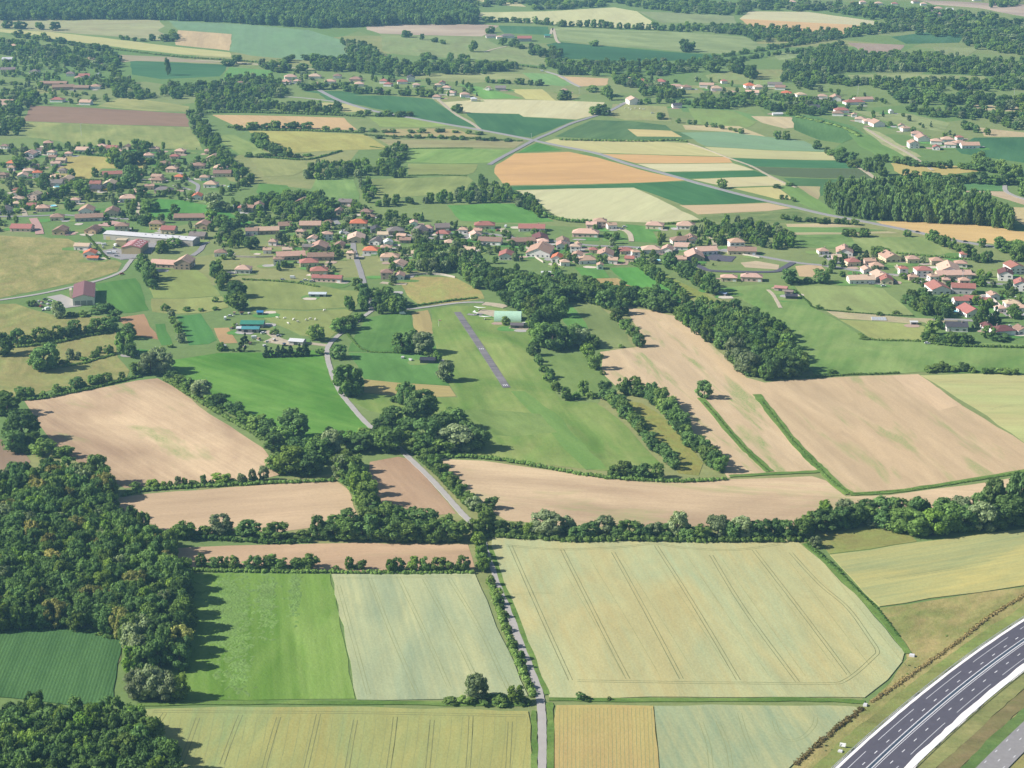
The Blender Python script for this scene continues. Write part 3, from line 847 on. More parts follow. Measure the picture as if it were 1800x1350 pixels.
for i in range(24):
    x = 984 + i * 7
    tramline([(x, 1246), (x - 0.5 + i * 0.12, 1300), (x - 1 + i * 0.25, 1356)], 0, 0.2, SEED, False)
for i in range(9):
    x = 1000 + i * 58
    tramline([(x - 20, 985), (x + 50 + i * 3, 1105), (x + 96 + i * 6, 1190)], 0, 0.14, SEED, False)

# ---- the weedy ditches between the bare strips
GV = 'rough'
for nm, px, w in (('grass_baulk', [(1232, 700), (1262, 735), (1300, 780), (1330, 808), (1353, 830)], 5.2),
                  ('grass_baulk', [(1330, 694), (1352, 722), (1388, 768), (1420, 803), (1444, 826), (1470, 852), (1494, 869)], 6.0),
                  ('grass_baulk', [(1494, 869), (1560, 866), (1640, 855), (1720, 842), (1800, 829), (1900, 812)], 4.6),
                  ('grass_baulk', [(1282, 838), (1350, 834), (1430, 830), (1450, 828)], 4.0),
                  ('grass_verge', [(965, 1230), (1100, 1231), (1300, 1231), (1440, 1231), (1520, 1235)], 3.6),
                  ('grass_verge', [(240, 1240), (400, 1236), (628, 1236), (780, 1238), (930, 1238)], 3.6),
                  ('grass_verge', [(860, 960), (878, 1010), (905, 1078), (938, 1162), (962, 1222)], 2.4),
                  ('grass_verge', [(966, 1236), (969, 1280), (968, 1350), (966, 1420)], 3.0),
                  ('grass_verge', [(938, 1250), (940, 1300), (939, 1350), (938, 1420)], 2.4),
                  ('grass_verge', [(1416, 956), (1460, 996), (1530, 1066), (1570, 1112), (1596, 1150)], 3.4)):
    pts = path_pts(px, 5)
    c0 = pts[len(pts) // 2]
    V, Fc = strip_geo([p - c0 for p in pts], -w / 2, w / 2, 0.5 if nm == 'grass_baulk' else 0.42, -0.2, 0.5)
    o = mesh_obj(nm, V, Fc, FM['rough'])
    o.location = (c0.x, c0.y, random.uniform(0, 0.02))
    o['col_a'] = list(alb((108, 144, 68)))
    o['col_b'] = list(alb((128, 150, 80)))
    o['weed'] = 0.0
    tag(o, kind='structure')
o = None
# ================================================================== ROADS
road('country_road', [(956, 1460), (953, 1350), (953, 1290), (951, 1240), (944, 1205), (932, 1172), (918, 1140), (905, 1105), (893, 1070), (882, 1040), (872, 1012), (862, 985), (852, 960), (842, 938), (826, 917), (812, 903), (790, 878), (765, 850), (740, 825), (718, 804), (698, 785), (668, 764), (641, 741), (615, 711), (597, 687), (583, 655), (576, 630), (576, 612), (590, 594), (622, 570), (646, 552), (660, 545), (700, 543), (727, 543), (787, 535), (820, 532), (850, 532)], 3.8, 'lane', 0.40)
road('farm_track', [(576, 608), (545, 604), (515, 602), (490, 596), (468, 582)], 5.0, 'track', 0.38)
road('farm_track', [(470, 598), (500, 602), (520, 606)], 12.0, 'track', 0.36)
road('village_street', [(655, 547), (646, 520), (640, 500), (634, 478), (628, 460), (622, 440), (618, 420), (600, 400), (588, 385), (584, 370)], 5.0, 'old_asphalt')
road('village_street', [(-60, 381), (0, 381), (60, 380), (110, 378), (150, 381), (200, 384), (240, 386)], 5.0, 'old_asphalt')
road('village_lane', [(240, 385), (243, 370), (240, 356), (226, 353)], 4.0, 'track')
road('village_street', [(305, 300), (320, 306), (335, 318), (348, 326), (345, 338), (338, 348)], 4.2, 'old_asphalt')
road('village_lane', [(305, 326), (320, 330), (336, 334)], 3.5, 'lane')
road('farm_lane', [(232, 456), (224, 466), (215, 477), (190, 488), (160, 497), (130, 504), (90, 513), (40, 522), (-60, 536)], 4.0, 'lane')
road('village_lane', [(338, 450), (352, 440), (358, 430), (365, 426)], 5.0, 'old_asphalt')
road('yard', [(185, 440), (200, 444), (230, 452), (235, 455)], 24.0, 'old_asphalt', 0.28)
road('yard', [(255, 446), (262, 432), (270, 424)], 12.0, 'old_asphalt', 0.27)
road('yard', [(95, 520), (110, 526), (130, 540)], 13.0, 'lane', 0.22)
road('main_road', [(560, 158), (600, 178), (660, 196), (720, 207), (770, 216), (840, 228), (900, 239), (938, 247), (985, 257), (1050, 270), (1100, 287), (1170, 306), (1240, 326), (1320, 347), (1390, 363), (1450, 377), (1520, 390), (1600, 406), (1680, 423), (1740, 433), (1830, 448)], 6.5, 'old_asphalt', 0.40)
road('main_road', [(860, 290), (880, 278), (910, 262), (938, 247), (970, 233), (1000, 219), (1030, 209), (1070, 196), (1100, 180)], 6.0, 'old_asphalt', 0.40)
road('farm_track', [(770, 175), (800, 200), (830, 217), (845, 229)], 4.5, 'track')
road('farm_track', [(968, 60), (972, 50), (978, 70), (984, 76)], 5.0, 'track', 0.36)
road('farm_track', [(850, 92), (870, 86), (890, 82)], 4.5, 'track')
road('farm_lane', [(960, 126), (985, 134), (1005, 146), (1020, 153)], 5.0, 'lane')
road('farm_lane', [(345, 106), (400, 109), (460, 114), (520, 120), (560, 122)], 6.0, 'track')
road('farm_track', [(500, 170), (540, 173), (600, 180)], 4.0, 'lane')
road('field_track', [(1278, 277), (1320, 292), (1350, 308), (1384, 324), (1400, 330)], 3.2, 'track')
road('field_track', [(1210, 252), (1240, 262), (1278, 277)], 2.6, 'track')
road('field_track', [(1486, 283), (1516, 298), (1538, 313), (1552, 317)], 5.0, 'track')
road('farm_lane', [(1766, 326), (1770, 338), (1800, 350), (1860, 364)], 5.0, 'lane')
road('village_street', [(640, 410), (680, 408), (720, 414), (780, 420), (850, 412), (890, 416), (930, 424), (980, 425), (1040, 432), (1100, 434), (1160, 438), (1210, 436), (1260, 440), (1330, 450), (1400, 462), (1455, 468), (1520, 478), (1600, 486), (1700, 494), (1760, 500), (1850, 512)], 5.0, 'old_asphalt')
road('driveway', [(1110, 425), (1108, 414), (1100, 406), (1085, 403), (1065, 403)], 5.0, 'track')
road('village_lane', [(1237, 406), (1252, 420), (1258, 434)], 4.0, 'track')
road('car_park', [(1245, 450), (1265, 454), (1290, 456)], 22.0, 'asphalt', 0.26)
road('estate_road', [(1215, 462), (1232, 470), (1248, 476), (1290, 478), (1360, 478), (1380, 470), (1394, 462)], 6.0, 'asphalt', 0.38)
road('village_lane', [(1728, 520), (1745, 532), (1760, 545), (1774, 556)], 4.0, 'old_asphalt')
road('driveway', [(1455, 448), (1464, 456), (1474, 464)], 10.0, 'old_asphalt', 0.3)
road('driveway', [(1575, 468), (1590, 482), (1600, 486)], 4.0, 'track')
road('allotment_path', [(1640, 562), (1690, 563), (1730, 566)], 5.0, 'old_asphalt')
road('farm_track', [(1350, 510), (1360, 520), (1372, 542)], 3.0, 'track')
road('village_lane', [(1520, 225), (1560, 250), (1600, 272), (1640, 300)], 4.0, 'track')
road('apron', [(842, 548), (862, 550), (880, 555)], 14.0, 'track', 0.22)
road('hangar_yard', [(850, 534), (870, 536), (890, 540)], 9.0, 'track', 0.25)
road('hangar_yard', [(900, 574), (915, 576), (930, 577)], 12.0, 'track', 0.24)
road('driveway', [(33, 351), (38, 362), (45, 380)], 5.0, 'track', 0.24)
road('driveway', [(58, 384), (66, 398), (70, 412)], 8.0, 'brick', 0.24)
road('driveway', [(112, 412), (122, 411), (130, 410)], 14.0, 'brick', 0.24)
road('driveway', [(180, 398), (190, 394), (205, 390)], 14.0, 'brick', 0.24)
road('driveway', [(670, 497), (690, 499), (715, 500)], 6.0, 'track', 0.24)
road('driveway', [(880, 402), (892, 412), (898, 424)], 7.0, 'track', 0.24)

# grass runway's tarred strip
rp = [P(*q) for q in [(798, 549), (803, 547), (812, 550), (824, 556)]]
pts = path_pts([(804, 549), (830, 588), (862, 637), (891, 682)], 10)
c0 = pts[15]
V, Fc = strip_geo([p - c0 for p in pts], -2.75, 2.75, 0.33, -0.2, 0.08)
o = mesh_obj('airstrip', V, Fc, M['runway'])
o.location = (c0.x, c0.y, 0)
tag(o, kind='structure')
d_ = (pts[-1] - pts[0]).normalized()
ang_ = math.atan2(d_.y, d_.x)
for s_ in (0.52, 0.97):                         # faded numerals at the threshold and the white bars half way
    q = pts[0].lerp(pts[-1], s_) - c0
    for a_, b_ in ((-1.5, -1.1), (-0.2, 0.2), (1.1, 1.5)):
        m_ = MB()
        m_.box(-2.0, 2.0, a_, b_, 0.335, 0.345)
        k_ = m_.build('runway_bar', M['marking'], o)
        k_.location = (q.x, q.y, 0)
        k_.rotation_euler = (0, 0, ang_)
road('taxiway', [(822, 553), (836, 554), (848, 552)], 4.0, 'old_asphalt', 0.3)

# ---- motorway
BC = (-1.51750819e-03, 1.90744251e+00, 4.68537338e+02)      # centre line of the median in plan, y(x)
mx = np.linspace(20, 620, 3000)
my = np.polyval(BC, np.minimum(mx, 420)) + np.maximum(mx - 420, 0) * np.polyval(np.polyder(BC), 420)
seg = np.hypot(np.diff(mx), np.diff(my))
ss = np.concatenate([[0], np.cumsum(seg)])


def mw(s, off=0.0, z=0.0):
    x, y = np.interp(s, ss, mx), np.interp(s, ss, my)
    x2, y2 = np.interp(s + 0.5, ss, mx), np.interp(s + 0.5, ss, my)
    d = Vector((x2 - x, y2 - y, 0)).normalized()
    return Vector((x - d.y * off, y + d.x * off, z)), math.atan2(d.y, d.x)


S0 = float(np.interp(154.728, mx, ss))       # the frame's lower edge; calibrated stations are counted from 643.2
ST_ = [i * 6.0 for i in range(int(ss[-1] // 6))]
line = [mw(s)[0] for s in ST_]


def ribbon(name, a, b_, z0, mat, parent=None, z1=-0.3, jit=0.0):
    V, Fc = strip_geo(line, a, b_, z0, z1, jit)
    return mesh_obj(name, V, Fc, mat, parent)


way = tag(ribbon('motorway', -12.75, 10.4, 0.55, M['asphalt']), kind='structure')
ribbon('verge_gravel', 10.3, 12.3, 0.60, M['gravel'], way, -0.2, 0.12)
ribbon('verge_gravel', -12.65, -16.3, 0.60, M['gravel'], way, -0.2, 0.45)
ribbon('median_strip', -1.75, -0.1, 0.60, M['concrete'], way, 0.3)
for a_, b_ in ((0.55, 0.75), (-2.6, -2.35)):
    ribbon('edge_line', a_, b_, 0.565, M['marking'], way, None)


def dash_mesh(L, w):
    m_ = MB()
    m_.box(0, L, -w / 2, w / 2, 0, 0.012)
    return m_.data('lane_marking', M['marking'])


D3, D39 = dash_mesh(2.9, 0.34), dash_mesh(37.0, 0.28)
per = 12.42
for k in range(-6, 22):
    for off, s0 in ((3.15, 656.8 - 1.4), (-6.25, 702.3 - 1.5)):
        p, a = mw(S0 + s0 - 643.2 + k * per, off, 0.56)
        o = link(bpy.data.objects.new('lane_marking', D3), way)
        o.location, o.rotation_euler = p, (0, 0, a)
for k in range(-2, 7):
    for off, s0 in ((7.05, 667.7), (-10.2, 663.7)):
        s = S0 + s0 - 643.2 + k * per * 4
        mbs = MB()
        V, Fc = strip_geo([mw(s + j * 3.7, off)[0] for j in range(11)], -0.11, 0.11, 0.562)
        mesh_obj('edge_line', V, Fc, M['marking'], way)
# New-Jersey wall along the median, guard rails along the verges
bar_ = MB()
prof = [(-0.32, 0.6), (-0.24, 0.75), (-0.09, 1.4), (0.09, 1.4), (0.24, 0.75), (0.32, 0.6)]
for i, s in enumerate(ST_):
    for o_, z_ in prof:
        q = mw(s, o_ - 0.25, z_)[0]
        bar_.v.append((q.x, q.y, q.z))
for i in range(len(ST_) - 1):
    for j in range(5):
        bar_.f.append((i * 6 + j, i * 6 + j + 1, i * 6 + 6 + j + 1, i * 6 + 6 + j))
w_ = bar_.build('median_wall', M['concrete'])
tag(w_, 'long white concrete wall down the middle of the motorway', 'barrier')
for off, lab in ((12.55, 'steel guard rail along the motorway verge on the wheat field side'), (-16.5, 'steel guard rail along the motorway verge facing the grey slip road')):
    root = empty('guard_rail', mw(S0 + 60, off)[0])
    tag(root, lab, 'guard rail', 'guard rails along the motorway')
    base = root.location
    V, Fc = strip_geo([q - base for q in [mw(s, off)[0] for s in ST_]], -0.08, 0.08, 1.3, 1.0)
    mesh_obj('rail', V, Fc, M['steel'], root)
    pm = MB()
    pm.box(-0.08, 0.08, -0.08, 0.08, 0, 1.25)
    pd = pm.data('post', M['steel'])
    s_ = S0 - 40
    while s_ < S0 + 260:
        o = link(bpy.data.objects.new('post', pd), root)
        o.location = mw(s_, off)[0] - base
        s_ += 4.0
# slip road
V, Fc = strip_geo(line, -38.1, -49.5, 0.6, -0.3, 0.0)
slip = tag(mesh_obj('slip_road', V, Fc, M['old_asphalt']), kind='structure')
for k in range(-7, 12):
    for off in (-39.4, -43.6, -47.8):
        p, a = mw(S0 + 20 + k * 12.4 + (5 if off == -43.6 else 0), off, 0.606)
        o = link(bpy.data.objects.new('lane_marking', D3), slip)
        o.location, o.rotation_euler = p, (0, 0, a)
        o.scale = (0.75, 0.8, 1)
# ground between the carriageways and the slip road
for nm, a_, b_, ca, cb, z in (('grass_bank', -16.4, -24.5, (140, 150, 92), (162, 158, 104), 0.44), ('reed_ditch', -24.5, -32.5, (150, 134, 96), (132, 132, 84), 0.40),
                              ('grass_bank', -32.5, -38.2, (100, 132, 72), (120, 142, 80), 0.46), ('grass_bank', 12.2, 20.0, (158, 156, 98), (134, 152, 82), 0.44)):
    V, Fc = strip_geo([p - line[40] for p in line], a_, b_, z, -0.2, 0.7)
    o = mesh_obj(nm, V, Fc, FM['rough'])
    o.location = line[40]
    o['col_a'], o['col_b'], o['weed'] = list(alb(ca)), list(alb(cb)), 0.0
    tag(o, kind='structure')
# ================================================================== NAMED PLACES (for saying where a thing stands)
LAND = [("the white-roofed warehouse", 262, 428), ("the maroon-roofed barn", 142, 536), ("the green-roofed farm sheds", 437, 578),
        ("the green arched hangar", 892, 560), ("the airstrip's lower end", 891, 682), ("the crossroads", 938, 247),
        ("the big orange field", 1010, 297), ("the poplar wood", 1600, 375), ("the pale field behind the village", 1080, 378),
        ("the lone tree in the stubble", 1239, 702), ("the far red-roofed farm", 922, 70), ("the hedged square meadow", 170, 290),
        ("the dry paddock above the hangar", 775, 510), ("the twin pink bungalows", 1300, 494), ("the red-roofed courtyard", 1690, 520),
        ("the white slate-roofed villa", 1683, 581), ("the brown ploughed strip", 190, 203), ("the dark green triangle field", 720, 190),
        ("the tan triangle field", 720, 860), ("the big pale wheat field", 1180, 1080), ("the orange-roofed house", 630, 402),
        ("the long red-roofed terrace", 575, 495), ("the hamlet by the maize", 1660, 255), ("the long red-roofed hall", 1500, 183),
        ("the pale field by the hamlet", 930, 190), ("the bright green meadow", 470, 690), ("the building plots", 1420, 475),
        ("the far pale strip field", 1420, 35), ("the far maize field", 310, 122), ("the villa with the curved drive", 1030, 412),
        ("the round-topped wood", 1330, 620), ("the small allotments", 1560, 556), ("the new orange-roofed bungalow", 160, 455),
        ("the main road by the hay field", 1640, 410)]
LANDW = [(n, P(x, y)) for n, x, y in LAND]
ORD = ['first', 'second', 'third', 'fourth', 'fifth', 'sixth', 'seventh', 'eighth', 'ninth', 'tenth', 'eleventh', 'twelfth', 'thirteenth', 'fourteenth',
       'fifteenth', 'sixteenth', 'seventeenth', 'eighteenth', 'nineteenth', 'twentieth', 'twenty-first', 'twenty-second', 'twenty-third',
       'twenty-fourth', 'twenty-fifth', 'twenty-sixth', 'twenty-seventh', 'twenty-eighth', 'twenty-ninth', 'thirtieth']


def nearest_mark(p):
    return min(LANDW, key=lambda q: (q[1] - Vector((p[0], p[1], 0))).length)


def label_out(objs):
    """Labels look-alikes by how far out they stand from the named place beside them. objs: (object, look phrase)."""
    groups = {}
    for o, look in objs:
        nm, q = nearest_mark(o.location)
        groups.setdefault((look, nm), []).append(((Vector((o.location.x, o.location.y, 0)) - q).length, o))
    for (look, nm), lst in groups.items():
        lst.sort(key=lambda e: e[0])
        for i, (_, o) in enumerate(lst):
            o['label'] = f"{look} beside {nm}" if len(lst) == 1 else f"{look}, {ORD[min(i, 29)]} out from {nm}"


# ================================================================== HOUSES
ROOF = {'p': ('pink-tiled', (234, 196, 174)), 'k': ('pinkish-brown', (216, 178, 156)), 'r': ('red', (192, 128, 116)), 'b': ('brown', (174, 142, 124)),
        'g': ('grey-brown', (150, 138, 134)), 'o': ('orange', (232, 136, 100)), 'n': ('dark slate', (92, 90, 96)), 'm': ('maroon', (136, 90, 90)),
        't': ('tan', (228, 200, 172)), 'w': ('white', (230, 230, 232)), 'e': ('sea-green', (86, 165, 148))}
WALL = {'c': ('cream', (222, 204, 172)), 'w': ('white', (242, 236, 230)), 't': ('tan', (206, 176, 140)), 'g': ('grey', (186, 180, 178)),
        'p': ('pink', (226, 196, 180)), 's': ('stone', (176, 156, 136)), 'y': ('yellow', (226, 206, 140))}


def win_data(w, h, mat, name):
    m_ = MB()
    m_.box(-w / 2, w / 2, -0.06, 0.06, 0, h)
    return m_.data(name, mat)


WIN, DOOR, GARAGE = win_data(1.3, 1.25, M['glass'], 'window'), win_data(1.0, 2.1, M['shutter'], 'door'), win_data(2.6, 2.2, M['white'], 'garage_door')
SHUT = win_data(0.55, 1.3, M['shutter'], 'shutter')
CHIM = MB()
CHIM.box(-0.4, 0.4, -0.35, 0.35, -0.8, 1.1)
CHIM.box(-0.5, 0.5, -0.45, 0.45, 1.1, 1.25)
CHIM = CHIM.data('chimney', M['wall'])


def gable_body(w, d, hw, rise, style):
    """Walls with their gable ends, ridge along local X."""
    x, y = w / 2, d / 2
    if style == 'h':
        m_ = MB()
        m_.box(-x, x, -y, y, -0.3, hw)
        return m_
    m_ = MB()
    v = [(-x, -y, -0.3), (x, -y, -0.3), (x, y, -0.3), (-x, y, -0.3), (-x, -y, hw), (x, -y, hw), (x, y, hw), (-x, y, hw), (-x, 0, hw + rise - 0.05), (x, 0, hw + rise - 0.05)]
    m_.add(v, [(0, 1, 5, 4), (2, 3, 7, 6), (1, 2, 6, 9, 5), (3, 0, 4, 8, 7), (3, 2, 1, 0)])
    return m_


def roof_body(w, d, hw, rise, style, over=0.55, th=0.22):
    x, y = w / 2 + over, d / 2 + over
    drop = rise * over / (d / 2)
    z0 = hw - drop
    m_ = MB()
    if style == 'h':
        r = max(0.3, x - y)
        top = [(-x, -y, z0 + th), (x, -y, z0 + th), (x, y, z0 + th), (-x, y, z0 + th), (-r, 0, hw + rise + th), (r, 0, hw + rise + th)]
        bot = [(-x, -y, z0), (x, -y, z0), (x, y, z0), (-x, y, z0)]
        m_.add(top + bot, [(0, 1, 5, 4), (1, 2, 5), (2, 3, 4, 5), (3, 0, 4), (6, 7, 1, 0), (7, 8, 2, 1), (8, 9, 3, 2), (9, 6, 0, 3), (9, 8, 7, 6)])
    else:
        for s in (-1, 1):
            v = [(-x, s * y, z0), (x, s * y, z0), (x, 0, hw + rise), (-x, 0, hw + rise)]
            v += [(a, b_, c_ + th) for a, b_, c_ in v]
            f = BOXF if s < 0 else [k[::-1] for k in BOXF]
            m_.add(v, f)
    return m_


HOUSES, HOUSE_LABELS = [], []


def house(x, y, wpx, roof='p', wall='c', style='h', ang=None, d=None, hw=None, rise=None, label=None, name='house', cat='house', near=True, plain_=False):
    """A house whose front foot the photograph shows at x, y; wpx = its width there in photo pixels. style h hip, g ridge across, f gable to the front."""
    p = P(x, y)
    s = scale_at(p)
    w = 0.88 * wpx / s
    st = style[0]
    two = '2' in style
    if st == 'f':
        dd = d or max(8.0, w * 1.35)
        L_, D_ = dd, w
    else:
        L_, D_ = w, d or min(max(7.5, w * 0.88), 12.5)
    a = random.uniform(-0.22, 0.22) if ang is None else math.radians(ang)
    a += math.pi / 2 if st == 'f' else 0
    hw = hw or (6.2 if two else random.uniform(3.3, 4.3))
    rise = rise or D_ / 2 * math.tan(math.radians(random.uniform(21, 27)))
    back = (L_ if st == 'f' else D_) / 2
    root = empty(name, (p.x, p.y + back * 0.9, 0), a)
    sty = 'h' if st == 'h' else 'g'
    wo = gable_body(L_, D_, hw, rise, sty).build('wall', M['wall'], root)
    wc = WALL[wall][1]
    j = random.uniform(0.93, 1.05)
    wo['col_a'] = [c * j for c in alb(wc, 0.86)]
    ro = roof_body(L_, D_, hw, rise, sty).build('roof', M['roof'], root)
    j = random.uniform(0.88, 1.1)
    ro['col_a'] = [min(0.8, c * j * random.uniform(0.96, 1.04)) for c in alb(ROOF[roof][1], 0.58)]
    if s > 1.25 and not plain_:
        ch = link(bpy.data.objects.new('chimney', CHIM), ro)
        ch.location = (random.choice((-0.25, 0.25)) * L_, random.choice((-0.12, 0.12)) * D_, hw + rise * 0.85)
        ch['col_a'] = list(alb((200, 180, 165), 0.6))
    if s > 1.45 and not plain_:
        for side in range(4):
            ln = L_ if side % 2 == 0 else D_
            n = max(1, int(ln / 4.2))
            for fl in range(2 if two else 1):
                for i in range(n):
                    t_ = (i + 0.5) / n * ln - ln / 2
                    if fl == 0 and i == 0 and side == 0:
                        me, nm, z = DOOR, 'door', 0.05
                    elif fl == 0 and i == n - 1 and side == 0 and n > 2 and random.random() < 0.5:
                        me, nm, z = GARAGE, 'garage_door', 0.05
                    else:
                        me, nm, z = WIN, 'window', 0.95 + fl * 2.7
                    o = link(bpy.data.objects.new(nm, me), root)
                    o.location = {0: (t_, -D_ / 2 - 0.02, z), 1: (L_ / 2 + 0.02, t_, z), 2: (-t_, D_ / 2 + 0.02, z), 3: (-L_ / 2 - 0.02, -t_, z)}[side]
                    o.rotation_euler = (0, 0, side * math.pi / 2)
                    if nm == 'window' and s > 1.7 and side in (0, 1, 3) and random.random() < 0.55:
                        for q in (-1, 1):
                            k = link(bpy.data.objects.new('shutter', SHUT), o)
                            k.location = (q * 0.95, -0.012, -0.02)
    tag(root, label, cat)
    if label is None:
        kind = {'house': 'house', 'barn': 'barn', 'shed': 'shed'}.get(cat, cat)
        sh = 'two-storey ' if two else ('long low ' if L_ / D_ > 2.2 else '')
        HOUSE_LABELS.append((root, f"{sh}{WALL[wall][0]} {kind} with {ROOF[roof][0]} roof"))
        root['group'] = 'houses of the villages'
    HOUSES.append((root.location.x, root.location.y, max(L_, D_) / 2))
    return root


# the village round the warehouse
for a in [(84, 260, 18, 'k', 't', 'h2'), (50, 277, 22, 'p', 'w', 'f'), (67, 270, 15, 'p', 'w', 'f'), (46, 286, 22, 'g', 'w', 'h'), (19, 292, 18, 'o', 'w', 'h'),
          (5, 313, 18, 'b', 's', 'h'), (65, 313, 18, 'o', 'w', 'h2'), (97, 328, 28, 'g', 'p', 'g'), (59, 353, 20, 't', 'p', 'f2'), (74, 372, 26, 'k', 'p', 'h'),
          (8, 376, 20, 'g', 'w', 'f'), (144, 269, 24, 'p', 'w', 'g'), (178, 263, 20, 'p', 'p', 'h'), (197, 265, 20, 'r', 'p', 'g'), (222, 264, 13, 'k', 'c', 'f'),
          (209, 272, 17, 'p', 'w', 'h'), (271, 267, 18, 'k', 'c', 'h'), (261, 279, 19, 'p', 'w', 'h'), (316, 271, 20, 'p', 'c', 'h'), (307, 280, 18, 'r', 'p', 'h'),
          (368, 271, 20, 'k', 'c', 'h'), (375, 284, 25, 'p', 'c', 'f'), (389, 283, 16, 'k', 'c', 'g'), (289, 292, 20, 'b', 'p', 'h'), (302, 303, 22, 'k', 'p', 'h'),
          (348, 297, 26, 'b', 'p', 'h'), (387, 301, 27, 'p', 'w', 'h'), (390, 311, 35, 'b', 'c', 'g'), (315, 316, 19, 'o', 'p', 'h'), (277, 322, 24, 'b', 'c', 'h'),
          (287, 340, 34, 'g', 'p', 'h'), (370, 330, 26, 'p', 'w', 'h'), (359, 318, 18, 'k', 'w', 'h'), (346, 352, 18, 'o', 'w', 'f'),
          (196, 312, 38, 'r', 'c', 'g'), (225, 311, 14, 'b', 'p', 'f'), (192, 333, 22, 't', 'g', 'f2'), (167, 337, 26, 'n', 's', 'g'), (225, 355, 34, 'p', 'w', 'h'),
          (150, 377, 28, 'k', 'w', 'f'), (195, 380, 26, 'b', 'c', 'f'), (155, 389, 54, 'b', 'g', 'g'), (99, 388, 26, 'b', 'c', 'h'), (37, 407, 42, 'r', 'p', 'g'),
          (104, 413, 25, 'b', 'k' if False else 't', 'f'), (161, 411, 24, 'b', 't', 'f'), (213, 408, 27, 'b', 'c', 'h2'), (275, 404, 27, 'b', 'y', 'h2'),
          (296, 411, 28, 'r', 'c', 'g'), (355, 403, 24, 'k', 't', 'f'), (347, 421, 32, 'g', 's', 'g'), (340, 388, 78, 'b', 's', 'g'), (120, 275, 14, 'p', 'w', 'h'),
          (387, 451, 24, 'b', 'w', 'h'), (427, 481, 30, 'p', 'w', 'h'), (442, 413, 24, 'b', 'w', 'g'), (322, 474, 32, 'k', 's', 'f2'), (290, 471, 56, 'p', 's', 'g'),
          (20, 300, 15, 'k', 'w', 'h'), (30, 345, 15, 'b', 'w', 'h'), (110, 305, 15, 'g', 'w', 'h'), (425, 372, 16, 'r', 'w', 'h'), (437, 372, 22, 'b', 'c', 'g'), (8, 262, 16, 'b', 'w', 'h')]:
    house(*a)
# the village street past the church-side gardens
for a in [(455, 371, 18, 'b', 'w', 'f2'), (531, 361, 24, 'b', 's', 'f'), (607, 361, 26, 'g', 's', 'g'), (596, 378, 16, 'b', 'p', 'f'), (644, 378, 22, 'b', 's', 'h'), (650, 388, 20, 'b', 's', 'h'),
          (468, 412, 48, 'k', 's', 'g'), (500, 404, 26, 'b', 's', 'g'), (545, 403, 42, 'k', 's', 'g'), (577, 397, 16, 'b', 's', 'h'), (625, 427, 34, 't', 'c', 'f'),
          (727, 398, 15, 'p', 'w', 'f'), (695, 413, 32, 'g', 's', 'h'), (660, 410, 20, 'n', 'g', 'f'), (660, 431, 21, 'g', 'w', 'f'), (712, 428, 22, 'b', 's', 'g'),
          (597, 437, 18, 'b', 's', 'f'), (560, 442, 32, 'k', 's', 'f'), (541, 441, 20, 'g', 's', 'g'), (563, 458, 52, 'b', 's', 'g'), (510, 457, 56, 'k', 's', 'g'),
          (542, 469, 36, 'r', 'c', 'h'), (560, 484, 34, 'r', 'c', 'h'), (652, 447, 30, 'o', 'w', 'h'), (685, 459, 36, 'k', 'w', 'h'), (700, 474, 28, 'k', 'w', 'f'),
          (680, 491, 24, 'b', 'p', 'h2'), (702, 492, 20, 'k', 'w', 'f'), (752, 408, 20, 'k', 'w', 'h'), (779, 417, 26, 'r', 'w', 'h'), (777, 406, 28, 'g', 's', 'g'), (738, 414, 30, 'g', 's', 'f'),
          (852, 403, 40, 'r', 'c', 'h'), (862, 431, 46, 'b', 'w', 'g'), (890, 457, 28, 'r', 'w', 'f'), (815, 411, 18, 'k', 'w', 'h'), (840, 412, 16, 'k', 'c', 'g'), (682, 433, 17, 'w', 'w', 'f')]:
    house(*a)
house(630, 403, 33, 'o', 'c', 'h2', label='cream house with a bright orange hip roof on the main village street')
house(575, 496, 60, 'r', 'p', 'g', d=8, label='long low terrace with a red roof behind parked cars')
# along the street east of it
for a in [(935, 407, 52, 'r', 'w', 'g'), (1055, 400, 26, 'k', 'p', 'h2'), (1040, 402, 20, 'p', 'p', 'g'), (1075, 403, 18, 'k', 'w', 'g'), (1152, 403, 34, 'k', 'c', 'h'), (1206, 403, 35, 'k', 'w', 'h'),
          (1200, 429, 46, 'b', 'w', 'h'), (1216, 428, 24, 'b', 'w', 'f'), (920, 431, 46, 'b', 's', 'g'), (950, 428, 30, 'm', 's', 'f'), (990, 432, 25, 'b', 'w', 'f'), (950, 452, 48, 'k', 'w', 'f'),
          (980, 461, 22, 'o', 'w', 'f'), (1100, 447, 28, 'r', 'c', 'h'), (1032, 464, 36, 'k', 'w', 'h'), (1065, 456, 32, 'k', 'w', 'f'), (1078, 464, 18, 'k', 'w', 'g'), (1145, 446, 36, 'p', 'w', 'h'), (1174, 446, 22, 'p', 'w', 'f'),
          (1200, 440, 30, 'p', 'w', 'g'), (1242, 448, 40, 'p', 'w', 'g'), (1222, 459, 36, 'p', 's', 'f'), (1197, 462, 22, 'k', 'p', 'g'), (1305, 448, 56, 'b', 'c', 'g'), (1017, 437, 10, 'k', 'w', 'f'),
          (1055, 474, 12, 'k', 'w', 'f')]:
    house(*a)
house(1030, 417, 52, 'p', 'p', 'h', d=13, label='large pink house with many roofs by the curved drive')
house(1295, 437, 30, 'k', 'w', 'h2', label='tall white house with a brown roof against the dark trees')
house(1282, 495, 32, 'p', 'c', 'h', ang=-6, d=9, label='new pink-roofed bungalow with pale grey walls, the one beside the asphalt bend')
house(1322, 495, 42, 'p', 'p', 'h', ang=-8, d=10, label='new pink-roofed bungalow with pink walls, wider of the two by the asphalt road')
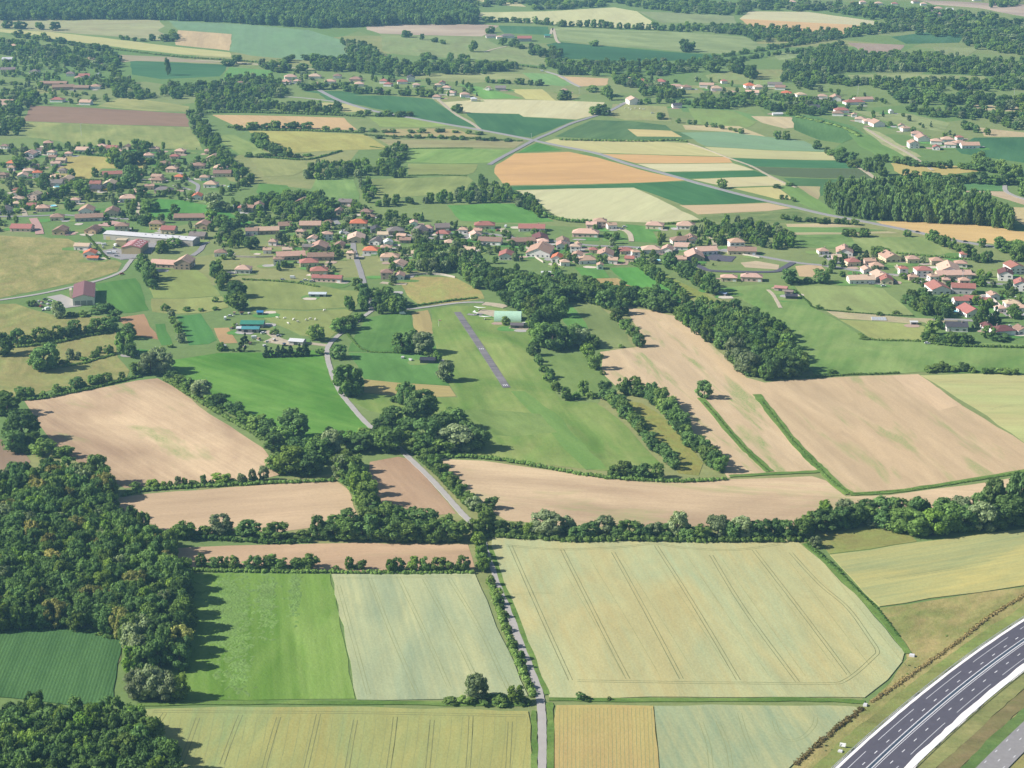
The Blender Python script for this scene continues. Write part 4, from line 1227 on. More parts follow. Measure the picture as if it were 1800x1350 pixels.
# the right-hand village
for a in [(1447, 447, 20, 'k', 'w', 'h'), (1487, 450, 32, 'k', 'w', 'f'), (1500, 468, 26, 'r', 'c', 'h'), (1567, 461, 32, 'k', 'c', 'f'), (1605, 463, 24, 'k', 'c', 'h'), (1542, 474, 26, 'k', 'c', 'h'),
          (1647, 466, 24, 'k', 'c', 'h'), (1690, 470, 24, 'k', 'w', 'h'), (1624, 487, 32, 'r', 'w', 'h2'), (1672, 483, 42, 'p', 'w', 'f'), (1677, 491, 70, 'p', 'c', 'g'), (1515, 499, 52, 't', 'w', 'g'),
          (1550, 493, 30, 'p', 'w', 'f'), (1560, 500, 24, 'r', 'c', 'f'), (1652, 517, 38, 'r', 'w', 'f'), (1709, 534, 28, 'r', 'w', 'g'), (1732, 537, 24, 'r', 'w', 'g'), (1690, 537, 28, 'r', 'w', 'g'), (1709, 557, 36, 'r', 'w', 'f'), (1694, 454, 12, 'r', 'w', 'h'),
          (1786, 482, 30, 'r', 'w', 'f2'), (1770, 494, 28, 'm', 'w', 'f2'), (1797, 512, 26, 'r', 'w', 'f2'), (1781, 541, 30, 't', 'w', 'h'), (1797, 548, 22, 'p', 'w', 'h'), (1797, 588, 22, 'b', 'w', 'f'),
          (1765, 590, 42, 'm', 'w', 'h'), (1737, 582, 20, 'm', 'w', 'f'), (1820, 500, 30, 'k', 'w', 'h'), (1825, 560, 30, 'r', 'w', 'h')]:
    house(*a)
house(1695, 517, 46, 'r', 'g', 'g', hw=5.6, label='big red-roofed building with tall grey walls beside the courtyard')
house(1683, 583, 42, 'n', 'w', 'g', label='white villa with a dark slate roof behind the hedge of the green plain')
# hamlets further out
for a in [(157, 111, 17, 'k', 'w', 'h2'), (175, 118, 16, 'k', 'w', 'h'), (60, 130, 18, 'g', 'w', 'h'), (13, 127, 28, 'g', 'c', 'g'), (123, 134, 16, 'g', 'w', 'h'), (147, 138, 21, 'r', 'w', 'g'), (137, 141, 14, 'k', 'w', 'h'),
          (93, 151, 55, 'b', 's', 'g'), (110, 158, 42, 'b', 's', 'g'), (143, 158, 30, 'b', 's', 'g'), (167, 157, 20, 'k', 'w', 'h'), (10, 184, 28, 'k', 'w', 'g'), (4, 190, 20, 'p', 'w', 'h'), (100, 180, 26, 'r', 'w', 'h'),
          (150, 185, 23, 'k', 'w', 'g'), (23, 84, 15, 'k', 'w', 'h'), (12, 108, 20, 'w', 'g', 'g'), (172, 136, 9, 'w', 'w', 'f'), (510, 140, 24, 'p', 'w', 'h'), (502, 148, 20, 'k', 'w', 'h'), (522, 147, 14, 'k', 'w', 'h'), (553, 138, 24, 't', 'w', 'h'), (557, 153, 20, 'k', 'w', 'h'),
          (580, 148, 22, 'k', 'w', 'h'), (593, 138, 16, 'b', 'w', 'h'), (390, 147, 8, 'w', 'y', 'f'), (423, 150, 12, 'b', 'w', 'h'), (455, 145, 14, 'b', 'w', 'h'), (625, 143, 24, 'b', 'p', 'h'), (631, 152, 18, 'p', 'w', 'h'), (677, 104, 13, 'p', 'w', 'h'),
          (675, 147, 16, 'r', 'w', 'h'), (682, 152, 16, 'r', 'w', 'h'), (707, 148, 20, 'r', 'w', 'h'), (722, 144, 15, 'n', 'w', 'f2'), (732, 154, 14, 'p', 'w', 'h'), (777, 150, 12, 'r', 'w', 'f'), (770, 153, 12, 'p', 'w', 'h'), (785, 158, 16, 'p', 'w', 'h'),
          (793, 168, 17, 'p', 'w', 'h'), (817, 171, 18, 'k', 'w', 'h'), (833, 178, 12, 'w', 'w', 'h'), (768, 174, 16, 'k', 'w', 'h'), (667, 164, 17, 'g', 'w', 'h'), (880, 159, 20, 'g', 'g', 'g'), (992, 163, 12, 'k', 'w', 'h'), (858, 159, 8, 'p', 'w', 'f'),
          (863, 67, 20, 'g', 'w', 'g'), (878, 69, 12, 'p', 'w', 'h'), (892, 67, 26, 'g', 'w', 'h'), (1113, 143, 18, 'k', 'w', 'h'), (1130, 147, 18, 'r', 'w', 'h'), (1162, 148, 20, 'r', 'w', 'h'), (1137, 155, 16, 'k', 'w', 'h'), (1189, 156, 28, 'k', 'w', 'h'), (1113, 184, 22, 'p', 'w', 'f2'),
          (1190, 190, 18, 'n', 'w', 'g'), (1207, 158, 18, 'b', 'w', 'h'), (1243, 154, 28, 'k', 'w', 'g'), (1260, 160, 22, 'k', 'w', 'h'), (1273, 147, 12, 'r', 'w', 'h'), (1287, 167, 16, 'k', 'w', 'h'), (1318, 155, 20, 'o', 'w', 'h'), (1334, 157, 20, 't', 'w', 'h'), (1363, 153, 28, 'g', 'w', 'g'),
          (1372, 158, 20, 'b', 'w', 'g'), (1323, 167, 26, 'p', 'w', 'g'), (1383, 168, 20, 'o', 'w', 'h'), (1408, 171, 20, 't', 'w', 'h'), (1447, 174, 18, 'k', 'w', 'h'), (1470, 178, 22, 'k', 'w', 'f'), (1518, 179, 38, 'k', 'w', 'g'), (1433, 193, 20, 'n', 'w', 'g'),
          (1480, 199, 28, 'r', 'w', 'h'), (1474, 204, 22, 'b', 'w', 'h'), (1567, 200, 8, 'w', 'w', 'f'), (1513, 214, 20, 'p', 'w', 'h'), (1502, 206, 10, 'k', 'w', 'f'), (1528, 218, 22, 'p', 'w', 'h'), (1543, 223, 24, 'k', 'w', 'f'), (1593, 231, 18, 'k', 'w', 'h'), (1585, 226, 12, 'k', 'w', 'f'),
          (1613, 240, 22, 'k', 'w', 'h'), (1623, 249, 24, 'k', 'w', 'f'), (1607, 261, 20, 'k', 'w', 'f2'), (1647, 254, 22, 'p', 'w', 'h'), (1647, 264, 14, 'r', 'w', 'f'), (1667, 250, 24, 'p', 'w', 'h'), (1687, 247, 14, 'r', 'w', 'h'), (1688, 256, 24, 'k', 'w', 'h'), (1706, 261, 36, 'k', 'w', 'g'), (1672, 260, 22, 'p', 'w', 'h'),
          (1477, 10, 14, 'p', 'w', 'h'), (1500, 8, 10, 'r', 'w', 'h'), (1517, 7, 12, 'p', 'w', 'h'), (1545, 9, 14, 'p', 'w', 'h'), (1573, 9, 12, 'r', 'w', 'h'), (1583, 20, 16, 'b', 'w', 'h'), (1547, 24, 24, 'b', 's', 'g'), (1640, 24, 20, 'g', 'w', 'h'), (1650, 18, 16, 'k', 'w', 'h'), (1670, 20, 14, 'w', 'w', 'g'), (1697, 31, 28, 'b', 's', 'g'),
          (1393, 6, 14, 'p', 'w', 'h'), (1337, 7, 10, 'k', 'w', 'h'), (1305, 4, 10, 'k', 'w', 'h'), (1610, 6, 14, 'b', 'w', 'h'), (1624, 10, 12, 'p', 'w', 'h'), (1460, 16, 14, 'k', 'w', 'h'), (1530, 14, 10, 'r', 'w', 'h'), (1650, 28, 14, 'k', 'w', 'h'), (1718, 2, 16, 'w', 'w', 'g'), (1630, 20, 12, 'k', 'w', 'h')]:
    house(*a)
house(1502, 184, 40, 'r', 'w', 'h', d=14, label='wide hall with a red hip roof in the far hamlet by the woods')
house(922, 73, 28, 'r', 'g', 'g', d=16, hw=5.5, plain_=True, label='large barn with a red roof at the far farm', name='barn', cat='barn')
house(962, 66, 11, 'e', 'g', 'g', plain_=True, label='small turquoise-roofed shed at the far farm', name='shed', cat='shed')
house(1367, 203, 20, 'w', 'w', 'g', d=6, hw=2.2, plain_=True, label='low white greenhouse roof among trees in the far hamlet', name='greenhouse', cat='greenhouse')
# smaller houses filling the gaps of the same streets
fr = random.Random(77)
for poly, n_ in (([(0, 265), (90, 262), (240, 300), (330, 330), (330, 344), (200, 345), (60, 372), (0, 372)], 20), ([(460, 405), (560, 405), (600, 430), (640, 480), (560, 478), (470, 470)], 8),
                 ([(650, 410), (720, 412), (860, 420), (900, 440), (720, 455), (660, 450)], 8), ([(900, 425), (1000, 440), (1130, 450), (1130, 462), (1000, 470), (905, 450)], 8),
                 ([(1450, 455), (1560, 470), (1700, 500), (1790, 545), (1760, 560), (1640, 500), (1500, 480)], 10)):
    got = 0
    for _ in range(900):
        if got >= n_:
            break
        x, y = fr.uniform(min(q[0] for q in poly), max(q[0] for q in poly)), fr.uniform(min(q[1] for q in poly), max(q[1] for q in poly))
        ins, j_ = False, len(poly) - 1
        for i_ in range(len(poly)):
            a_, b_ = poly[i_], poly[j_]
            if (a_[1] > y) != (b_[1] > y) and x < (b_[0] - a_[0]) * (y - a_[1]) / (b_[1] - a_[1]) + a_[0]:
                ins = not ins
            j_ = i_
        p = P(x, y)
        if not ins or 110 < x < 265 and 268 < y < 318 or any((p.x - hx) ** 2 + (p.y + 5 - hy) ** 2 < (hr + 10) ** 2 for hx, hy, hr in HOUSES):
            continue
        house(x, y, fr.uniform(15, 22), fr.choice('ppkkbttrkp'), fr.choice('wwwcp'), fr.choice(['h', 'f', 'h2', 'g']))
        got += 1
label_out(HOUSE_LABELS)
# ================================================================== NOTABLE BUILDINGS
def block(name, cat, label, loc, rz=0.0, group=None):
    root = empty(name, loc, rz)
    return tag(root, label, cat, group)


def coloured(o, rgb, k=0.6):
    o['col_a'] = list(alb(rgb, k))
    return o


# long warehouse with the white roof, and the hall in front of it
p0, p1 = P(182, 421), P(339, 433)
dv = p1 - p0
L_ = dv.length
a_ = math.atan2(dv.y, dv.x)
mid = (p0 + p1) / 2
n_ = Vector((-math.sin(a_), math.cos(a_), 0))
root = block('warehouse', 'warehouse', 'long low warehouse with a bright white metal roof', mid + n_ * 7.5, a_)
HOUSES.append((mid.x, mid.y, 12))
for dx in (-35, -20, 20, 35):
    HOUSES.append((mid.x + dx, mid.y + 5, 9))
coloured(gable_body(L_, 15, 5.6, 1.4, 'g').build('wall', M['wall'], root), (214, 206, 196))
coloured(roof_body(L_, 15, 5.6, 1.4, 'g', 0.4).build('roof', M['roof'], root), (224, 222, 224), 0.62)
m_ = MB()
m_.box(-2.2, 2.2, -0.06, 0.06, 0, 3.2)
gate = m_.data('loading_door', M['paint'])
for i in range(9):
    o = link(bpy.data.objects.new('loading_door', gate), root)
    o.location = (-L_ / 2 + 5 + i * (L_ - 10) / 8, -7.53, 0.05)
    coloured(o, (190, 182, 170) if i % 3 else (226, 208, 150))
m_ = MB()
m_.box(-0.7, 0.7, -0.45, 0.45, 0, 0.18)
sk = m_.data('roof_light', M['glass'])
for i in range(7):
    o = link(bpy.data.objects.new('roof_light', sk), root)
    o.location = (-L_ * 0.05 + i * L_ * 0.075, -2.2, 6.86)
    o.rotation_euler = (math.atan2(1.4, 7.5), 0, 0)
root = block('hall', 'hall', 'gabled hall with a pink roof full of white roof lights', P(233, 447) + Vector((0, 13, 0)), math.radians(90 - 5))
HOUSES.append((root.location.x, root.location.y, 14))
coloured(gable_body(27, 18, 6.2, 2.4, 'g').build('wall', M['wall'], root), (226, 206, 158))
coloured(roof_body(27, 18, 6.2, 2.4, 'g', 0.35).build('roof', M['roof'], root), (196, 128, 128))
m_ = MB()
m_.box(-0.55, 0.55, -1.3, 1.3, 0, 0.1)
sk = m_.data('roof_light', M['white'])
for i in range(4):
    for sgn in (-1, 1):
        for y_ in (3.0, 6.2):
            o = link(bpy.data.objects.new('roof_light', sk), root)
            o.location = (-10 + i * 6.4 + (1.2 if y_ > 4 else 0), sgn * y_, 6.2 + 2.4 * (1 - y_ / 9) + 0.22)
            o.rotation_euler = (-sgn * math.atan2(2.4, 9), 0, 0)
root = block('annex', 'building', 'cream flat-roofed annex joining the pink hall to the warehouse', P(213, 433) + Vector((0, 5, 0)), math.radians(-4))
m_ = MB()
m_.box(-5, 5, -4.5, 4.5, -0.2, 5.6)
coloured(m_.build('wall', M['wall'], root), (226, 208, 162))
m_ = MB()
m_.box(-5.2, 5.2, -4.7, 4.7, 5.6, 5.85)
coloured(m_.build('roof', M['roof'], root), (220, 202, 170))
# two new houses by the dry pasture
house(144, 440, 30, 't', 'w', 'g', d=9, label='new tan-roofed house on the edge of the dry pasture', name='house')
house(157, 452, 24, 'o', 'w', 'f', d=11, label='new white bungalow with an orange roof beside the green hedge')
house(163, 458, 22, 'o', 'g', 'g', d=6, hw=2.6, label='low orange-roofed garage joined to the new white bungalow', name='garage', cat='garage', plain_=True)

# maroon barn
root = block('barn', 'barn', 'large barn with a maroon roof and a pale yellow side wall', P(147, 536) + Vector((-4, 22, 0)), math.radians(101))
HOUSES.append((root.location.x, root.location.y, 20))
coloured(gable_body(48, 17.5, 6.6, 2.6, 'g').build('wall', M['wall'], root), (238, 232, 214), 0.8)
coloured(roof_body(48, 17.5, 6.6, 2.6, 'g', 0.4).build('roof', M['roof'], root), (146, 106, 108))
m_ = MB()
m_.box(-2.2, 2.2, -0.07, 0.07, 0, 4.0)
bd = m_.data('barn_door', M['paint'])
for i in range(3):
    o = coloured(link(bpy.data.objects.new('barn_door', bd), root), (180, 176, 168))
    o.location = (-24.03, -5 + i * 5, 0.05)
    o.rotation_euler = (0, 0, math.pi / 2)
root = block('barn_porch', 'shed', 'tall pale lean-to wall against the maroon barn', P(123, 524) + Vector((0, 4, 0)), math.radians(101))
m_ = MB()
m_.box(-4, 4, -0.9, 0.9, -0.2, 6.6)
coloured(m_.build('wall', M['wall'], root), (238, 226, 186))
m_ = MB()
m_.box(-4.1, 4.1, -1.0, 1.0, 6.6, 6.8)
coloured(m_.build('roof', M['roof'], root), (226, 216, 190))


# farm with green roofs
def shed(x, y, wpx, d, hw, rise, roofc, wallc, label, ang=-2, name='farm_shed', cat='shed', over=0.5):
    p = P(x, y)
    w = wpx / scale_at(p)
    root = block(name, cat, label, p + Vector((0, d / 2, 0)), math.radians(ang))
    HOUSES.append((root.location.x, root.location.y, w / 2))
    coloured(gable_body(w, d, hw, rise, 'g').build('wall', M['wall'], root), wallc)
    coloured(roof_body(w, d, hw, rise, 'g', over).build('roof', M['roof'], root), roofc)
    m_ = MB()
    m_.box(-1.6, 1.6, -0.06, 0.06, 0, min(2.4, hw * 0.8))
    gd = m_.data('shed_door', M['dark'])
    for i in range(max(1, int(w / 6))):
        o = link(bpy.data.objects.new('shed_door', gd), root)
        o.location = (-w / 2 + (i + 0.5) * w / max(1, int(w / 6)), -d / 2 - 0.02, 0.05)
    return root


shed(443, 577, 40, 11, 3.4, 1.5, (74, 150, 128), (196, 186, 176), 'long farm shed with a sea-green roof')
shed(440, 585, 30, 8, 3.0, 1.1, (88, 158, 166), (200, 190, 180), 'lower farm shed with a blue-green roof in front of the sea-green one')
shed(423, 583, 14, 6, 2.6, 0.7, (220, 222, 226), (200, 196, 190), 'small white-roofed lean-to beside the green-roofed farm sheds')
shed(522, 607, 26, 8, 3.0, 1.2, (232, 232, 234), (214, 210, 204), 'white tent-like barn behind the row of dark conifers', ang=-14)
shed(457, 554, 10, 5, 2.4, 0.8, (70, 140, 190), (170, 180, 190), 'small blue-roofed hut beyond the green-roofed farm')
shed(558, 522, 30, 7, 2.4, 0.9, (216, 226, 232), (200, 205, 206), 'pale greenhouse with a ridged roof in the sheep pasture', name='greenhouse', cat='greenhouse')
shed(678, 519, 20, 7, 2.6, 0.8, (86, 82, 92), (120, 116, 120), 'dark car port under trees beside the village street', name='car_port')
shed(752, 639, 26, 8, 2.6, 1.0, (66, 66, 78), (90, 88, 92), 'dark low shed with a black roof behind the pale willow', ang=-5)
shed(1374, 512, 22, 7, 2.8, 1.1, (204, 150, 140), (206, 190, 176), 'pink-roofed field shed standing alone on the green plain', ang=-20)
shed(1388, 518, 14, 6, 2.6, 0.8, (156, 140, 132), (150, 140, 130), 'brown stable joined on to the pink-roofed field shed', ang=-20)
shed(1392, 526, 20, 7, 2.6, 0.8, (74, 72, 84), (96, 92, 96), 'dark-roofed animal shelter below the pink-roofed field shed', ang=-8)
shed(1607, 571, 12, 4, 2.2, 0.4, (226, 226, 226), (190, 186, 182), 'small white-roofed shed at the corner of the allotments')
shed(1257, 510, 15, 4, 2.2, 0.5, (214, 214, 216), (150, 146, 142), 'white-roofed hut in the hedge beside the green plain', ang=-30)
shed(1272, 520, 14, 4, 2.2, 0.5, (150, 170, 200), (130, 126, 126), 'blue-grey hut in the hedge beside the green plain', ang=-35)
shed(960, 484, 16, 5, 2.4, 0.7, (228, 230, 232), (190, 190, 190), 'white-roofed garden shed among trees below the village street')
shed(238, 624, 9, 4, 2.2, 0.6, (150, 180, 214), (190, 190, 196), 'tiny blue-white hut beside the big willow')
# glasshouse frames in the allotment
root = block('cold_frame', 'greenhouse', 'low glazed cold frames in the middle of the allotment strip', P(1546, 563) + Vector((0, 3, 0)), math.radians(-5))
m_ = MB()
m_.box(-6, 6, -5, 5, 0, 0.7)
coloured(m_.build('frame', M['wall'], root), (220, 216, 206))
m_ = MB()
m_.box(-0.9, 0.9, -4.6, 4.6, 0.7, 0.78)
gp = m_.data('pane', M['steel'])
for i in range(5):
    link(bpy.data.objects.new('pane', gp), root).location = (-4.6 + i * 2.3, 0, 0)

# arched hangar
p = P(893, 566)
root = block('hangar', 'hangar', 'arched aircraft hangar with a pale green metal roof', p + Vector((0, 8, 0)), math.radians(-3))
HOUSES.append((root.location.x, root.location.y, 14))
W2, R2 = 11.0, 7.8
m_ = MB()
nseg = 18
for i in range(nseg + 1):
    t_ = math.pi * i / nseg
    for x_ in (-W2, W2):
        m_.v.append((x_, -R2 * math.cos(t_), R2 * 0.86 * math.sin(t_)))
for i in range(nseg):
    m_.f.append((i * 2, i * 2 + 1, i * 2 + 3, i * 2 + 2))
coloured(m_.build('roof', M['roof'], root, True), (182, 218, 190), 0.70)
m_ = MB()
m_.add([(-W2 + 0.1, -R2 * math.cos(math.pi * i / nseg) * 0.985, R2 * 0.845 * math.sin(math.pi * i / nseg)) for i in range(nseg + 1)], [tuple(range(nseg + 1))])
coloured(m_.build('end_wall', M['wall'], root), (206, 186, 150))
m_ = MB()
m_.add([(W2 - 0.1, -R2 * math.cos(math.pi * i / nseg) * 0.985, R2 * 0.845 * math.sin(math.pi * i / nseg)) for i in range(nseg + 1)], [tuple(range(nseg + 1))[::-1]])
coloured(m_.build('end_wall', M['wall'], root), (160, 190, 165))
m_ = MB()
m_.box(-W2 - 0.08, -W2 + 0.02, -4.6, 0, 0, 4.4)
m_.box(-W2 - 0.16, -W2 - 0.06, 0, 4.6, 0, 4.4)
coloured(m_.build('hangar_door', M['paint'], root), (190, 200, 190))
shed(909, 578, 22, 8, 2.8, 0.9, (120, 112, 116), (150, 134, 124), 'grey-roofed clubhouse with a terrace beside the arched hangar', ang=-4, name='clubhouse', cat='building')


# microlights: a triangular wing over a three-wheeled pod
def microlight(x, y, ang, label):
    root = block('microlight', 'microlight', label, P(x, y), math.radians(ang), 'microlights parked at the airfield')
    m_ = MB()
    w_, z_ = 5.0, 2.9
    v = [(1.7, 0, z_), (-1.6, w_, z_ - 0.25), (-2.2, w_ * 0.98, z_ - 0.22), (-0.9, 0, z_ - 0.1), (-2.2, -w_ * 0.98, z_ - 0.22), (-1.6, -w_, z_ - 0.25)]
    m_.add(v + [(a, b_, c_ - 0.08) for a, b_, c_ in v], [(0, 1, 2, 3), (0, 3, 4, 5), (9, 8, 7, 6), (11, 10, 9, 6), (0, 6, 7, 1), (1, 7, 8, 2), (2, 8, 9, 3), (3, 9, 10, 4), (4, 10, 11, 5), (5, 11, 6, 0)])
    m_.build('wing', M['white'], root)
    m_ = MB()
    m_.add([(1.5, 0, 0.75), (0.6, 0.38, 0.4), (-0.9, 0.4, 0.4), (-0.9, -0.4, 0.4), (0.6, -0.38, 0.4), (0.5, 0.3, 1.0), (-0.9, 0.3, 1.1), (-0.9, -0.3, 1.1), (0.5, -0.3, 1.0)],
           [(0, 1, 5), (1, 2, 6, 5), (2, 3, 7, 6), (3, 4, 8, 7), (4, 0, 8), (0, 5, 8), (5, 6, 7, 8), (0, 4, 3, 2, 1)])
    coloured(m_.build('pod', M['paint'], root), (230, 226, 220))
    m_ = MB()
    m_.bar((-0.5, 0, 1.0), (0, 0, z_ - 0.1), 0.05)
    m_.bar((0.9, 0, 1.0), (0.2, 0, z_ - 0.1), 0.04)
    m_.bar((-0.4, 1.0, 0.3), (-0.4, -1.0, 0.3), 0.04)
    m_.build('mast', M['steel'], root)
    wm = MB()
    wm.bar((0, -0.09, 0), (0, 0.09, 0), 0.25, 10)
    wd = wm.data('wheel', M['tyre'])
    for q in ((1.2, 0, 0.25), (-0.4, 1.0, 0.25), (-0.4, -1.0, 0.25)):
        link(bpy.data.objects.new('wheel', wd), root).location = q
    return root


microlight(842, 546, 252, 'white-winged microlight on the grass above the hangar apron')
microlight(834, 554, 200, 'small white-winged microlight at the end of the taxiway')
microlight(852, 562, 265, 'white-winged microlight below the hangar apron')

# ================================================================== VEHICLES
BODY = MB()
BODY.add([(-2.1, -0.86, 0.3), (2.1, -0.86, 0.3), (2.1, 0.86, 0.3), (-2.1, 0.86, 0.3), (-2.15, -0.84, 0.85), (2.1, -0.82, 0.75), (2.1, 0.82, 0.75), (-2.15, 0.84, 0.85)], BOXF)
BODY.add([(-1.35, -0.66, 1.38), (0.55, -0.66, 1.38), (0.55, 0.66, 1.38), (-1.35, 0.66, 1.38), (-1.3, -0.66, 1.44), (0.45, -0.66, 1.44), (0.45, 0.66, 1.44), (-1.3, 0.66, 1.44)], BOXF)
BODY = BODY.data('body', M['paint'])
GLASSB = MB()
GLASSB.add([(-1.95, -0.8, 0.84), (1.2, -0.8, 0.8), (1.2, 0.8, 0.8), (-1.95, 0.8, 0.84), (-1.38, -0.67, 1.385), (0.52, -0.67, 1.385), (0.52, 0.67, 1.385), (-1.38, 0.67, 1.385)], BOXF)
GLASSB = GLASSB.data('glazing', M['glass'])
WH = MB()
WH.bar((0, -0.1, 0), (0, 0.1, 0), 0.32, 10)
WH = WH.data('wheel', M['tyre'])
VAN = MB()
VAN.add([(-2.6, -0.95, 0.35), (2.5, -0.95, 0.35), (2.5, 0.95, 0.35), (-2.6, 0.95, 0.35), (-2.6, -0.92, 2.2), (1.3, -0.92, 2.2), (1.3, 0.92, 2.2), (-2.6, 0.92, 2.2)], BOXF)
VAN = VAN.data('body', M['paint'])
VGL = MB()
VGL.add([(1.42, -0.9, 1.35), (1.95, -0.9, 1.35), (1.95, 0.9, 1.35), (1.42, 0.9, 1.35), (1.2, -0.88, 2.0), (1.5, -0.88, 2.0), (1.5, 0.88, 2.0), (1.2, 0.88, 2.0)], BOXF)
VGL = VGL.data('windscreen', M['glass'])
CARS = []
PAINTN = {'white': (236, 236, 236), 'silver': (176, 178, 184), 'red': (170, 44, 40), 'dark blue': (52, 60, 92), 'black': (44, 44, 48), 'grey': (120, 122, 128), 'yellow': (226, 186, 40)}


def vehicle(x, y, ang, col, van=False, z=0.45):
    root = empty('parked_van' if van else 'parked_car', P(x, y, 0) + Vector((0, 0, z)), math.radians(ang))
    coloured(link(bpy.data.objects.new('body', VAN if van else BODY), root), PAINTN[col], 0.8)
    link(bpy.data.objects.new('windscreen' if van else 'glazing', VGL if van else GLASSB), root)
    for i in (-1, 1):
        for j in (-1, 1):
            link(bpy.data.objects.new('wheel', WH), root).location = (i * (1.6 if van else 1.3), j * 0.8, 0.32)
    tag(root, None, 'van' if van else 'car', 'vehicles parked in the villages')
    CARS.append((root, f"{col} {'van' if van else 'car'} parked"))


for a in [(184, 432, 20, 'white', True), (181, 436, 100, 'white'), (203, 433, 120, 'white', True), (200, 437, 100, 'silver'), (193, 447, 5, 'white', True), (202, 446, -5, 'white', True), (205, 451, 0, 'silver'),
          (176, 457, 0, 'silver'), (168, 458, 10, 'white'), (186, 336, 0, 'yellow', True), (214, 483, 40, 'red'), (62, 376, 10, 'dark blue'), (76, 371, 10, 'white'),
          (205, 387, 0, 'white'), (180, 404, 60, 'black'), (600, 411, 60, 'white', True), (604, 418, 80, 'white'), (537, 494, 10, 'white'), (497, 493, 10, 'silver'),
          (515, 490, 0, 'white', True), (530, 498, 0, 'dark blue'), (548, 496, 10, 'silver'), (655, 424, 60, 'white'), (663, 438, 10, 'white'), (730, 455, 0, 'white', True),
          (793, 412, 10, 'white'), (803, 413, 10, 'silver'), (875, 406, 40, 'red'), (889, 400, 80, 'white', True), (903, 423, 30, 'white'), (1085, 402, 10, 'white'), (1093, 404, 20, 'silver'), (1098, 400, 10, 'white'),
          (1123, 438, 30, 'white'), (1210, 461, 40, 'silver'), (1215, 455, 60, 'white'), (1262, 459, 70, 'black'), (1613, 409, -12, 'black'), (1697, 426, -12, 'black'),
          (1553, 428 + 76, 10, 'white'), (1530, 500, 0, 'silver'), (1571, 497, 80, 'black'), (1606, 482, 30, 'white'), (1672, 530, 20, 'white'), (708, 553, 5, 'white', True), (924, 572, 30, 'white', True),
          (396, 562, 100, 'white', True), (405, 557, 10, 'white'), (463, 587, 30, 'white'), (490, 592, 20, 'silver'), (448, 596, 10, 'white', True), (391, 608, 10, 'silver'), (80, 528, 30, 'black'),
          (88, 531, 10, 'white'), (72, 540, 80, 'red'), (95, 538, 10, 'silver'), (84, 545, 50, 'white', True), (1786, 525, 20, 'white'), (1630, 605, 0, 'white'), (1775, 575, 30, 'white'), (953, 126, 0, 'white', True), (1147, 200, 10, 'white')]:
    vehicle(*a)
label_out(CARS)

# ================================================================== SMALL THINGS
# swimming pools in the gardens
POOLS = []
for x, y, r in [(405, 329, 3.0), (93, 363, 4.0), (417, 363, 4.5), (40, 296, 2.6), (1156, 459, 2.8), (1680, 549, 2.4), (1592, 455, 2.6), (1670, 531, 2.6), (100, 329, 4.0)]:
    root = empty('swimming_pool', P(x, y))
    m_ = MB()
    n = 18
    m_.v = [(r * q * math.cos(2 * math.pi * i / n), r * q * math.sin(2 * math.pi * i / n), z) for q, z in ((1, 0), (1, 1.1), (0.9, 1.1), (0.9, 0.7)) for i in range(n)]
    for k in range(3):
        m_.f += [(k * n + i, k * n + (i + 1) % n, (k + 1) * n + (i + 1) % n, (k + 1) * n + i) for i in range(n)]
    m_.build('wall', M['white'], root)
    m_ = MB()
    m_.add([(r * 0.9 * math.cos(2 * math.pi * i / n), r * 0.9 * math.sin(2 * math.pi * i / n), 0.9) for i in range(n)], [tuple(range(n))])
    m_.build('water', M['water'], root)
    tag(root, None, 'pool', 'round garden pools')
    POOLS.append((root, 'round blue garden pool'))
label_out(POOLS)


# sheep and cattle
def animal_mesh(name, L_, H_, mat):
    """One continuous body: trunk, neck, head and four legs, from a skin skeleton."""
    me = bpy.data.meshes.new(name)
    v = [(-L_ * .45, 0, H_ * .78), (0, 0, H_ * .72), (L_ * .38, 0, H_ * .8), (L_ * .62, 0, H_ * .95), (L_ * .82, 0, H_ * .86),
         (-L_ * .42, .16, H_ * .45), (-L_ * .47, .16, H_ * .25), (-L_ * .42, .16, 0.02), (-L_ * .42, -.16, H_ * .45), (-L_ * .47, -.16, H_ * .25), (-L_ * .42, -.16, 0.02),
         (L_ * .34, .15, H_ * .42), (L_ * .34, .15, H_ * .22), (L_ * .34, .15, 0.02), (L_ * .34, -.15, H_ * .42), (L_ * .34, -.15, H_ * .22), (L_ * .34, -.15, 0.02)]
    e = [(0, 1), (1, 2), (2, 3), (3, 4), (0, 5), (5, 6), (6, 7), (0, 8), (8, 9), (9, 10), (2, 11), (11, 12), (12, 13), (2, 14), (14, 15), (15, 16)]
    me.from_pydata(v, e, [])
    me.materials.append(mat)
    o = bpy.data.objects.new(name, me)
    COL.objects.link(o)
    md = o.modifiers.new('skin', 'SKIN')
    rad = [.26, .3, .25, .13, .1] + [.12, .06, .05] * 4
    for i, r in enumerate(rad):
        me.skin_vertices[0].data[i].radius = (r * H_, r * H_)
    me.skin_vertices[0].data[1].use_root = True
    dg = bpy.context.evaluated_depsgraph_get()
    m2 = bpy.data.meshes.new_from_object(o.evaluated_get(dg))
    bpy.data.objects.remove(o)
    return m2


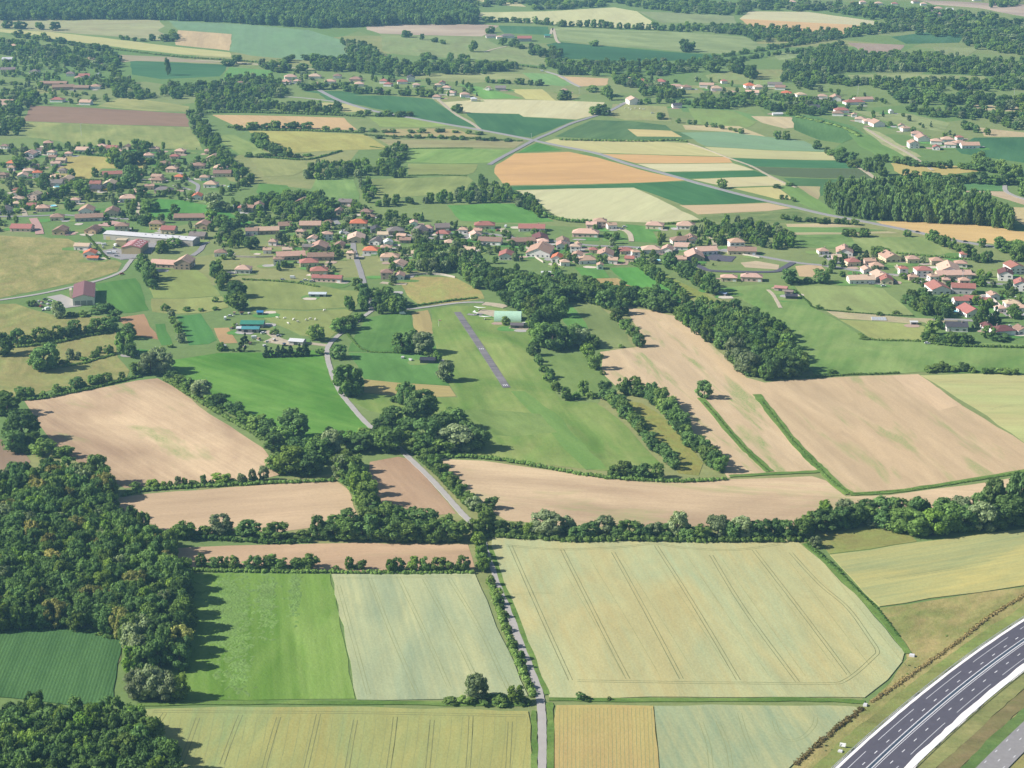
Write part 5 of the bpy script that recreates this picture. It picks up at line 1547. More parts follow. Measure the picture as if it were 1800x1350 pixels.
SH, CW = animal_mesh('sheep', 1.25, 0.95, M['wool']), animal_mesh('cow', 2.2, 1.45, M['hide'])
for x, y, a in [(500, 561, 20), (507, 570, 140), (516, 563, 60), (524, 567, 200), (545, 562, 10), (554, 563, 90), (570, 547, 30), (488, 560, 160), (538, 564, 250)]:
    o = link(bpy.data.objects.new('cow', CW))
    o.location, o.rotation_euler = P(x, y) + Vector((0, 0, 0.1)), (0, 0, math.radians(a))
    tag(o, 'pale cow grazing in the pasture by the green-roofed farm', 'cow', 'pale cattle in the pasture by the green-roofed farm')
for x, y, a in [(1099, 191, 0), (1106, 191, 0), (1117, 191, 180), (1125, 192, 30), (1131, 193, 0), (1109, 193, 90)]:
    o = link(bpy.data.objects.new('cow', CW))
    o.location, o.rotation_euler = P(x, y) + Vector((0, 0, 0.1)), (0, 0, math.radians(a))
    tag(o, 'white cow in the pale pasture near the far white villa', 'cow', 'white cattle in the far pasture')

# sign by the motorway, culvert heads, windsock, poles
root = block('road_sign', 'sign', 'blank white road sign on two posts beside the motorway', P(1481, 1316), math.radians(-18))
m_ = MB()
m_.box(-1.35, 1.35, -0.05, 0.05, 0.9, 2.6)
m_.build('panel', M['white'], root).rotation_euler = (math.radians(-14), 0, 0)
m_ = MB()
m_.box(-0.07, 0.07, -0.07, 0.07, 0, 2.5)
pd = m_.data('post', M['steel'])
for s_ in (-1.1, 1.1):
    link(bpy.data.objects.new('post', pd), root).location = (s_, 0.14, 0)
for i, (x, y, a_, b_, lab) in enumerate([(1603, 1154, 1.3, 1.0, 'pale concrete culvert head at the corner of the big wheat field'), (1521, 1241, 0.9, 0.9, 'small white drain head where the verge meets the motorway ditch'),
                                         (1477, 1323, 1.0, 0.8, 'white block lying below the road sign on the motorway bank')]):
    root = block('culvert_head' if i < 2 else 'concrete_block', 'culvert' if i < 2 else 'block', lab, P(x, y), random.uniform(-0.6, 0.3))
    m_ = MB()
    m_.box(-a_, a_, -b_, -b_ + 0.5, 0, 1.1)
    m_.box(-a_, -a_ + 0.5, -b_ + 0.5, b_, 0, 0.9)
    m_.box(a_ - 0.5, a_, -b_ + 0.5, b_, 0, 0.9)
    m_.build('wall', M['concrete'], root)
    m_ = MB()
    m_.box(-a_ + 0.1, a_ - 0.1, -b_ + 0.1, b_, 0.9, 1.15)
    m_.build('slab', M['concrete'], root)
root = block('windsock', 'windsock', 'red and white windsock on a thin pole beside the airstrip', P(771, 574))
m_ = MB()
m_.bar((0, 0, 0), (0, 0, 5.5), 0.08)
m_.build('pole', M['white'], root)
for i in range(3):
    m_ = MB()
    m_.bar((0.1 + i * 0.7, 0, 5.2), (0.8 + i * 0.7, 0, 5.15), 0.4 - 0.06 * i, 8)
    coloured(m_.build('sleeve', M['paint'], root), (200, 60, 50) if i % 2 == 0 else (240, 240, 240))
POLES = []
for x, y, h in [(143, 239, 16), (1681, 334, 14), (1782, 178, 18), (1508, 168, 16), (1692, 494, 9), (1018, 165, 10), (934, 243, 6), (1455, 472, 9)]:
    root = empty('utility_pole', P(x, y))
    m_ = MB()
    m_.bar((0, 0, 0), (0, 0, h), 0.17)
    m_.build('pole', M['concrete'], root)
    m_ = MB()
    m_.bar((-1.2, 0, h - 0.5), (1.2, 0, h - 0.5), 0.08)
    m_.build('crossarm', M['steel'], root)
    tag(root, None, 'pole', 'utility poles')
    POLES.append((root, 'thin pale utility pole'))
label_out(POLES)

# walls: pale garden walls along the streets
WALLS = []
for px, h, lab in [([(1733, 516), (1742, 524), (1755, 536), (1768, 548), (1778, 560)], 1.8, 'long white garden wall running diagonally down to the lane'),
                   ([(710, 487), (740, 483), (775, 484), (800, 489)], 1.8, 'grey stone wall along the top of the dry paddock'),
                   ([(1280, 444), (1310, 449), (1335, 454)], 1.4, 'low pale wall beside the street near the tall white house'),
                   ([(928, 440), (940, 452), (955, 462)], 1.6, 'white courtyard wall beside the lower village lane'),
                   ([(1576, 467), (1584, 477), (1597, 487)], 1.4, 'white wall edging a drive in the eastern gardens'),
                   ([(410, 452), (450, 453), (480, 452)], 1.6, 'grey wall behind the pasture and the village gardens')]:
    pts = path_pts(px, 4)
    V, Fc = strip_geo([p - pts[0] for p in pts], -0.25, 0.25, h, -0.2)
    o = mesh_obj('garden_wall', V, Fc, M['wall'])
    o.location = pts[0]
    coloured(o, (226, 214, 198))
    tag(o, lab, 'wall')

# yard clutter: pallets and boxes heaped by the barn and the farm
STACKS = []
for x, y in [(68, 531), (74, 534), (84, 536), (64, 538), (92, 543), (76, 546), (408, 578), (415, 572), (455, 598), (470, 602), (482, 600), (440, 606), (430, 610), (465, 609), (500, 608), (395, 610), (412, 553), (425, 553), (438, 552), (708, 630), (722, 634)]:
    root = empty('crate_stack', P(x, y), random.uniform(0, 3))
    z = 0
    for k in range(random.choice((2, 2, 3))):
        m_ = MB()
        a_, b_ = random.uniform(0.9, 1.7), random.uniform(0.7, 1.2)
        m_.box(-a_, a_, -b_, b_, z, z + 0.75)
        z += 0.76
        c = random.choice([(190, 170, 140), (222, 220, 216), (140, 110, 90), (196, 196, 200), (80, 90, 120), (226, 226, 222)])
        o = coloured(m_.build('crate', M['paint'], root), c)
        o.rotation_euler = (0, 0, random.uniform(-0.2, 0.2))
    tag(root, None, 'crates', 'heaped crates in the farm yards')
    STACKS.append((root, 'small heap of stacked crates'))
label_out(STACKS)

# ---- gardens: lawns, terraces and drives round the houses (ground, not things)
grng = random.Random(21)
for hx, hy, hr in list(HOUSES):
    if scale_at((hx, hy)) < 1.2:
        continue
    for k in range(grng.choice((2, 3))):
        a = grng.uniform(0, 6.28)
        d = hr + grng.uniform(1, 7)
        cx, cy = hx + math.cos(a) * d, hy + math.sin(a) * d
        lawn = k != 0
        ra, rb = (grng.uniform(6, 12), grng.uniform(5, 9)) if lawn else (grng.uniform(3.5, 7.5), grng.uniform(3, 6))
        rot = grng.uniform(-0.3, 0.3)
        n = 9
        V = []
        for i in range(n):
            t_ = 2 * math.pi * i / n
            q = 1.0 / max(abs(math.cos(t_)), abs(math.sin(t_))) ** 0.6 * grng.uniform(0.85, 1.05)
            x_, y_ = ra * math.cos(t_) * q, rb * math.sin(t_) * q
            V.append((x_ * math.cos(rot) - y_ * math.sin(rot), x_ * math.sin(rot) + y_ * math.cos(rot), 0))
        FIELD_N[0] += 1
        z = (0.205 if lawn else 0.235) + 0.0011 * (FIELD_N[0] % 19) + 0.00001 * FIELD_N[0]
        o = mesh_obj('lawn' if lawn else 'terrace', V, [tuple(range(n))], FM['pasture' if lawn else 'plough'])
        o.location = (cx, cy, z)
        ca, cb = grng.choice([((96, 150, 74), (110, 158, 84)), ((124, 158, 88), (110, 150, 80)), ((150, 164, 98), (132, 158, 90))]) if lawn else grng.choice([((236, 224, 208), (218, 204, 186)), ((206, 178, 162), (196, 170, 152)), ((196, 192, 188), (186, 182, 178))])
        o['col_a'], o['col_b'], o['weed'] = list(alb(ca)), list(alb(cb)), 0.0
        tag(o, kind='structure')
# ================================================================== TREES
from mathutils import noise as mnoise

def ico():
    t = (1 + 5 ** 0.5) / 2
    v = np.array([(-1, t, 0), (1, t, 0), (-1, -t, 0), (1, -t, 0), (0, -1, t), (0, 1, t), (0, -1, -t), (0, 1, -t), (t, 0, -1), (t, 0, 1), (-t, 0, -1), (-t, 0, 1)], float)
    v /= np.linalg.norm(v[0])
    f = np.array([(0, 11, 5), (0, 5, 1), (0, 1, 7), (0, 7, 10), (0, 10, 11), (1, 5, 9), (5, 11, 4), (11, 10, 2), (10, 7, 6), (7, 1, 8),
                  (3, 9, 4), (3, 4, 2), (3, 2, 6), (3, 6, 8), (3, 8, 9), (4, 9, 5), (2, 4, 11), (6, 2, 10), (8, 6, 7), (9, 8, 1)])
    return v, f


ICOV, ICOF = ico()


def crown_arrays(r, lobes, leaf, n_leaf, core=0.82, squash=0.85):
    """Leaf clumps (triangle pairs) on many lobes, with a dense inside to each lobe. lobes: rows of x, y, z, radius."""
    V, Fc = [], []
    cnt = 0
    mid = lobes[:, :3].mean(0)
    for lb in lobes:
        c, rad = lb[:3], lb[3]
        cv = ICOV * rad * core * np.array([1, 1, squash]) * r.uniform(0.85, 1.15, (12, 1)) + c
        V.append(cv)
        Fc.append(ICOF + cnt)
        cnt += 12
        d = r.normal(size=(n_leaf, 3))
        d /= np.linalg.norm(d, axis=1)[:, None]
        out = c - mid
        out = out / (np.linalg.norm(out) + 1e-6)
        flip = (d @ out + d[:, 2] * 0.35) < -0.35
        d[flip] *= -1
        p = c + d * rad * np.array([1, 1, squash]) * np.where(r.random((n_leaf, 1)) < 0.16, r.uniform(1.0, 1.32, (n_leaf, 1)), r.uniform(0.72, 1.08, (n_leaf, 1)))
        nrm = d + r.normal(size=(n_leaf, 3)) * 0.40 + np.array([0, 0, 0.15])
        nrm /= np.linalg.norm(nrm, axis=1)[:, None]
        a = np.cross(nrm, r.normal(size=(n_leaf, 3)))
        a /= np.linalg.norm(a, axis=1)[:, None] + 1e-9
        b_ = np.cross(nrm, a)
        sz = leaf * r.uniform(0.6, 1.35, (n_leaf, 1))
        q = np.stack([p - a * sz - b_ * sz * 0.55, p + a * sz * 0.8 - b_ * sz * 0.7 + nrm * sz * 0.2, p + a * sz * r.uniform(0.5, 1.1, (n_leaf, 1)) + b_ * sz, p - a * sz * 0.8 + b_ * sz * 0.7 - nrm * sz * 0.15], 1)
        V.append(q.reshape(-1, 3))
        i = np.arange(n_leaf) * 4 + cnt
        Fc.append(np.concatenate([np.stack([i, i + 1, i + 2], 1), np.stack([i, i + 2, i + 3], 1)]))
        cnt += n_leaf * 4
    return np.concatenate(V), np.concatenate(Fc)


def lobes_for(sp, r, n):
    """Lobes of a crown in a unit box: x, y within +-0.5, z from 0 to 1."""
    L_ = []
    k = 0
    while len(L_) < n and k < 4000:
        k += 1
        z = r.uniform(0.12, 0.95)
        if sp in 'p':
            R = 0.34 * math.sin(math.pi * min(1, max(0, (z - 0.02) / 1.02))) ** 0.6 + 0.06
            rad = r.uniform(0.10, 0.16)
        elif sp == 'c':
            R = 0.42 * (1.0 - z) + 0.02
            rad = r.uniform(0.09, 0.14) * (1.15 - 0.6 * z)
        elif sp in 's':
            z = r.uniform(0.15, 0.80)
            R = 0.40 * math.sqrt(max(0.0, 1 - ((z - 0.3) / 0.6) ** 2))
            rad = r.uniform(0.14, 0.20)
        elif sp == 'w':
            R = 0.38 * math.sqrt(max(0.0, 1 - ((z - 0.5) / 0.5) ** 2))
            rad = r.uniform(0.11, 0.19)
        else:
            R = 0.40 * math.sqrt(max(0.0, 1 - ((z - 0.52) / 0.5) ** 2)) ** 0.9
            rad = r.uniform(0.08, 0.20)
        a = r.uniform(0, 2 * math.pi)
        rr = R * r.uniform(0.35, 1.0) ** 0.5
        if z + rad * 0.8 > 1.0 or z - rad < 0.0:
            z = min(max(z, rad), 1 - rad * 0.8)
        L_.append((math.cos(a) * rr * r.uniform(0.85, 1.1), math.sin(a) * rr * r.uniform(0.85, 1.1), z, rad))
    L_ = np.array(L_)
    if sp not in 'pc':
        # a lean, a bite out of one side and a taller shoulder keep crowns unlike each other
        L_[:, 0] += (L_[:, 2] - 0.5) * r.uniform(-0.22, 0.22)
        L_[:, 1] += (L_[:, 2] - 0.5) * r.uniform(-0.22, 0.22)
        a = r.uniform(0, 2 * math.pi)
        side = L_[:, 0] * math.cos(a) + L_[:, 1] * math.sin(a)
        L_[:, 2] -= np.clip(side, 0, 1) * r.uniform(0.15, 0.55) * np.clip(L_[:, 2] - 0.3, 0, 1)
        L_ = L_[~((side > 0.22) & (L_[:, 2] > r.uniform(0.45, 0.7)))]
    return L_


def trunk_arrays():
    n = 7
    V, Fc = [], []
    rings = [(0, .05), (.06, .034), (.35, .026), (.62, .016)]
    for z, rr in rings:
        for i in range(n):
            t_ = 2 * math.pi * i / n
            V.append((math.cos(t_) * rr, math.sin(t_) * rr, z))
    for k in range(len(rings) - 1):
        for i in range(n):
            a, b_ = k * n + i, k * n + (i + 1) % n
            Fc += [(a, b_, b_ + n), (a, b_ + n, a + n)]
    for ang, z0, z1, ln in ((0.4, .25, .55, .25), (2.4, .3, .62, .23), (4.4, .28, .58, .26), (5.4, .4, .72, .16)):
        o = len(V)
        dx, dy = math.cos(ang), math.sin(ang)
        for s_, rr in ((0, .016), (1, .006)):
            cx, cy, cz = dx * ln * s_, dy * ln * s_, z0 + (z1 - z0) * s_
            for i in range(4):
                t_ = math.pi / 2 * i
                V.append((cx - dy * math.cos(t_) * rr, cy + dx * math.cos(t_) * rr, cz + math.sin(t_) * rr))
        for i in range(4):
            a, b_ = o + i, o + (i + 1) % 4
            Fc += [(a, b_, b_ + 4), (a, b_ + 4, a + 4)]
    return np.array(V, float), np.array(Fc)


TRV, TRF = trunk_arrays()
TRUNK = fast_mesh('trunk', TRV, TRF.ravel(), 3, [M['bark']])
NVAR = {'o': 6, 'd': 5, 'w': 3, 'p': 3, 'l': 3, 'c': 2, 's': 4, 'x': 1, 'y': 1}
CROWN, PROTO = {}, {}
PC = bpy.data.collections.new('tree_kinds')        # never linked to the scene: sources for the massed woods
r_ = np.random.default_rng(5)
for sp, nv in NVAR.items():
    for v in range(nv):
        nl = {'c': 46, 'p': 44, 's': 20}.get(sp, 42)
        lb = lobes_for(sp, r_, nl)
        V, Fc = crown_arrays(r_, lb, {'p': 0.034, 'c': 0.03, 's': 0.05}.get(sp, 0.036), 52 if sp != 's' else 60)
        CROWN[(sp, v)] = fast_mesh('crown', V, Fc.ravel(), 3, [LEAF[sp]])
        # lighter version with trunk for the massed woods
        lb = lb[: int(nl * 0.8)]
        V, Fc = crown_arrays(r_, lb, {'p': 0.042, 'c': 0.04, 's': 0.06}.get(sp, 0.046), 30)
        Va = np.concatenate([V, TRV])
        Fa = np.concatenate([Fc, TRF + len(V)])
        me = fast_mesh('tree_kind', Va, Fa.ravel(), 3, [LEAF[sp], M['bark']], np.concatenate([np.zeros(len(Fc)), np.ones(len(TRF))]))
        key = len(PROTO)
        ob = bpy.data.objects.new(f'kind_{key:03d}', me)
        PC.objects.link(ob)
        PROTO[(sp, v)] = key

ADJ = {'o': 'round green', 'd': 'dense dark green', 'w': 'pale grey-green', 'p': 'tall narrow green', 'l': 'light yellow-green', 'c': 'dark pointed', 's': 'low bushy green', 'x': 'purple-leaved', 'y': 'cream-flowered'}
TREES = []          # dicts: p, w, h, sp, phrase, end, ord


def add_tree(p, w, h, sp, phrase, end=None, order=None, cls='tree'):
    TREES.append(dict(p=p, w=w, h=h, sp=sp, phrase=phrase, end=end, order=order, cls=cls))


def R(phrase, end, items, sp='o'):
    """Trees given one by one: base x, y and the crown's width and height as the photograph shows them."""
    for i, it in enumerate(items):
        x, y, w, h = it[:4]
        s_ = it[4] if len(it) > 4 else sp
        p = P(x, y)
        k = scale_at(p)
        # the base lies a little behind the crown's lowest visible leaves
        dep = math.atan2(CAMH, p.y)
        wm = w / k * (1.04 if len(items) > 6 else 1.0)
        hm = max(2.2, (h / k - wm * 0.5 * math.sin(dep)) / math.cos(dep) * 0.99)
        add_tree(p + Vector((0, wm * 0.42, 0)), wm, hm, s_, phrase, end, i if len(items) > 1 else None)


def L(phrase, end, px, n, w, h, sps='o', jw=0.25, off=1.5):
    pts = path_pts(px, 10)
    cum = [0]
    for i in range(1, len(pts)):
        cum.append(cum[-1] + (pts[i] - pts[i - 1]).length)
    for i in range(n):
        t_ = (i + 0.5 + random.uniform(-0.3, 0.3)) / n * cum[-1]
        k = next(j for j in range(1, len(cum)) if cum[j] >= t_)
        p = pts[k - 1].lerp(pts[k], (t_ - cum[k - 1]) / max(1e-6, cum[k] - cum[k - 1]))
        s = scale_at(p)
        ww = 0.94 * w / s * random.uniform(1 - jw, 1 + jw)
        hh = 0.86 * h / s * random.uniform(1 - jw, 1 + jw)
        add_tree(p + Vector((random.uniform(-off, off), random.uniform(-off, off) + ww * 0.35, 0)), ww, hh, random.choice(sps), phrase, end, i)


def inside(p, poly):
    ins = False
    j = len(poly) - 1
    for i in range(len(poly)):
        a, b_ = poly[i], poly[j]
        if (a.y > p[1]) != (b_.y > p[1]) and p[0] < (b_.x - a.x) * (p[1] - a.y) / (b_.y - a.y) + a.x:
            ins = not ins
        j = i
    return ins


NOGO = [[P(*q) for q in px] for px in ([(112, 270), (187, 275), (264, 280), (256, 298), (182, 298), (157, 318), (90, 308)], [(1400, 502), (1552, 506), (1608, 558), (1434, 544)],
                                      [(700, 492), (740, 486), (800, 488), (848, 512), (852, 527), (800, 532), (738, 538), (716, 520)], [(786, 361), (912, 357), (976, 389), (810, 389)],
                                      [(-20, 412), (120, 418), (205, 458), (214, 463), (150, 494), (-20, 524)], [(176, 408), (342, 424), (340, 446), (285, 444), (255, 462), (186, 458)],
                                      [(270, 349), (320, 352), (448, 392), (400, 398), (262, 382)], [(428, 494), (640, 512), (625, 545), (440, 545)], [(1100, 394), (1140, 398), (1160, 428), (1110, 424)])]


def WOOD(phrase, px, space, w, h, sps, cls='wood', avoid=0.0, lim=100000):
    """Trees packed over a piece of ground (base outline in photo points)."""
    poly = [P(*q) for q in px]
    x0, x1 = min(q.x for q in poly), max(q.x for q in poly)
    y0, y1 = min(q.y for q in poly), max(q.y for q in poly)
    nx, ny = int((x1 - x0) / space) + 1, int((y1 - y0) / space) + 1
    got = 0
    for j in range(ny):
        for i in range(nx):
            p = (x0 + (i + (0.5 if j % 2 else 0) + random.uniform(-0.36, 0.36)) * space, y0 + (j + random.uniform(-0.36, 0.36)) * space)
            if not inside(p, poly) or got >= lim:
                continue
            if avoid and random.random() < avoid * (0.35 if cls == 'village' else 1):
                continue
            if cls in ('village', 'shrubs') and any((p[0] - hx) ** 2 + (p[1] - hy) ** 2 < (hr + 2.5) ** 2 for hx, hy, hr in HOUSES):
                continue
            if cls in ('village', 'shrubs') and (any(inside(p, q) for q in NOGO) or (avoid and mnoise.noise((p[0] / 34, p[1] / 48, 3.3)) < avoid - 0.46)):
                continue
            ww = random.uniform(*w)
            hh = random.uniform(*h)
            add_tree(Vector((p[0], p[1], 0)), ww, hh, random.choice(sps), phrase, None, None, cls)
            got += 1


# -------- the near wood and its edge (lower left)
WOOD('in the wood round the maize,', [(-60, 880), (20, 850), (90, 838), (150, 842), (200, 880), (205, 925), (262, 945), (308, 970), (326, 1010), (330, 1060), (332, 1130), (330, 1180), (300, 1190), (250, 1192), (222, 1190), (218, 1170), (226, 1140), (206, 1122), (150, 1112), (60, 1104), (-60, 1122)],
     7.4, (8.0, 13.0), (10, 16.5), 'odddddoldyodwd')
WOOD('in the wood below the maize,', [(-60, 1262), (60, 1262), (190, 1270), (250, 1290), (300, 1345), (335, 1400), (345, 1450), (-60, 1450)], 7.2, (8.0, 13.0), (10, 15.5), 'odddddolodd')
R('at the wood corner by the hay', 'its wide end', [(238, 1236, 50, 60, 'w'), (262, 1238, 52, 66, 'w'), (290, 1238, 46, 58, 'w'), (312, 1236, 40, 52, 'l')])
R('rising from the wood edge', 'its tall end', [(168, 858, 44, 60, 'p'), (150, 862, 36, 40, 'p'), (185, 880, 40, 46, 'o')])
R('by the ploughed field above the wood', 'the corner', [(33, 782, 66, 62, 'd'), (8, 735, 56, 50, 'o'), (50, 788, 36, 34, 'o'), (72, 806, 44, 36, 'o'), (18, 800, 50, 44, 'd'), (108, 808, 40, 28, 'o')])

# -------- hedgerow trees, near to far
R('in the hedgerow under the left ploughed field', 'the wood', [(320, 952, 42, 36, 'o'), (357, 946, 26, 22, 'o'), (386, 944, 44, 40, 'w'), (433, 949, 42, 34, 'd'), (468, 953, 30, 24, 'o'), (486, 953, 44, 36, 'o'), (530, 952, 28, 20, 'o')])
L('in the dense row below tan fields', 'its wood end', [(556, 950), (620, 953), (700, 955), (818, 955)], 12, 44, 46, 'dood')
L('in the row behind that dense row', 'its far end', [(570, 938), (650, 928), (700, 930), (800, 936)], 8, 40, 40, 'doo')
L('in the hedge above the cut hay field', 'the wood', [(345, 1000), (420, 1003), (500, 1003), (560, 1004)], 11, 30, 26, 'oods')
R('in the gap of the hedge above the near wheat', 'the wood', [(590, 1003, 12, 10, 's'), (613, 1003, 17, 24, 'l'), (636, 1003, 17, 22, 'o')])
L('in the hedge above the near wheat field', 'the wood', [(672, 1007), (740, 1007), (826, 1008)], 7, 28, 27, 'ols')
L('in the leafy row along the country road', 'the motorway end', [(938, 1218), (925, 1190), (908, 1150), (892, 1112), (878, 1070), (866, 1040), (858, 1020)], 9, 18, 20, 'sso')
L('in the tree row beside the country road bend', 'the wheat corner', [(852, 1018), (846, 1000), (840, 975), (836, 950), (830, 935)], 6, 26, 34, 'osl')
R('in the line above the big wheat', 'the country road', [(853, 940, 36, 48, 'o'), (880, 942, 30, 30, 'd'), (905, 943, 28, 26, 'o'), (930, 945, 26, 28, 'l'), (960, 949, 56, 50, 'w'), (1000, 940, 28, 34, 'w'), (1012, 950, 30, 26, 'd'), (1034, 951, 36, 34, 'd'), (1063, 946, 36, 40, 'w'), (1086, 950, 26, 26, 'd'), (1107, 950, 44, 36, 'o'), (1132, 948, 34, 26, 'd'), (1150, 946, 30, 30, 'w'), (1170, 946, 34, 28, 'd'),
                                                     (1192, 948, 38, 50, 'w'), (1210, 952, 34, 28, 'd'), (1234, 953, 34, 32, 'o'), (1264, 950, 44, 46, 'w'), (1290, 952, 36, 36, 'd'), (1306, 951, 42, 44, 'w'), (1332, 952, 40, 36, 'd'), (1358, 951, 42, 38, 'd'), (1382, 950, 36, 36, 'd')])
R('in the thick belt past the wheat', 'the wheat corner', [(1414, 950, 40, 40, 'o'), (1436, 966, 22, 24, 'w'), (1428, 936, 40, 38, 'o'), (1455, 940, 50, 46, 'd'), (1480, 934, 40, 42, 'd'), (1502, 931, 46, 46, 'd'), (1530, 924, 34, 36, 'o'), (1536, 930, 24, 20, 'w'), (1560, 934, 44, 40, 'd'), (1586, 940, 50, 46, 'o'), (1612, 948, 60, 50, 'o'), (1644, 947, 50, 50, 'l'),
                                                      (1668, 943, 56, 54, 'o'), (1700, 940, 56, 54, 'd'), (1730, 940, 52, 58, 'w'), (1758, 936, 50, 50, 'd'), (1780, 930, 60, 60, 'd'), (1812, 928, 60, 60, 'o'), (1752, 905, 42, 66, 'p'), (1792, 912, 44, 84, 'p'), (1825, 910, 50, 80, 'p')])
L('behind the thick wheat-corner belt', 'the wheat corner', [(1440, 918), (1520, 912), (1600, 912), (1700, 905), (1800, 895)], 11, 40, 36, 'dowl')
R('on the bank between near wheat strips', 'the country road', [(838, 1238, 44, 54, 'w'), (820, 1242, 30, 22, 's'), (862, 1243, 36, 24, 's'), (884, 1244, 34, 24, 's'), (906, 1242, 30, 38, 'l'), (922, 1243, 26, 18, 's'), (795, 1242, 30, 18, 's'), (1021, 1233, 18, 17, 'd'), (1033, 1234, 14, 9, 's'), (1071, 1233, 8, 9, 's')])
R('along the ditch between the two left ploughed fields', 'the wood', [(238, 861, 22, 14, 's'), (267, 860, 24, 18, 'l'), (286, 859, 12, 13, 'l'), (298, 859, 10, 14, 'l'), (312, 857, 13, 20, 'w'), (324, 856, 11, 17, 'l'), (340, 855, 18, 12, 's'), (357, 853, 12, 20, 'p'), (386, 853, 34, 22, 'l'), (404, 852, 22, 12, 's'), (425, 851, 18, 20, 'w'), (443, 849, 15, 25, 'w'), (463, 847, 20, 29, 'w')])
R('in the bright meadow hedge', 'the big willow', [(262, 662, 40, 44, 'w'), (284, 661, 38, 42, 'w'), (275, 655, 38, 46, 'w'), (238, 662, 24, 26, 'o'), (300, 672, 24, 20, 'd'), (312, 678, 24, 20, 'o'), (330, 690, 28, 26, 'o'), (352, 703, 38, 36, 'w'), (370, 712, 26, 22, 'o'), (385, 722, 36, 30, 'd'), (410, 734, 36, 30, 'd'), (430, 748, 32, 28, 'o'), (450, 760, 38, 34, 'o'), (472, 770, 38, 34, 'd'), (490, 790, 44, 40, 'o'),
                                                                        (513, 780, 56, 60, 'p'), (480, 800, 40, 40, 'd'), (506, 840, 60, 56, 'l'), (484, 836, 40, 36, 'o'), (540, 840, 52, 46, 'd'), (530, 812, 46, 46, 'd'), (556, 818, 46, 44, 'o'), (567, 803, 40, 34, 'd'), (582, 800, 38, 46, 'w'), (577, 782, 20, 32, 'd'), (600, 830, 44, 40, 'o'), (598, 846, 34, 46, 'w'), (552, 796, 40, 30, 'o')])
R('in the grove over the lane', 'the bright meadow', [(608, 790, 40, 34, 'o'), (632, 800, 46, 40, 'd'), (655, 792, 44, 36, 'o'), (640, 778, 34, 30, 's'), (684, 800, 58, 54, 'o'), (670, 768, 40, 38, 'd'), (690, 756, 46, 42, 'd'), (714, 716, 36, 44, 'd'), (743, 744, 54, 58, 'p'), (728, 748, 44, 48, 'p'), (716, 775, 46, 40, 'd'), (748, 797, 60, 62, 'd'), (730, 800, 44, 40, 'o'), (775, 770, 50, 46, 'd'), (798, 760, 46, 44, 'd'),
                                                            (800, 800, 66, 54, 'w'), (832, 798, 52, 46, 'd'), (780, 803, 44, 36, 'o'), (820, 772, 40, 34, 'd'), (838, 782, 24, 26, 'd'), (705, 690, 20, 16, 's'), (696, 712, 24, 18, 's')])
R('in the row beside the tan triangle field', 'the grove', [(606, 850, 40, 46, 'o'), (624, 862, 38, 46, 'o'), (634, 878, 40, 50, 'l'), (642, 896, 42, 50, 'o'), (650, 912, 42, 46, 'o'), (622, 836, 30, 36, 'o'), (668, 918, 40, 40, 'd'), (690, 925, 42, 38, 'd')])
R('in the row on the hangar side of the country road', 'the grove', [(738, 802, 34, 34, 'o'), (752, 812, 28, 28, 'o'), (765, 824, 26, 26, 'o'), (777, 838, 30, 28, 'o'), (788, 850, 26, 22, 's'), (798, 862, 28, 28, 'o'), (812, 878, 28, 28, 'o'), (822, 890, 28, 24, 's'), (834, 900, 30, 28, 'w'), (864, 898, 26, 26, 'd'), (848, 908, 26, 22, 'o')])
R('along the lane on the bright meadow side', 'the grove', [(610, 702, 46, 62, 'o'), (622, 690, 40, 46, 'd'), (598, 676, 32, 34, 'd'), (594, 634, 32, 30, 'd'), (598, 588, 38, 30, 'o'), (630, 566, 22, 18, 's'), (612, 582, 30, 26, 'o')])
R('in the trio by the airfield paddock', 'the road', [(706, 624, 36, 42, 'd'), (722, 622, 34, 44, 'd'), (742, 626, 46, 44, 'w'), (770, 638, 16, 24, 'o'), (783, 674, 36, 40, 'w')])
R('standing alone in the pale stubble field', None, [(1239, 704, 31, 35, 'p')])
R('standing alone in the cattle pasture', None, [(555, 602, 33, 32, 'o')])
R('pair beside the pasture fence above the farm', 'the farm', [(417, 548, 36, 36, 'o'), (416, 526, 40, 34, 'd'), (405, 540, 24, 22, 'o')])
L('in the dark conifer screen in front of the farm', 'the big willow', [(465, 630), (495, 629), (530, 628), (545, 626)], 9, 20, 24, 'c', 0.12, 0.6)
R('around the farm yard', 'the green roofs', [(424, 620, 20, 26, 'c'), (386, 618, 16, 16, 'o'), (482, 590, 16, 14, 's'), (430, 605, 16, 20, 'c'), (412, 578, 12, 12, 's'), (560, 625, 20, 14, 's')])
R('in the dry pastures beside the maroon barn', 'the barn', [(101, 561, 26, 32, 'w'), (126, 558, 20, 12, 's'), (146, 558, 22, 13, 's'), (172, 554, 36, 20, 'd'), (188, 552, 24, 20, 'd'), (54, 540, 18, 16, 's'), (200, 566, 24, 22, 'd')])
L('in the upper hedge of the dry pastures', 'the field gate', [(22, 610), (60, 606), (100, 600), (130, 592), (195, 584)], 10, 30, 26, 'doo')
R('in the dry pastures', 'the wood', [(73, 656, 50, 52, 'd'), (92, 645, 24, 20, 'o'), (2, 628, 42, 42, 'd'), (122, 634, 17, 22, 'w'), (137, 634, 12, 16, 'w'), (166, 630, 18, 14, 'o'), (173, 622, 12, 14, 'o'), (190, 624, 18, 18, 'o'), (110, 642, 20, 12, 's'), (148, 636, 20, 10, 's'), (217, 626, 34, 44, 'o'), (228, 632, 26, 30, 'd'), (222, 598, 30, 30, 'd'), (36, 700, 26, 22, 'd'), (52, 700, 16, 20, 'o'), (72, 700, 14, 14, 's'), (100, 692, 20, 18, 'o'), (116, 690, 16, 12, 's'), (131, 686, 30, 24, 'd'), (164, 678, 28, 20, 'o'), (186, 674, 22, 18, 'o'), (214, 668, 12, 14, 'o')])
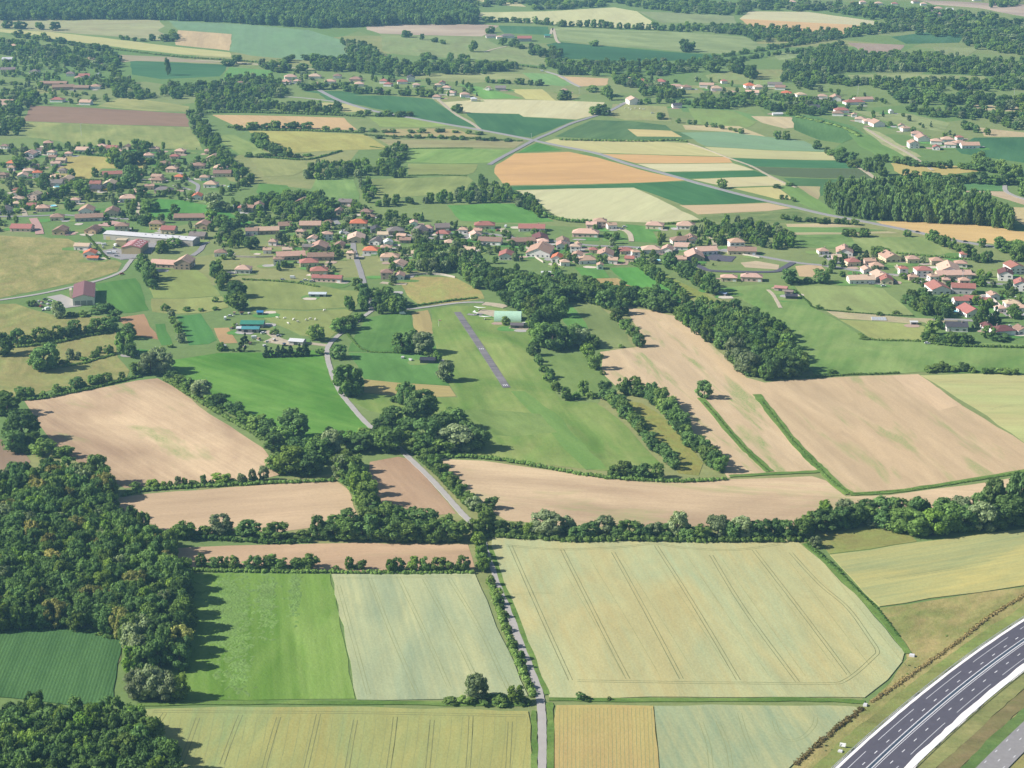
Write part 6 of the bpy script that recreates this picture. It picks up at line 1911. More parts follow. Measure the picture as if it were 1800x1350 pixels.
L('between the two bright green plots', 'the tan plot', [(296, 556), (304, 568), (312, 586), (320, 606)], 6, 15, 17, 'swo')
R('along the pasture edge by the green plots', 'the lane', [(328, 548, 16, 10, 's'), (352, 548, 12, 8, 's'), (378, 532, 12, 12, 's'), (376, 546, 14, 8, 's'), (298, 612, 14, 8, 's'), (290, 548, 16, 16, 's')])
R('in front of the white warehouse', 'the pink hall', [(282, 447, 28, 25, 'l'), (303, 436, 28, 18, 'o'), (250, 480, 30, 34, 'd'), (262, 494, 30, 34, 'd')])
R('around the hedged square meadow', 'its near corner', [(166, 312, 13, 18, 'l'), (197, 289, 26, 30, 'l'), (209, 298, 18, 24, 'd'), (222, 292, 24, 24, 'o'), (238, 290, 28, 25, 'd'), (124, 313, 14, 17, 'd'), (232, 333, 38, 44, 'd'), (248, 348, 20, 22, 'o'), (262, 290, 16, 14, 'o'), (178, 258, 14, 14, 'o'), (240, 266, 22, 22, 'o'), (254, 267, 20, 20, 'o')])
R('among the old village houses', 'the warehouse', [(142, 348, 30, 30, 'o'), (119, 372, 14, 24, 'd'), (374, 374, 40, 36, 'w'), (262, 374, 34, 26, 'o'), (307, 378, 18, 20, 'o'), (388, 402, 30, 26, 'o'), (400, 420, 34, 30, 'd'), (250, 398, 22, 20, 'd'), (78, 335, 22, 30, 'd'), (36, 300, 30, 24, 'o'), (84, 350, 18, 22, 's'), (112, 345, 20, 22, 'l'), (410, 430, 34, 28, 'o'), (440, 440, 32, 26, 'd'), (420, 400, 30, 26, 'o'), (372, 395, 26, 26, 'l')])
# hangar wood
R('in the wood behind the green hangar', 'the hangar', [(893, 542, 40, 34, 'd'), (918, 548, 38, 40, 'd'), (936, 560, 34, 40, 'o'), (940, 580, 30, 40, 'o'), (950, 592, 38, 46, 'd'), (966, 585, 40, 52, 'd'), (972, 620, 52, 52, 'd'), (950, 612, 40, 44, 'o'), (994, 618, 40, 44, 'd'), (1008, 605, 34, 36, 'd'), (1022, 612, 44, 34, 'w'), (1043, 614, 26, 26, 'o'), (1047, 652, 28, 34, 'o'), (1034, 632, 26, 28, 'l'), (938, 628, 26, 26, 'd'), (984, 560, 36, 40, 'o'), (975, 540, 40, 40, 'd'), (960, 560, 36, 44, 'o'), (889, 573, 17, 17, 'l'), (912, 530, 40, 40, 'd'), (880, 522, 36, 36, 'd')])
R('in the tree line at the top of the two-toned meadow', 'the hangar wood', [(980, 532, 40, 34, 'd'), (1007, 534, 38, 34, 'd'), (1034, 534, 36, 34, 'o'), (1066, 545, 36, 38, 'd'), (1093, 556, 30, 30, 'd'), (1110, 540, 40, 38, 'd'), (1134, 543, 40, 36, 'o'), (1155, 550, 40, 36, 'd'), (1178, 552, 40, 36, 'd'), (1084, 566, 24, 24, 'o'), (1100, 580, 22, 20, 'o'), (1113, 594, 24, 22, 'o'), (1124, 612, 24, 26, 'd'), (1092, 612, 10, 8, 's'), (1060, 660, 12, 10, 's')])
L('in the hedge below the hangar wood', 'the hangar wood', [(940, 634), (955, 652), (968, 672), (985, 695), (995, 704)], 8, 18, 17, 'sod')
R('at the lower corner of the small meadow', 'the airstrip', [(995, 706, 18, 26, 'o'), (1010, 704, 20, 16, 's'), (1026, 698, 22, 28, 'o'), (1040, 702, 20, 16, 's')])
L('in the first hedge right of the airfield grass', 'the small meadow', [(1058, 696), (1080, 715), (1102, 738), (1125, 762), (1150, 790), (1172, 812), (1186, 832)], 17, 29, 28, 'oddd')
L('in the second hedge right of the airfield grass', 'the small meadow', [(1085, 694), (1115, 698), (1142, 704), (1168, 724), (1190, 752), (1210, 778), (1232, 800), (1252, 818), (1268, 836)], 25, 34, 33, 'oddo')
L('in the corner hedge below the airfield grass', 'the airfield corner', [(1075, 838), (1100, 840), (1130, 842), (1160, 842)], 6, 32, 25, 'dos')
WOOD('in the round-topped wood above the stubble', [(1188, 560), (1215, 548), (1240, 545), (1300, 556), (1340, 562), (1368, 582), (1392, 612), (1414, 652), (1410, 668), (1350, 668), (1318, 664), (1292, 636), (1258, 612), (1222, 588)], 10.0, (9, 13), (9, 14.5), 'oodddolod', 'wood2')
R("at the round-topped wood's stubble edge", 'the wheat track', [(1292, 640, 36, 48, 'w'), (1306, 656, 34, 44, 'w'), (1318, 664, 40, 46, 'w'), (1390, 668, 52, 52, 'd'), (1360, 668, 44, 46, 'd')])
L('in the dark hedge up to the round-topped wood', 'the village street', [(1120, 466), (1140, 482), (1165, 500), (1190, 518), (1210, 536)], 11, 22, 22, 'doo')
L('in the belt behind the white hut', 'the village street', [(1168, 468), (1190, 480), (1212, 494), (1235, 508), (1262, 524)], 9, 28, 30, 'dod')
R('by itself on the building plots', 'the asphalt bend', [(1388, 502, 34, 30, 'd'), (1445, 500, 30, 28, 'd'), (1254, 500, 10, 12, 'c'), (1204, 548, 11, 34, 'p')])
L('along the fence above the yellow wheat field', 'the round-topped wood', [(1620, 656), (1660, 654), (1700, 655), (1740, 658), (1790, 660)], 10, 24, 17, 'ods', 0.35)
R('at the green plain edge', 'the round-topped wood', [(1466, 658, 18, 10, 's'), (1440, 664, 18, 10, 's'), (1492, 546, 8, 8, 's'), (1440, 543, 12, 8, 's'), (1520, 598, 18, 8, 's'), (1548, 556, 14, 8, 's'), (1576, 553, 12, 8, 's')])
L('in the hedge of the white slate-roofed villa', 'the allotments', [(1628, 600), (1650, 604), (1680, 607), (1710, 605)], 8, 22, 20, 'doo')
R('in the gardens by the white slate-roofed villa', 'the villa', [(1640, 592, 26, 30, 'o'), (1716, 580, 16, 20, 'c'), (1730, 562, 22, 36, 'l'), (1720, 574, 18, 30, 'o'), (1752, 570, 20, 32, 'c'), (1742, 572, 18, 22, 'c'), (1740, 598, 26, 26, 'o'), (1762, 602, 40, 16, 'd'), (1785, 562, 26, 26, 'o'), (1650, 580, 22, 26, 'd')])
WOOD('in the dark copse by the red-roofed courtyard', [(1585, 528), (1620, 522), (1650, 530), (1670, 545), (1680, 560), (1640, 560), (1600, 545)], 8, (7, 11), (7, 11), 'dodo', 'wood2')
# -------- the poplar wood and others, as masses
WOOD('poplar', [(1445, 352), (1480, 343), (1560, 340), (1660, 345), (1730, 362), (1770, 395), (1786, 408), (1720, 397), (1640, 393), (1530, 388), (1470, 378)], 6.8, (6.0, 10.5), (12, 23), 'pppolop', 'poplar')
R('at the end of the poplar wood', 'the road', [(1752, 400, 34, 46, 'o'), (1772, 404, 28, 40, 'o')])
for px in ([(-60, 36), (100, 36), (200, 35), (300, 36), (420, 42), (560, 50), (640, 48), (720, 44), (840, 43), (842, 30), (800, 16), (600, 2), (300, -4), (-60, -4)],):
    WOOD('far', px, 15, (12, 18), (15, 23), 'odddoop', 'far')
for px, sp_ in (([(-60, 4), (840, 14), (900, 8), (1000, 12), (1100, 6), (1240, 10), (1240, -2), (900, -10), (-60, -12)], 22),
                ([(925, 18), (1010, 17), (1060, 12), (1060, 6), (960, 10)], 15), ([(1090, 10), (1200, 24), (1300, 28), (1320, 18), (1380, 20), (1460, 22), (1540, 36), (1590, 50), (1600, 40), (1520, 20), (1400, 12), (1200, 6)], 15),
                ([(1200, 56), (1310, 62), (1335, 74), (1400, 76), (1480, 66), (1480, 58), (1400, 54), (1300, 48), (1200, 48)], 12),
                ([(1480, 62), (1560, 56), (1620, 54), (1620, 48), (1560, 44), (1480, 54)], 12), ([(1540, 54), (1660, 52), (1700, 44), (1650, 34), (1580, 38)], 14),
                ([(1380, 100), (1430, 92), (1500, 98), (1520, 108), (1560, 122), (1640, 130), (1700, 132), (1800, 140), (1850, 150), (1850, 120), (1760, 116), (1660, 108), (1600, 98), (1520, 96), (1460, 86)], 13),
                ([(1380, 128), (1420, 142), (1480, 152), (1560, 158), (1660, 162), (1760, 160), (1840, 156), (1840, 138), (1740, 142), (1600, 145), (1480, 142), (1400, 120)], 13),
                ([(1780, 75), (1850, 80), (1850, 110), (1780, 96), (1700, 84), (1690, 74)], 14), ([(1680, 70), (1740, 66), (1800, 72), (1800, 64), (1720, 56)], 14), ([(1740, 14), (1790, 12), (1790, 0), (1740, 0)], 14),
                ([(1592, 198), (1640, 206), (1720, 212), (1800, 232), (1840, 236), (1840, 206), (1760, 200), (1660, 192), (1600, 190)], 12), ([(1700, 234), (1740, 238), (1730, 226), (1690, 222)], 11),
                ([(1580, 178), (1640, 178), (1700, 182), (1750, 180), (1780, 184), (1700, 170), (1640, 164), (1590, 168)], 15),
                ([(1205, 190), (1290, 192), (1330, 188), (1390, 205), (1460, 202), (1470, 188), (1400, 176), (1300, 170), (1240, 172)], 13),
                ([(1380, 130), (1400, 155), (1440, 160), (1440, 130), (1400, 112)], 14),
                # left upper: woods round the hamlet
                ([(-40, 72), (60, 78), (140, 92), (205, 102), (215, 116), (200, 126), (120, 120), (60, 100), (-40, 96)], 13), ([(200, 130), (230, 146), (270, 168), (268, 178), (205, 172), (180, 150)], 12),
                ([(-40, 200), (30, 200), (60, 180), (66, 166), (30, 160), (10, 185), (-40, 180)], 12), ([(-40, 240), (36, 238), (46, 214), (30, 200), (-40, 205)], 12),
                ([(280, 172), (340, 178), (400, 180), (500, 172), (505, 160), (480, 140), (420, 136), (380, 150), (330, 152), (285, 150)], 11),
                ([(345, 196), (380, 196), (480, 198), (600, 202), (600, 192), (480, 184), (380, 180), (345, 184)], 10),
                ([(330, 200), (352, 200), (372, 236), (400, 270), (420, 290), (450, 320), (450, 335), (420, 330), (385, 300), (370, 276), (350, 250), (338, 226)], 10),
                ([(530, 318), (600, 316), (650, 312), (660, 298), (600, 288), (545, 296)], 9), ([(660, 306), (700, 314), (712, 312), (700, 290), (670, 288)], 9),
                ([(632, 330), (650, 362), (664, 362), (660, 340), (648, 322)], 9), ([(668, 276), (692, 292), (708, 286), (716, 266), (704, 256)], 9),
                ([(660, 366), (760, 358), (880, 358), (905, 356), (900, 340), (868, 328), (850, 322), (810, 340), (780, 346), (740, 352), (680, 352)], 9),
                ([(905, 344), (935, 352), (960, 378), (975, 388), (962, 390), (930, 374), (900, 360)], 9), ([(560, 122), (640, 124), (715, 134), (715, 122), (640, 112), (570, 110)], 13), ([(715, 124), (790, 126), (920, 126), (915, 116), (800, 112), (720, 114)], 12),
                ([(930, 98), (985, 106), (988, 92), (930, 84)], 13), ([(950, 120), (1020, 128), (1100, 132), (1160, 134), (1280, 120), (1270, 108), (1160, 112), (1060, 114), (960, 110)], 13),
                ([(1070, 140), (1100, 160), (1130, 172), (1200, 178), (1200, 166), (1150, 150), (1110, 130)], 13), ([(600, 78), (640, 82), (668, 96), (660, 110), (620, 90)], 13),
                ([(1228, 294 + 120), (1262, 432), (1300, 430), (1345, 438), (1392, 446), (1392, 424), (1370, 404), (1300, 396), (1250, 396)], 8.5)):
    WOOD('far', px, sp_, (sp_ * 0.62, sp_ * 1.1), (6, 12.5), 'oddoolwl', 'far', 0.27)
for px, sp_ in (([(1372, 150), (1375, 120), (1420, 96), (1470, 96), (1530, 106), (1560, 110), (1600, 101), (1650, 100), (1720, 110), (1850, 114), (1850, 130), (1740, 129), (1600, 127), (1490, 128), (1400, 136)], 12),
                ([(1290, 2), (1420, 8), (1560, 16), (1720, 28), (1850, 50), (1850, 60), (1700, 50), (1620, 38), (1540, 30), (1420, 16), (1290, 8)], 24),
                ([(1600, 60), (1700, 50), (1850, 60), (1850, 76), (1700, 70)], 22), ([(1560, 165), (1660, 170), (1780, 176), (1850, 178), (1850, 200), (1760, 196), (1660, 186), (1580, 182)], 20),
                ([(540, 112), (660, 106), (720, 116), (800, 118), (900, 118), (900, 128), (720, 136), (560, 126)], 16), ([(400, 112), (470, 118), (540, 124), (520, 132), (430, 118)], 22),
                ([(600, 80), (640, 84), (665, 92), (670, 108), (640, 112), (610, 96)], 14)):
    WOOD('far', px, sp_, (sp_ * 0.55, sp_ * 0.9), (9, 15), 'oddoodwl', 'far', 0.15)
# strings of trees in the middle distance, part of the massed far trees
def far_line(px, n, w, h, sps='odo'):
    a = len(TREES)
    L('far', None, px, n, w, h, sps, 0.3, 3)
    for t_ in TREES[a:]:
        t_['cls'] = 'far'


for px, n, w, h in (([(1232, 106), (1300, 96), (1380, 83), (1450, 72), (1520, 62), (1600, 54)], 44, 12, 10), ([(1270, 112), (1350, 99), (1430, 90), (1480, 78)], 26, 11, 9), ([(20, 66), (100, 76), (200, 96)], 14, 16, 13), ([(845, 40), (900, 40), (960, 44), (990, 48)], 13, 14, 12), ([(990, 46), (1060, 50), (1140, 53), (1200, 56)], 17, 14, 14), ([(1160, 54), (1240, 52), (1310, 64), (1330, 74)], 16, 13, 12),
                    ([(260, 72), (305, 73), (300, 60)], 8, 16, 12), ([(210, 70), (255, 74)], 4, 11, 9), ([(0, 50), (60, 52), (100, 54)], 4, 22, 14), ([(400, 118), (420, 112)], 2, 22, 18),
                    ([(480, 120), (520, 106), (560, 110), (640, 112)], 9, 20, 15), ([(555, 112), (620, 108), (680, 116)], 8, 18, 14), ([(450, 250), (470, 268), (490, 274), (515, 280)], 7, 26, 22),
                    ([(415, 230), (480, 228), (540, 228)], 9, 22, 14), ([(430, 278), (480, 276), (540, 276)], 8, 16, 8), ([(530, 160), (600, 156), (620, 164), (700, 168), (760, 172)], 16, 18, 14),
                    ([(630, 204), (700, 206), (730, 203)], 9, 16, 10), ([(560, 230), (640, 232), (700, 234), (800, 234), (850, 240)], 14, 14, 8), ([(665, 244), (760, 244), (900, 250)], 12, 14, 7),
                    ([(800, 196), (812, 200)], 2, 18, 16), ([(1040, 204), (1050, 200), (1075, 206)], 4, 20, 16), ([(1155, 212), (1165, 208)], 2, 15, 13), ([(1190, 216), (1260, 226), (1310, 236)], 9, 11, 9),
                    ([(1360, 246), (1390, 246)], 2, 20, 16), ([(1480, 282), (1520, 300), (1560, 314)], 8, 26, 24), ([(1440, 262), (1470, 280), (1490, 290)], 5, 18, 16), ([(1545, 284), (1620, 294), (1700, 298), (1730, 302)], 14, 20, 14),
                    ([(1590, 318), (1660, 322), (1720, 324), (1770, 326), (1800, 324)], 14, 24, 20), ([(1720, 296), (1760, 310), (1800, 318)], 6, 26, 26), ([(1790, 340), (1820, 350)], 3, 28, 26),
                    ([(1370, 386), (1400, 390), (1450, 394), (1510, 396)], 12, 14, 11), ([(1486, 416), (1500, 417)], 2, 15, 14), ([(1516, 416), (1530, 418)], 3, 18, 16), ([(1594, 417)] * 2, 1, 14, 16),
                    ([(1636, 422), (1660, 432), (1690, 446), (1710, 456)], 7, 26, 22), ([(1730, 436), (1736, 438)], 1, 18, 18), ([(1760, 446), (1800, 452), (1780, 464)], 6, 34, 30), ([(1545, 452), (1552, 455)], 2, 26, 24),
                    ([(1470, 450), (1495, 446), (1515, 446)], 5, 18, 14), ([(1715, 462), (1740, 462)], 3, 18, 18), ([(1266, 333)] * 2, 1, 18, 20), ([(835, 92)] * 2, 1, 19, 18), ([(721, 66), (708, 66)], 2, 14, 14), ([(740, 70), (792, 80)], 3, 12, 10),
                    ([(740, 100), (760, 105), (812, 106), (830, 104)], 6, 14, 12), ([(885, 80), (905, 84), (915, 88)], 4, 16, 14), ([(1043, 82)] * 2, 1, 19, 16), ([(1196, 92), (1220, 92), (1200, 88)], 3, 20, 18), ([(852, 60), (868, 58)], 2, 12, 14),
                    ([(1240, 130), (1290, 128), (1335, 144)], 5, 26, 24), ([(296, 134), (298, 132)], 1, 10, 28), ([(1045, 134), (1055, 134)], 4, 7, 20), ([(980, 132), (1030, 132)], 9, 12, 16), ([(1360, 250 + 82), (1395, 327)], 2, 14, 10), ([(1366, 348), (1402, 356)], 5, 7, 8),
                    ([(760, 116), (900, 120)], 9, 14, 10), ([(850, 146), (930, 150), (960, 152)], 9, 14, 11), ([(985, 176), (1000, 175)], 3, 18, 16), ([(1040, 162), (1060, 166), (1075, 178)], 4, 20, 18), ([(1120, 184), (1180, 182), (1220, 186)], 7, 15, 11)):
    far_line(px, n, w, h)

# -------- village trees: scattered over the gardens, clear of the houses
for ph, px, sp_, av in (('in the gardens round the warehouse', [(-20, 262), (90, 258), (240, 256), (330, 262), (400, 268), (432, 300), (450, 340), (440, 380), (430, 430), (360, 440), (280, 400), (200, 400), (100, 420), (-20, 410)], 13.0, 0.40),
                        ('in the gardens along the old village street', [(440, 360), (540, 366), (600, 352), (640, 366), (700, 380), (760, 388), (830, 402), (870, 420), (890, 470), (860, 500), (800, 480), (740, 470), (700, 500), (660, 500), (560, 480), (480, 486), (400, 470), (380, 440), (440, 420)], 11.5, 0.28),
                        ('in the gardens along the eastern street', [(880, 410), (980, 402), (1120, 402), (1240, 410), (1250, 440), (1230, 470), (1120, 466), (1000, 480), (900, 480)], 12, 0.36),
                        ('in the eastern village gardens', [(1440, 452), (1560, 452), (1680, 470), (1780, 490), (1800, 560), (1790, 590), (1720, 545), (1640, 505), (1540, 500), (1450, 480)], 12, 0.36),
                        ('in the far hamlet gardens', [(500, 152), (640, 156), (840, 178), (840, 150), (700, 138), (520, 132)], 17, 0.30),
                        ('in the far hamlet gardens', [(1100, 140), (1200, 160), (1300, 176), (1400, 192), (1500, 204), (1600, 240), (1720, 266), (1700, 240), (1600, 205), (1540, 172), (1400, 150), (1240, 142)], 24, 0.35),
                        ('in the far hamlet gardens', [(0, 90), (120, 104), (180, 130), (190, 180), (100, 184), (0, 195)], 14, 0.25),
                        ('in the far town', [(1290, 2), (1420, 6), (1560, 14), (1720, 24), (1720, 34), (1640, 34), (1540, 28), (1420, 14), (1290, 8)], 26, 0.25)):
    WOOD(ph, px, sp_, (4.0, 9.0), (3.5, 9), 'oolllwwsosc', 'village', av)
WOOD('in the tree clump behind the main village street', [(440, 368), (520, 384), (590, 390), (590, 374), (560, 352), (500, 350), (455, 352)], 9.5, (8, 12), (9, 13), 'oddol', 'village')
WOOD('in the tall trees beside the lower village street', [(560, 520), (600, 512), (640, 505), (650, 535), (640, 552), (600, 545), (570, 530)], 9.5, (7, 11), (9, 13), 'oddol', 'village')
WOOD('in the tall trees across the lower village street', [(655, 520), (690, 522), (712, 540), (706, 552), (664, 552)], 9, (7, 10), (8, 12), 'odd', 'village')
WOOD('in the tall trees beside the old farmhouses', [(725, 440), (790, 440), (850, 470), (872, 510), (840, 512), (800, 480), (740, 480)], 9.5, (9, 13), (10, 15), 'oddwo', 'village')
WOOD('in the wood strip above the hangar', [(850, 500), (900, 490), (990, 500), (1060, 514), (1110, 520), (1180, 530), (1180, 545), (1060, 530), (960, 524), (880, 520)], 9.5, (9, 12), (9, 14), 'oddo', 'village')
WOOD('in the row beyond the old village gardens', [(250, 484), (264, 480), (279, 508), (266, 512), (254, 500)], 8, (7, 9), (9, 12), 'ddo', 'village')
WOOD('in the pasture edge trees below the pink-roofed villa', [(360, 470), (385, 475), (405, 510), (390, 515), (370, 490)], 8.5, (7, 10), (9, 12), 'doo', 'village')

# ---------------------------------------------------------------- which trees stand alone, which are massed
for t_ in TREES:
    s = scale_at(t_['p'])
    t_['px'] = t_['w'] * s * t_['h'] * s
    q = t_['p']
    u = (q.x) * F / (q.y * CT + CAMH * ST) + 900
    v = (CAMH * CT - q.y * ST) * F / (q.y * CT + CAMH * ST) + 675
    t_['in'] = -40 < u < 1840 and -30 < v < 1400
vis = sorted([t_ for t_ in TREES if t_['in'] and t_['cls'] not in ('far', 'poplar')], key=lambda q: -q['px'])
SOLO = vis[:296]
SUBW = ((' at its maize side', (120, 1105)), (' beside the cut hay', (325, 1110)), (' near the ploughed field', (190, 880)), (' in its deep middle', (150, 1000)), (' at its outer side', (-30, 980)),
        (' near its upper end', (40, 860)), (' by the hay corner', (290, 1220)), (' next to the wheat tramlines', (300, 1330)), (' under its far hedge', (300, 980)), (' down in its front', (100, 1400)), (' at its open edge', (120, 1262)))
for t_ in SOLO:
    t_['solo'] = True
VILL = []
rng2 = random.Random(3)
for t_ in SOLO:
    root = empty('tree', t_['p'], rng2.uniform(0, 6.28))
    root.scale = (t_['w'], t_['w'] * rng2.uniform(0.9, 1.1), t_['h'])
    v = rng2.randrange(NVAR[t_['sp']])
    link(bpy.data.objects.new('crown', CROWN[(t_['sp'], v)]), root)
    link(bpy.data.objects.new('trunk', TRUNK), root)
    adj = ADJ[t_['sp']]
    if t_['order'] is not None and t_['end']:
        tag(root, f"{adj} tree {t_['phrase']}, {ORD[t_['order']]} from {t_['end']}", 'tree', 'hedgerow and field trees')
    elif t_['cls'] in ('wood', 'wood2'):
        sub = min(((P(*q[1]) - t_['p']).length, q[0]) for q in SUBW)[1]
        ph = t_['phrase'] + sub
        tag(root, f"{adj} tree {ph}", 'tree', f"{adj} trees {ph}")
    elif t_['cls'] == 'village':
        tag(root, None, 'tree', 'village trees')
        VILL.append((root, f"{adj} tree"))
    else:
        tag(root, f"{adj} tree {t_['phrase']}", 'tree')
label_out(VILL)


def scatter(name, trees, coll, label=None):
    """Many trees as one object: points carry size, turn and kind; geometry nodes set a tree on each."""
    n = len(trees)
    if not n:
        return
    me = bpy.data.meshes.new(name)
    me.vertices.add(n)
    me.vertices.foreach_set('co', np.array([tuple(t_['p']) for t_ in trees], np.float32).ravel())
    a = me.attributes.new('size', 'FLOAT_VECTOR', 'POINT')
    a.data.foreach_set('vector', np.array([(t_['w'], t_['w'], t_['h']) for t_ in trees], np.float32).ravel())
    a = me.attributes.new('turn', 'FLOAT_VECTOR', 'POINT')
    a.data.foreach_set('vector', np.array([(0, 0, rng2.uniform(0, 6.28)) for _ in trees], np.float32).ravel())
    a = me.attributes.new('kind_no', 'INT', 'POINT')
    a.data.foreach_set('value', np.array([PROTO[(t_['sp'], rng2.randrange(NVAR[t_['sp']]))] for t_ in trees], np.int32))
    o = link(bpy.data.objects.new(name, me))
    ng = bpy.data.node_groups.new(name, 'GeometryNodeTree')
    ng.interface.new_socket('Geometry', in_out='INPUT', socket_type='NodeSocketGeometry')
    ng.interface.new_socket('Geometry', in_out='OUTPUT', socket_type='NodeSocketGeometry')
    gi, go = ng.nodes.new('NodeGroupInput'), ng.nodes.new('NodeGroupOutput')
    ip = ng.nodes.new('GeometryNodeInstanceOnPoints')
    ci = ng.nodes.new('GeometryNodeCollectionInfo')
    ci.inputs['Collection'].default_value = coll
    ci.inputs['Separate Children'].default_value = True
    ci.inputs['Reset Children'].default_value = True
    ip.inputs['Pick Instance'].default_value = True

    def at(nm, ty):
        q = ng.nodes.new('GeometryNodeInputNamedAttribute')
        q.data_type = ty
        q.inputs['Name'].default_value = nm
        return q.outputs['Attribute']
    ng.links.new(gi.outputs[0], ip.inputs['Points'])
    ng.links.new(ci.outputs[0], ip.inputs['Instance'])
    ng.links.new(at('kind_no', 'INT'), ip.inputs['Instance Index'])
    ng.links.new(at('size', 'FLOAT_VECTOR'), ip.inputs['Scale'])
    er = ng.nodes.new('FunctionNodeEulerToRotation')
    ng.links.new(at('turn', 'FLOAT_VECTOR'), er.inputs[0])
    ng.links.new(er.outputs[0], ip.inputs['Rotation'])
    ng.links.new(ip.outputs[0], go.inputs[0])
    o.modifiers.new('trees', 'NODES').node_group = ng
    return tag(o, label, None, None, 'stuff')


rest = [t_ for t_ in TREES if not t_.get('solo')]
scatter('woodland', [t_ for t_ in rest if t_['cls'] == 'far'], PC)
scatter('poplar_wood', [t_ for t_ in rest if t_['cls'] == 'poplar'], PC)
scatter('small_trees', [t_ for t_ in rest if t_['cls'] in ('tree', 'wood', 'wood2', 'village')], PC)

# garden shrubs and undergrowth
n0 = len(TREES)
rows_ = {}
for t_ in TREES:
    if t_['order'] is not None and t_['cls'] == 'tree':
        rows_.setdefault(t_['phrase'], []).append(t_)
for lst in rows_.values():
    for a, b_ in zip(lst, lst[1:]):
        gap = (a['p'] - b_['p']).length
        if gap < 30 and min(a['h'], b_['h']) > 4:
            for k in range(max(1, int(gap / 3.2))):
                q = a['p'].lerp(b_['p'], (k + random.uniform(0.1, 0.9)) / max(1, int(gap / 3.2)))
                hh = min(a['h'], b_['h']) * random.uniform(0.25, 0.5)
                add_tree(q + Vector((random.uniform(-1.2, 1.2), random.uniform(-1.5, 1.5), 0)), hh * random.uniform(0.9, 1.5), hh, random.choice('sssod'), 'undergrowth', None, None, 'shrubs')
for px, sp_, av in (([(-20, 258), (240, 254), (400, 266), (450, 340), (430, 440), (360, 450), (260, 420), (100, 420), (-20, 412)], 8, 0.5),
                    ([(430, 362), (600, 352), (760, 390), (880, 410), (890, 490), (800, 480), (660, 510), (480, 490), (380, 450)], 7.5, 0.5),
                    ([(880, 404), (1120, 400), (1250, 410), (1260, 470), (1100, 468), (900, 490)], 8, 0.55), ([(1436, 450), (1560, 450), (1700, 468), (1820, 490), (1820, 600), (1720, 560), (1540, 505)], 8, 0.5)):
    WOOD('shrubs', px, sp_, (1.6, 4.2), (1.2, 3.4), 'sssolw', 'shrubs', av)
WOOD('shrubs', [(1592, 1150), (1700, 1070), (1800, 1036), (1850, 1030), (1850, 1060), (1700, 1125), (1600, 1215), (1450, 1330), (1410, 1345), (1510, 1250)], 4.5, (0.9, 2.2), (0.4, 0.9), 'sw', 'shrubs', 0.6)
WOOD('shrubs', [(60, 1100), (210, 1112), (222, 1120), (200, 1128), (140, 1108), (60, 1104)], 2.5, (1.5, 3.5), (1.0, 2.5), 'sol', 'shrubs', 0.2)
scatter('shrubs', TREES[n0:], PC)

# ================================================================== HEDGES
def hedge(label, px, w, h, mat='h', dens=1.0, leaf=0.5, jit=0.35, cat='hedge', name='hedge'):
    """One hedgerow: leaf clumps round a dense inside, along the ground."""
    pts = path_pts(px, 6)
    step = max(1.3, w * 0.75)
    cum = [0.0]
    for i in range(1, len(pts)):
        cum.append(cum[-1] + (pts[i] - pts[i - 1]).length)
    n = max(2, int(cum[-1] / step))
    c0 = pts[len(pts) // 2]
    lob = []
    for i in range(n):
        t_ = (i + 0.5) / n * cum[-1]
        k = next(j for j in range(1, len(cum)) if cum[j] >= t_)
        p = pts[k - 1].lerp(pts[k], (t_ - cum[k - 1]) / max(1e-6, cum[k] - cum[k - 1])) - c0
        hh = h * random.uniform(1 - jit, 1 + jit)
        lob.append((p.x + random.uniform(-jit, jit) * w * 0.5, p.y + random.uniform(-jit, jit) * w * 0.5, hh * 0.45, max(w * 0.55, hh * 0.5) * random.uniform(1 - jit * 0.6, 1 + jit * 0.6)))
    V, Fc = crown_arrays(r_, np.array(lob), leaf, int(22 * dens), 0.86, min(1.0, h / w * 0.9))
    V[:, 2] = np.maximum(V[:, 2], -0.1)
    o = link(bpy.data.objects.new(name, fast_mesh(name, V, Fc.ravel(), 3, [LEAF[mat]])))
    o.location = c0
    return tag(o, label, cat, 'hedges of the farmland')


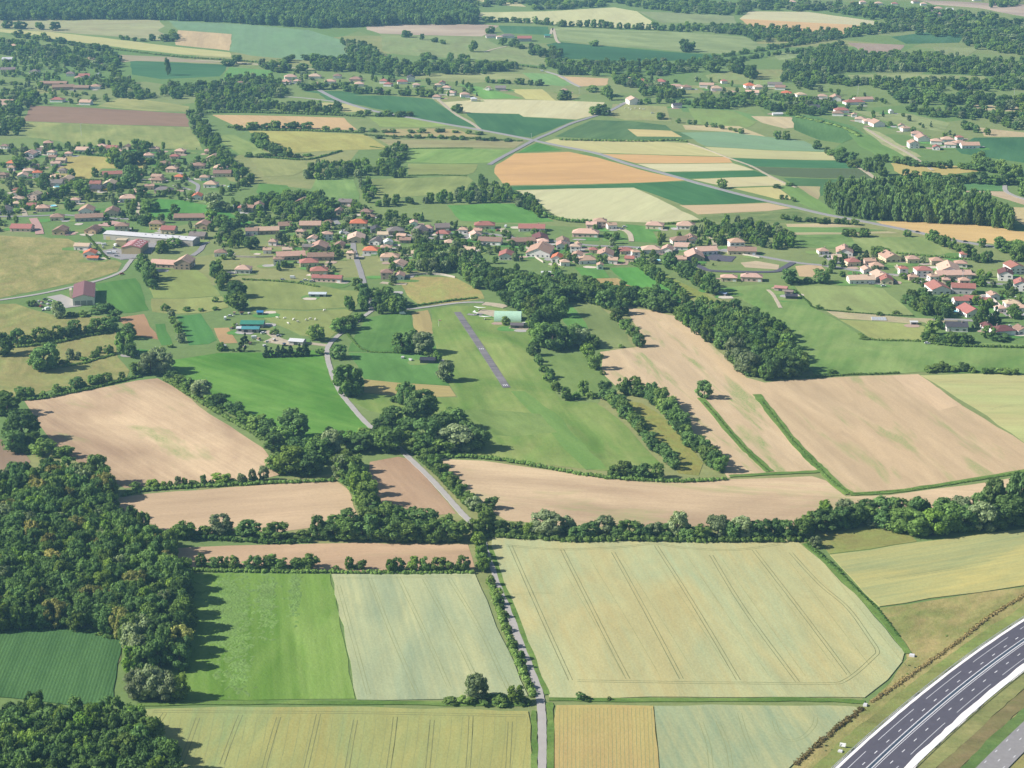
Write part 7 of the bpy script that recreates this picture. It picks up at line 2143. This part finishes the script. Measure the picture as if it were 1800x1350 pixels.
for lab, px, w, h, *k in (
        ('low hedge along the ditch between the two left ploughed fields', [(216, 872), (267, 862), (380, 855), (480, 850), (540, 848), (590, 845)], 3.4, 2.2),
        ('hedge under the trees of the left ploughed field', [(300, 948), (400, 950), (480, 955), (550, 953)], 4.0, 2.8),
        ('long hedge above the cut hay field and near wheat', [(330, 1004), (450, 1006), (580, 1007), (700, 1009), (832, 1008)], 3.0, 2.0),
        ('roadside hedge along the country road by the near wheat', [(938, 1226), (912, 1172), (890, 1115), (872, 1060), (858, 1022)], 3.2, 2.4),
        ('hedge at the foot of the tree line above the big wheat field', [(850, 944), (930, 948), (1010, 953), (1100, 951), (1200, 953), (1300, 954), (1410, 952)], 4.2, 3.6),
        ('green hedge from the wheat corner down the field edge', [(1420, 958), (1440, 975), (1462, 994), (1480, 1010)], 2.4, 1.4),
        ('low hedge running on below the wheat corner', [(1484, 1014), (1520, 1050), (1545, 1074), (1580, 1120)], 1.5, 0.6),
        ('brown reedy ditch growth between wheat field and motorway', [(1398, 1346), (1450, 1298), (1516, 1246)], 3.0, 0.8, 'r'),
        ('grey-green scrub along the motorway ditch beyond the culvert', [(1530, 1236), (1612, 1180), (1700, 1116), (1740, 1084), (1800, 1048), (1860, 1014)], 2.6, 0.7, 'r'),
        ('low hedge along the top edge of the long tan field', [(770, 804), (850, 806), (900, 813), (960, 823), (1060, 840), (1170, 847), (1280, 844)], 3.4, 2.4),
        ('scrubby growth on the first green baulk in the stubble', [(1238, 708), (1265, 738), (1300, 780), (1330, 810), (1352, 830)], 1.5, 0.6),
        ('scrubby growth on the second green baulk in the stubble', [(1340, 706), (1388, 768), (1440, 824), (1470, 852), (1492, 868)], 1.8, 0.7),
        ('scrubby growth along the lower baulk of the bare field', [(1500, 869), (1600, 862), (1700, 847), (1790, 832), (1850, 820)], 1.6, 0.6),
        ('diagonal hedge between the ploughed field and the bright meadow', [(290, 668), (350, 706), (420, 748), (470, 778), (490, 806)], 4.5, 3.2),
        ('upper hedge line across the dry pastures', [(20, 612), (60, 608), (105, 602), (150, 592), (200, 584)], 3.6, 2.4),
        ('hedge across the middle of the dry pastures', [(70, 652), (110, 645), (150, 638), (200, 624)], 3.0, 1.6),
        ('hedge along the top of the left ploughed field', [(20, 704), (70, 702), (110, 694), (160, 684), (215, 670), (250, 662)], 3.2, 2.0),
        ('hedge along the road side of the tan triangle field', [(735, 806), (765, 832), (800, 868), (830, 898)], 3.0, 2.2),
        ('hedge between tan triangle field and the left ploughed field', [(600, 846), (622, 868), (640, 900), (660, 920)], 4.5, 3.4),
        ('dark clipped hedge curving above the hangar lane', [(700, 541), (740, 537), (790, 530), (840, 524)], 2.4, 1.9),
        ('tall dark hedge round the hedged square meadow', [(86, 312), (100, 292), (116, 271), (150, 272), (190, 276), (262, 281)], 3.0, 3.0),
        ('low hedge along the lower edge of the hedged square meadow', [(92, 308), (130, 314), (160, 317), (186, 318)], 2.2, 1.8),
        ('bright clipped hedge down the warehouse yard', [(152, 414), (166, 430), (180, 446), (190, 456)], 2.0, 1.6, 'l'),
        ('low hedge along the top of the airfield grass', [(610, 586), (640, 616), (690, 620), (720, 620)], 2.0, 1.0),
        ('hedge along the sheep pasture under the street', [(425, 492), (470, 494), (520, 498), (560, 505)], 2.4, 1.6),
        ('hedge of the pale field behind the village', [(905, 340), (930, 356), (960, 380), (1000, 390), (1040, 391)], 4.0, 3.6),
        ('hedge behind the villas by the pale field', [(1160, 395), (1200, 393), (1230, 390), (1240, 386)], 2.8, 2.4),
        ('diagonal hedge of the bright green village field', [(1110, 464), (1140, 480), (1170, 502), (1200, 526)], 3.6, 3.0),
        ('dark hedge above the eastern bungalows', [(1575, 446), (1620, 450), (1680, 455), (1720, 458)], 2.6, 2.2),
        ('hedge along the lower side of the green plain', [(1420, 664), (1480, 660), (1540, 658), (1580, 656)], 2.6, 1.4),
        ('scrubby fence line below the allotments', [(1510, 588), (1535, 598), (1600, 600), (1640, 602)], 2.4, 1.6),
        ('fence hedge between the green plain and the pale pasture', [(1396, 510), (1420, 530), (1436, 543), (1500, 550), (1560, 554), (1606, 556)], 1.8, 0.9),
        ('hedge in front of the white slate-roofed villa', [(1630, 604), (1680, 609), (1720, 610), (1800, 612)], 3.2, 2.2),
        ('field hedge across the bright far pasture', [(716, 309), (770, 308), (820, 310)], 1.8, 1.0),
        ('field hedge above the bright far pasture', [(650, 258), (690, 262), (760, 261), (830, 261)], 1.6, 1.0),
        ('roadside hedge by the crossroads', [(640, 238), (720, 242), (800, 243), (870, 246), (918, 249)], 3.4, 2.0),
        ('hedge above the ripe strip of the upper pastures', [(345, 200), (420, 198), (500, 200), (610, 204), (640, 206)], 5.0, 3.4),
        ('hedge below the ripe strip of the upper pastures', [(400, 224), (460, 229), (560, 231), (640, 234)], 4.4, 3.0),
        ('hedge below the yellow upper pasture', [(430, 276), (480, 278), (540, 281), (600, 266)], 3.6, 2.2),
        ('dark orchard row below the plantation', [(985, 246), (1060, 248), (1130, 249), (1180, 247), (1210, 250)], 6.0, 2.4),
        ('young tree rows of the plantation by the far hamlet', [(1400, 206), (1440, 214), (1490, 228), (1510, 240)], 9.0, 2.6),
        ('hedge along the far railway line', [(20, 60), (180, 84), (310, 100), (400, 106), (480, 112)], 7.0, 3.0),
        ('hedge on the far grass field edge', [(690, 118), (780, 110), (860, 110), (960, 122)], 6.0, 2.6)):
    hedge(lab, px, w, h, k[0] if k else 'h', 1.0, 0.42 if w < 3 else 0.5)
# ================================================================== AIR
hz = MB()
hz.box(-4200, 4200, -60, 6200, -2.0, CAMH + 12)
hm = bpy.data.materials.new('haze')
hm.use_nodes = True
ht = hm.node_tree
ht.nodes.remove(ht.nodes['Principled BSDF'])
pv = ht.nodes.new('ShaderNodeVolumePrincipled')
pv.inputs['Color'].default_value = (0.34, 0.65, 1.0, 1)
pv.inputs['Density'].default_value = 5.9e-5
pv.inputs['Anisotropy'].default_value = 0.2
ht.links.new(pv.outputs[0], [n for n in ht.nodes if n.type == 'OUTPUT_MATERIAL'][0].inputs['Volume'])
tag(hz.build('haze', hm), kind='stuff')
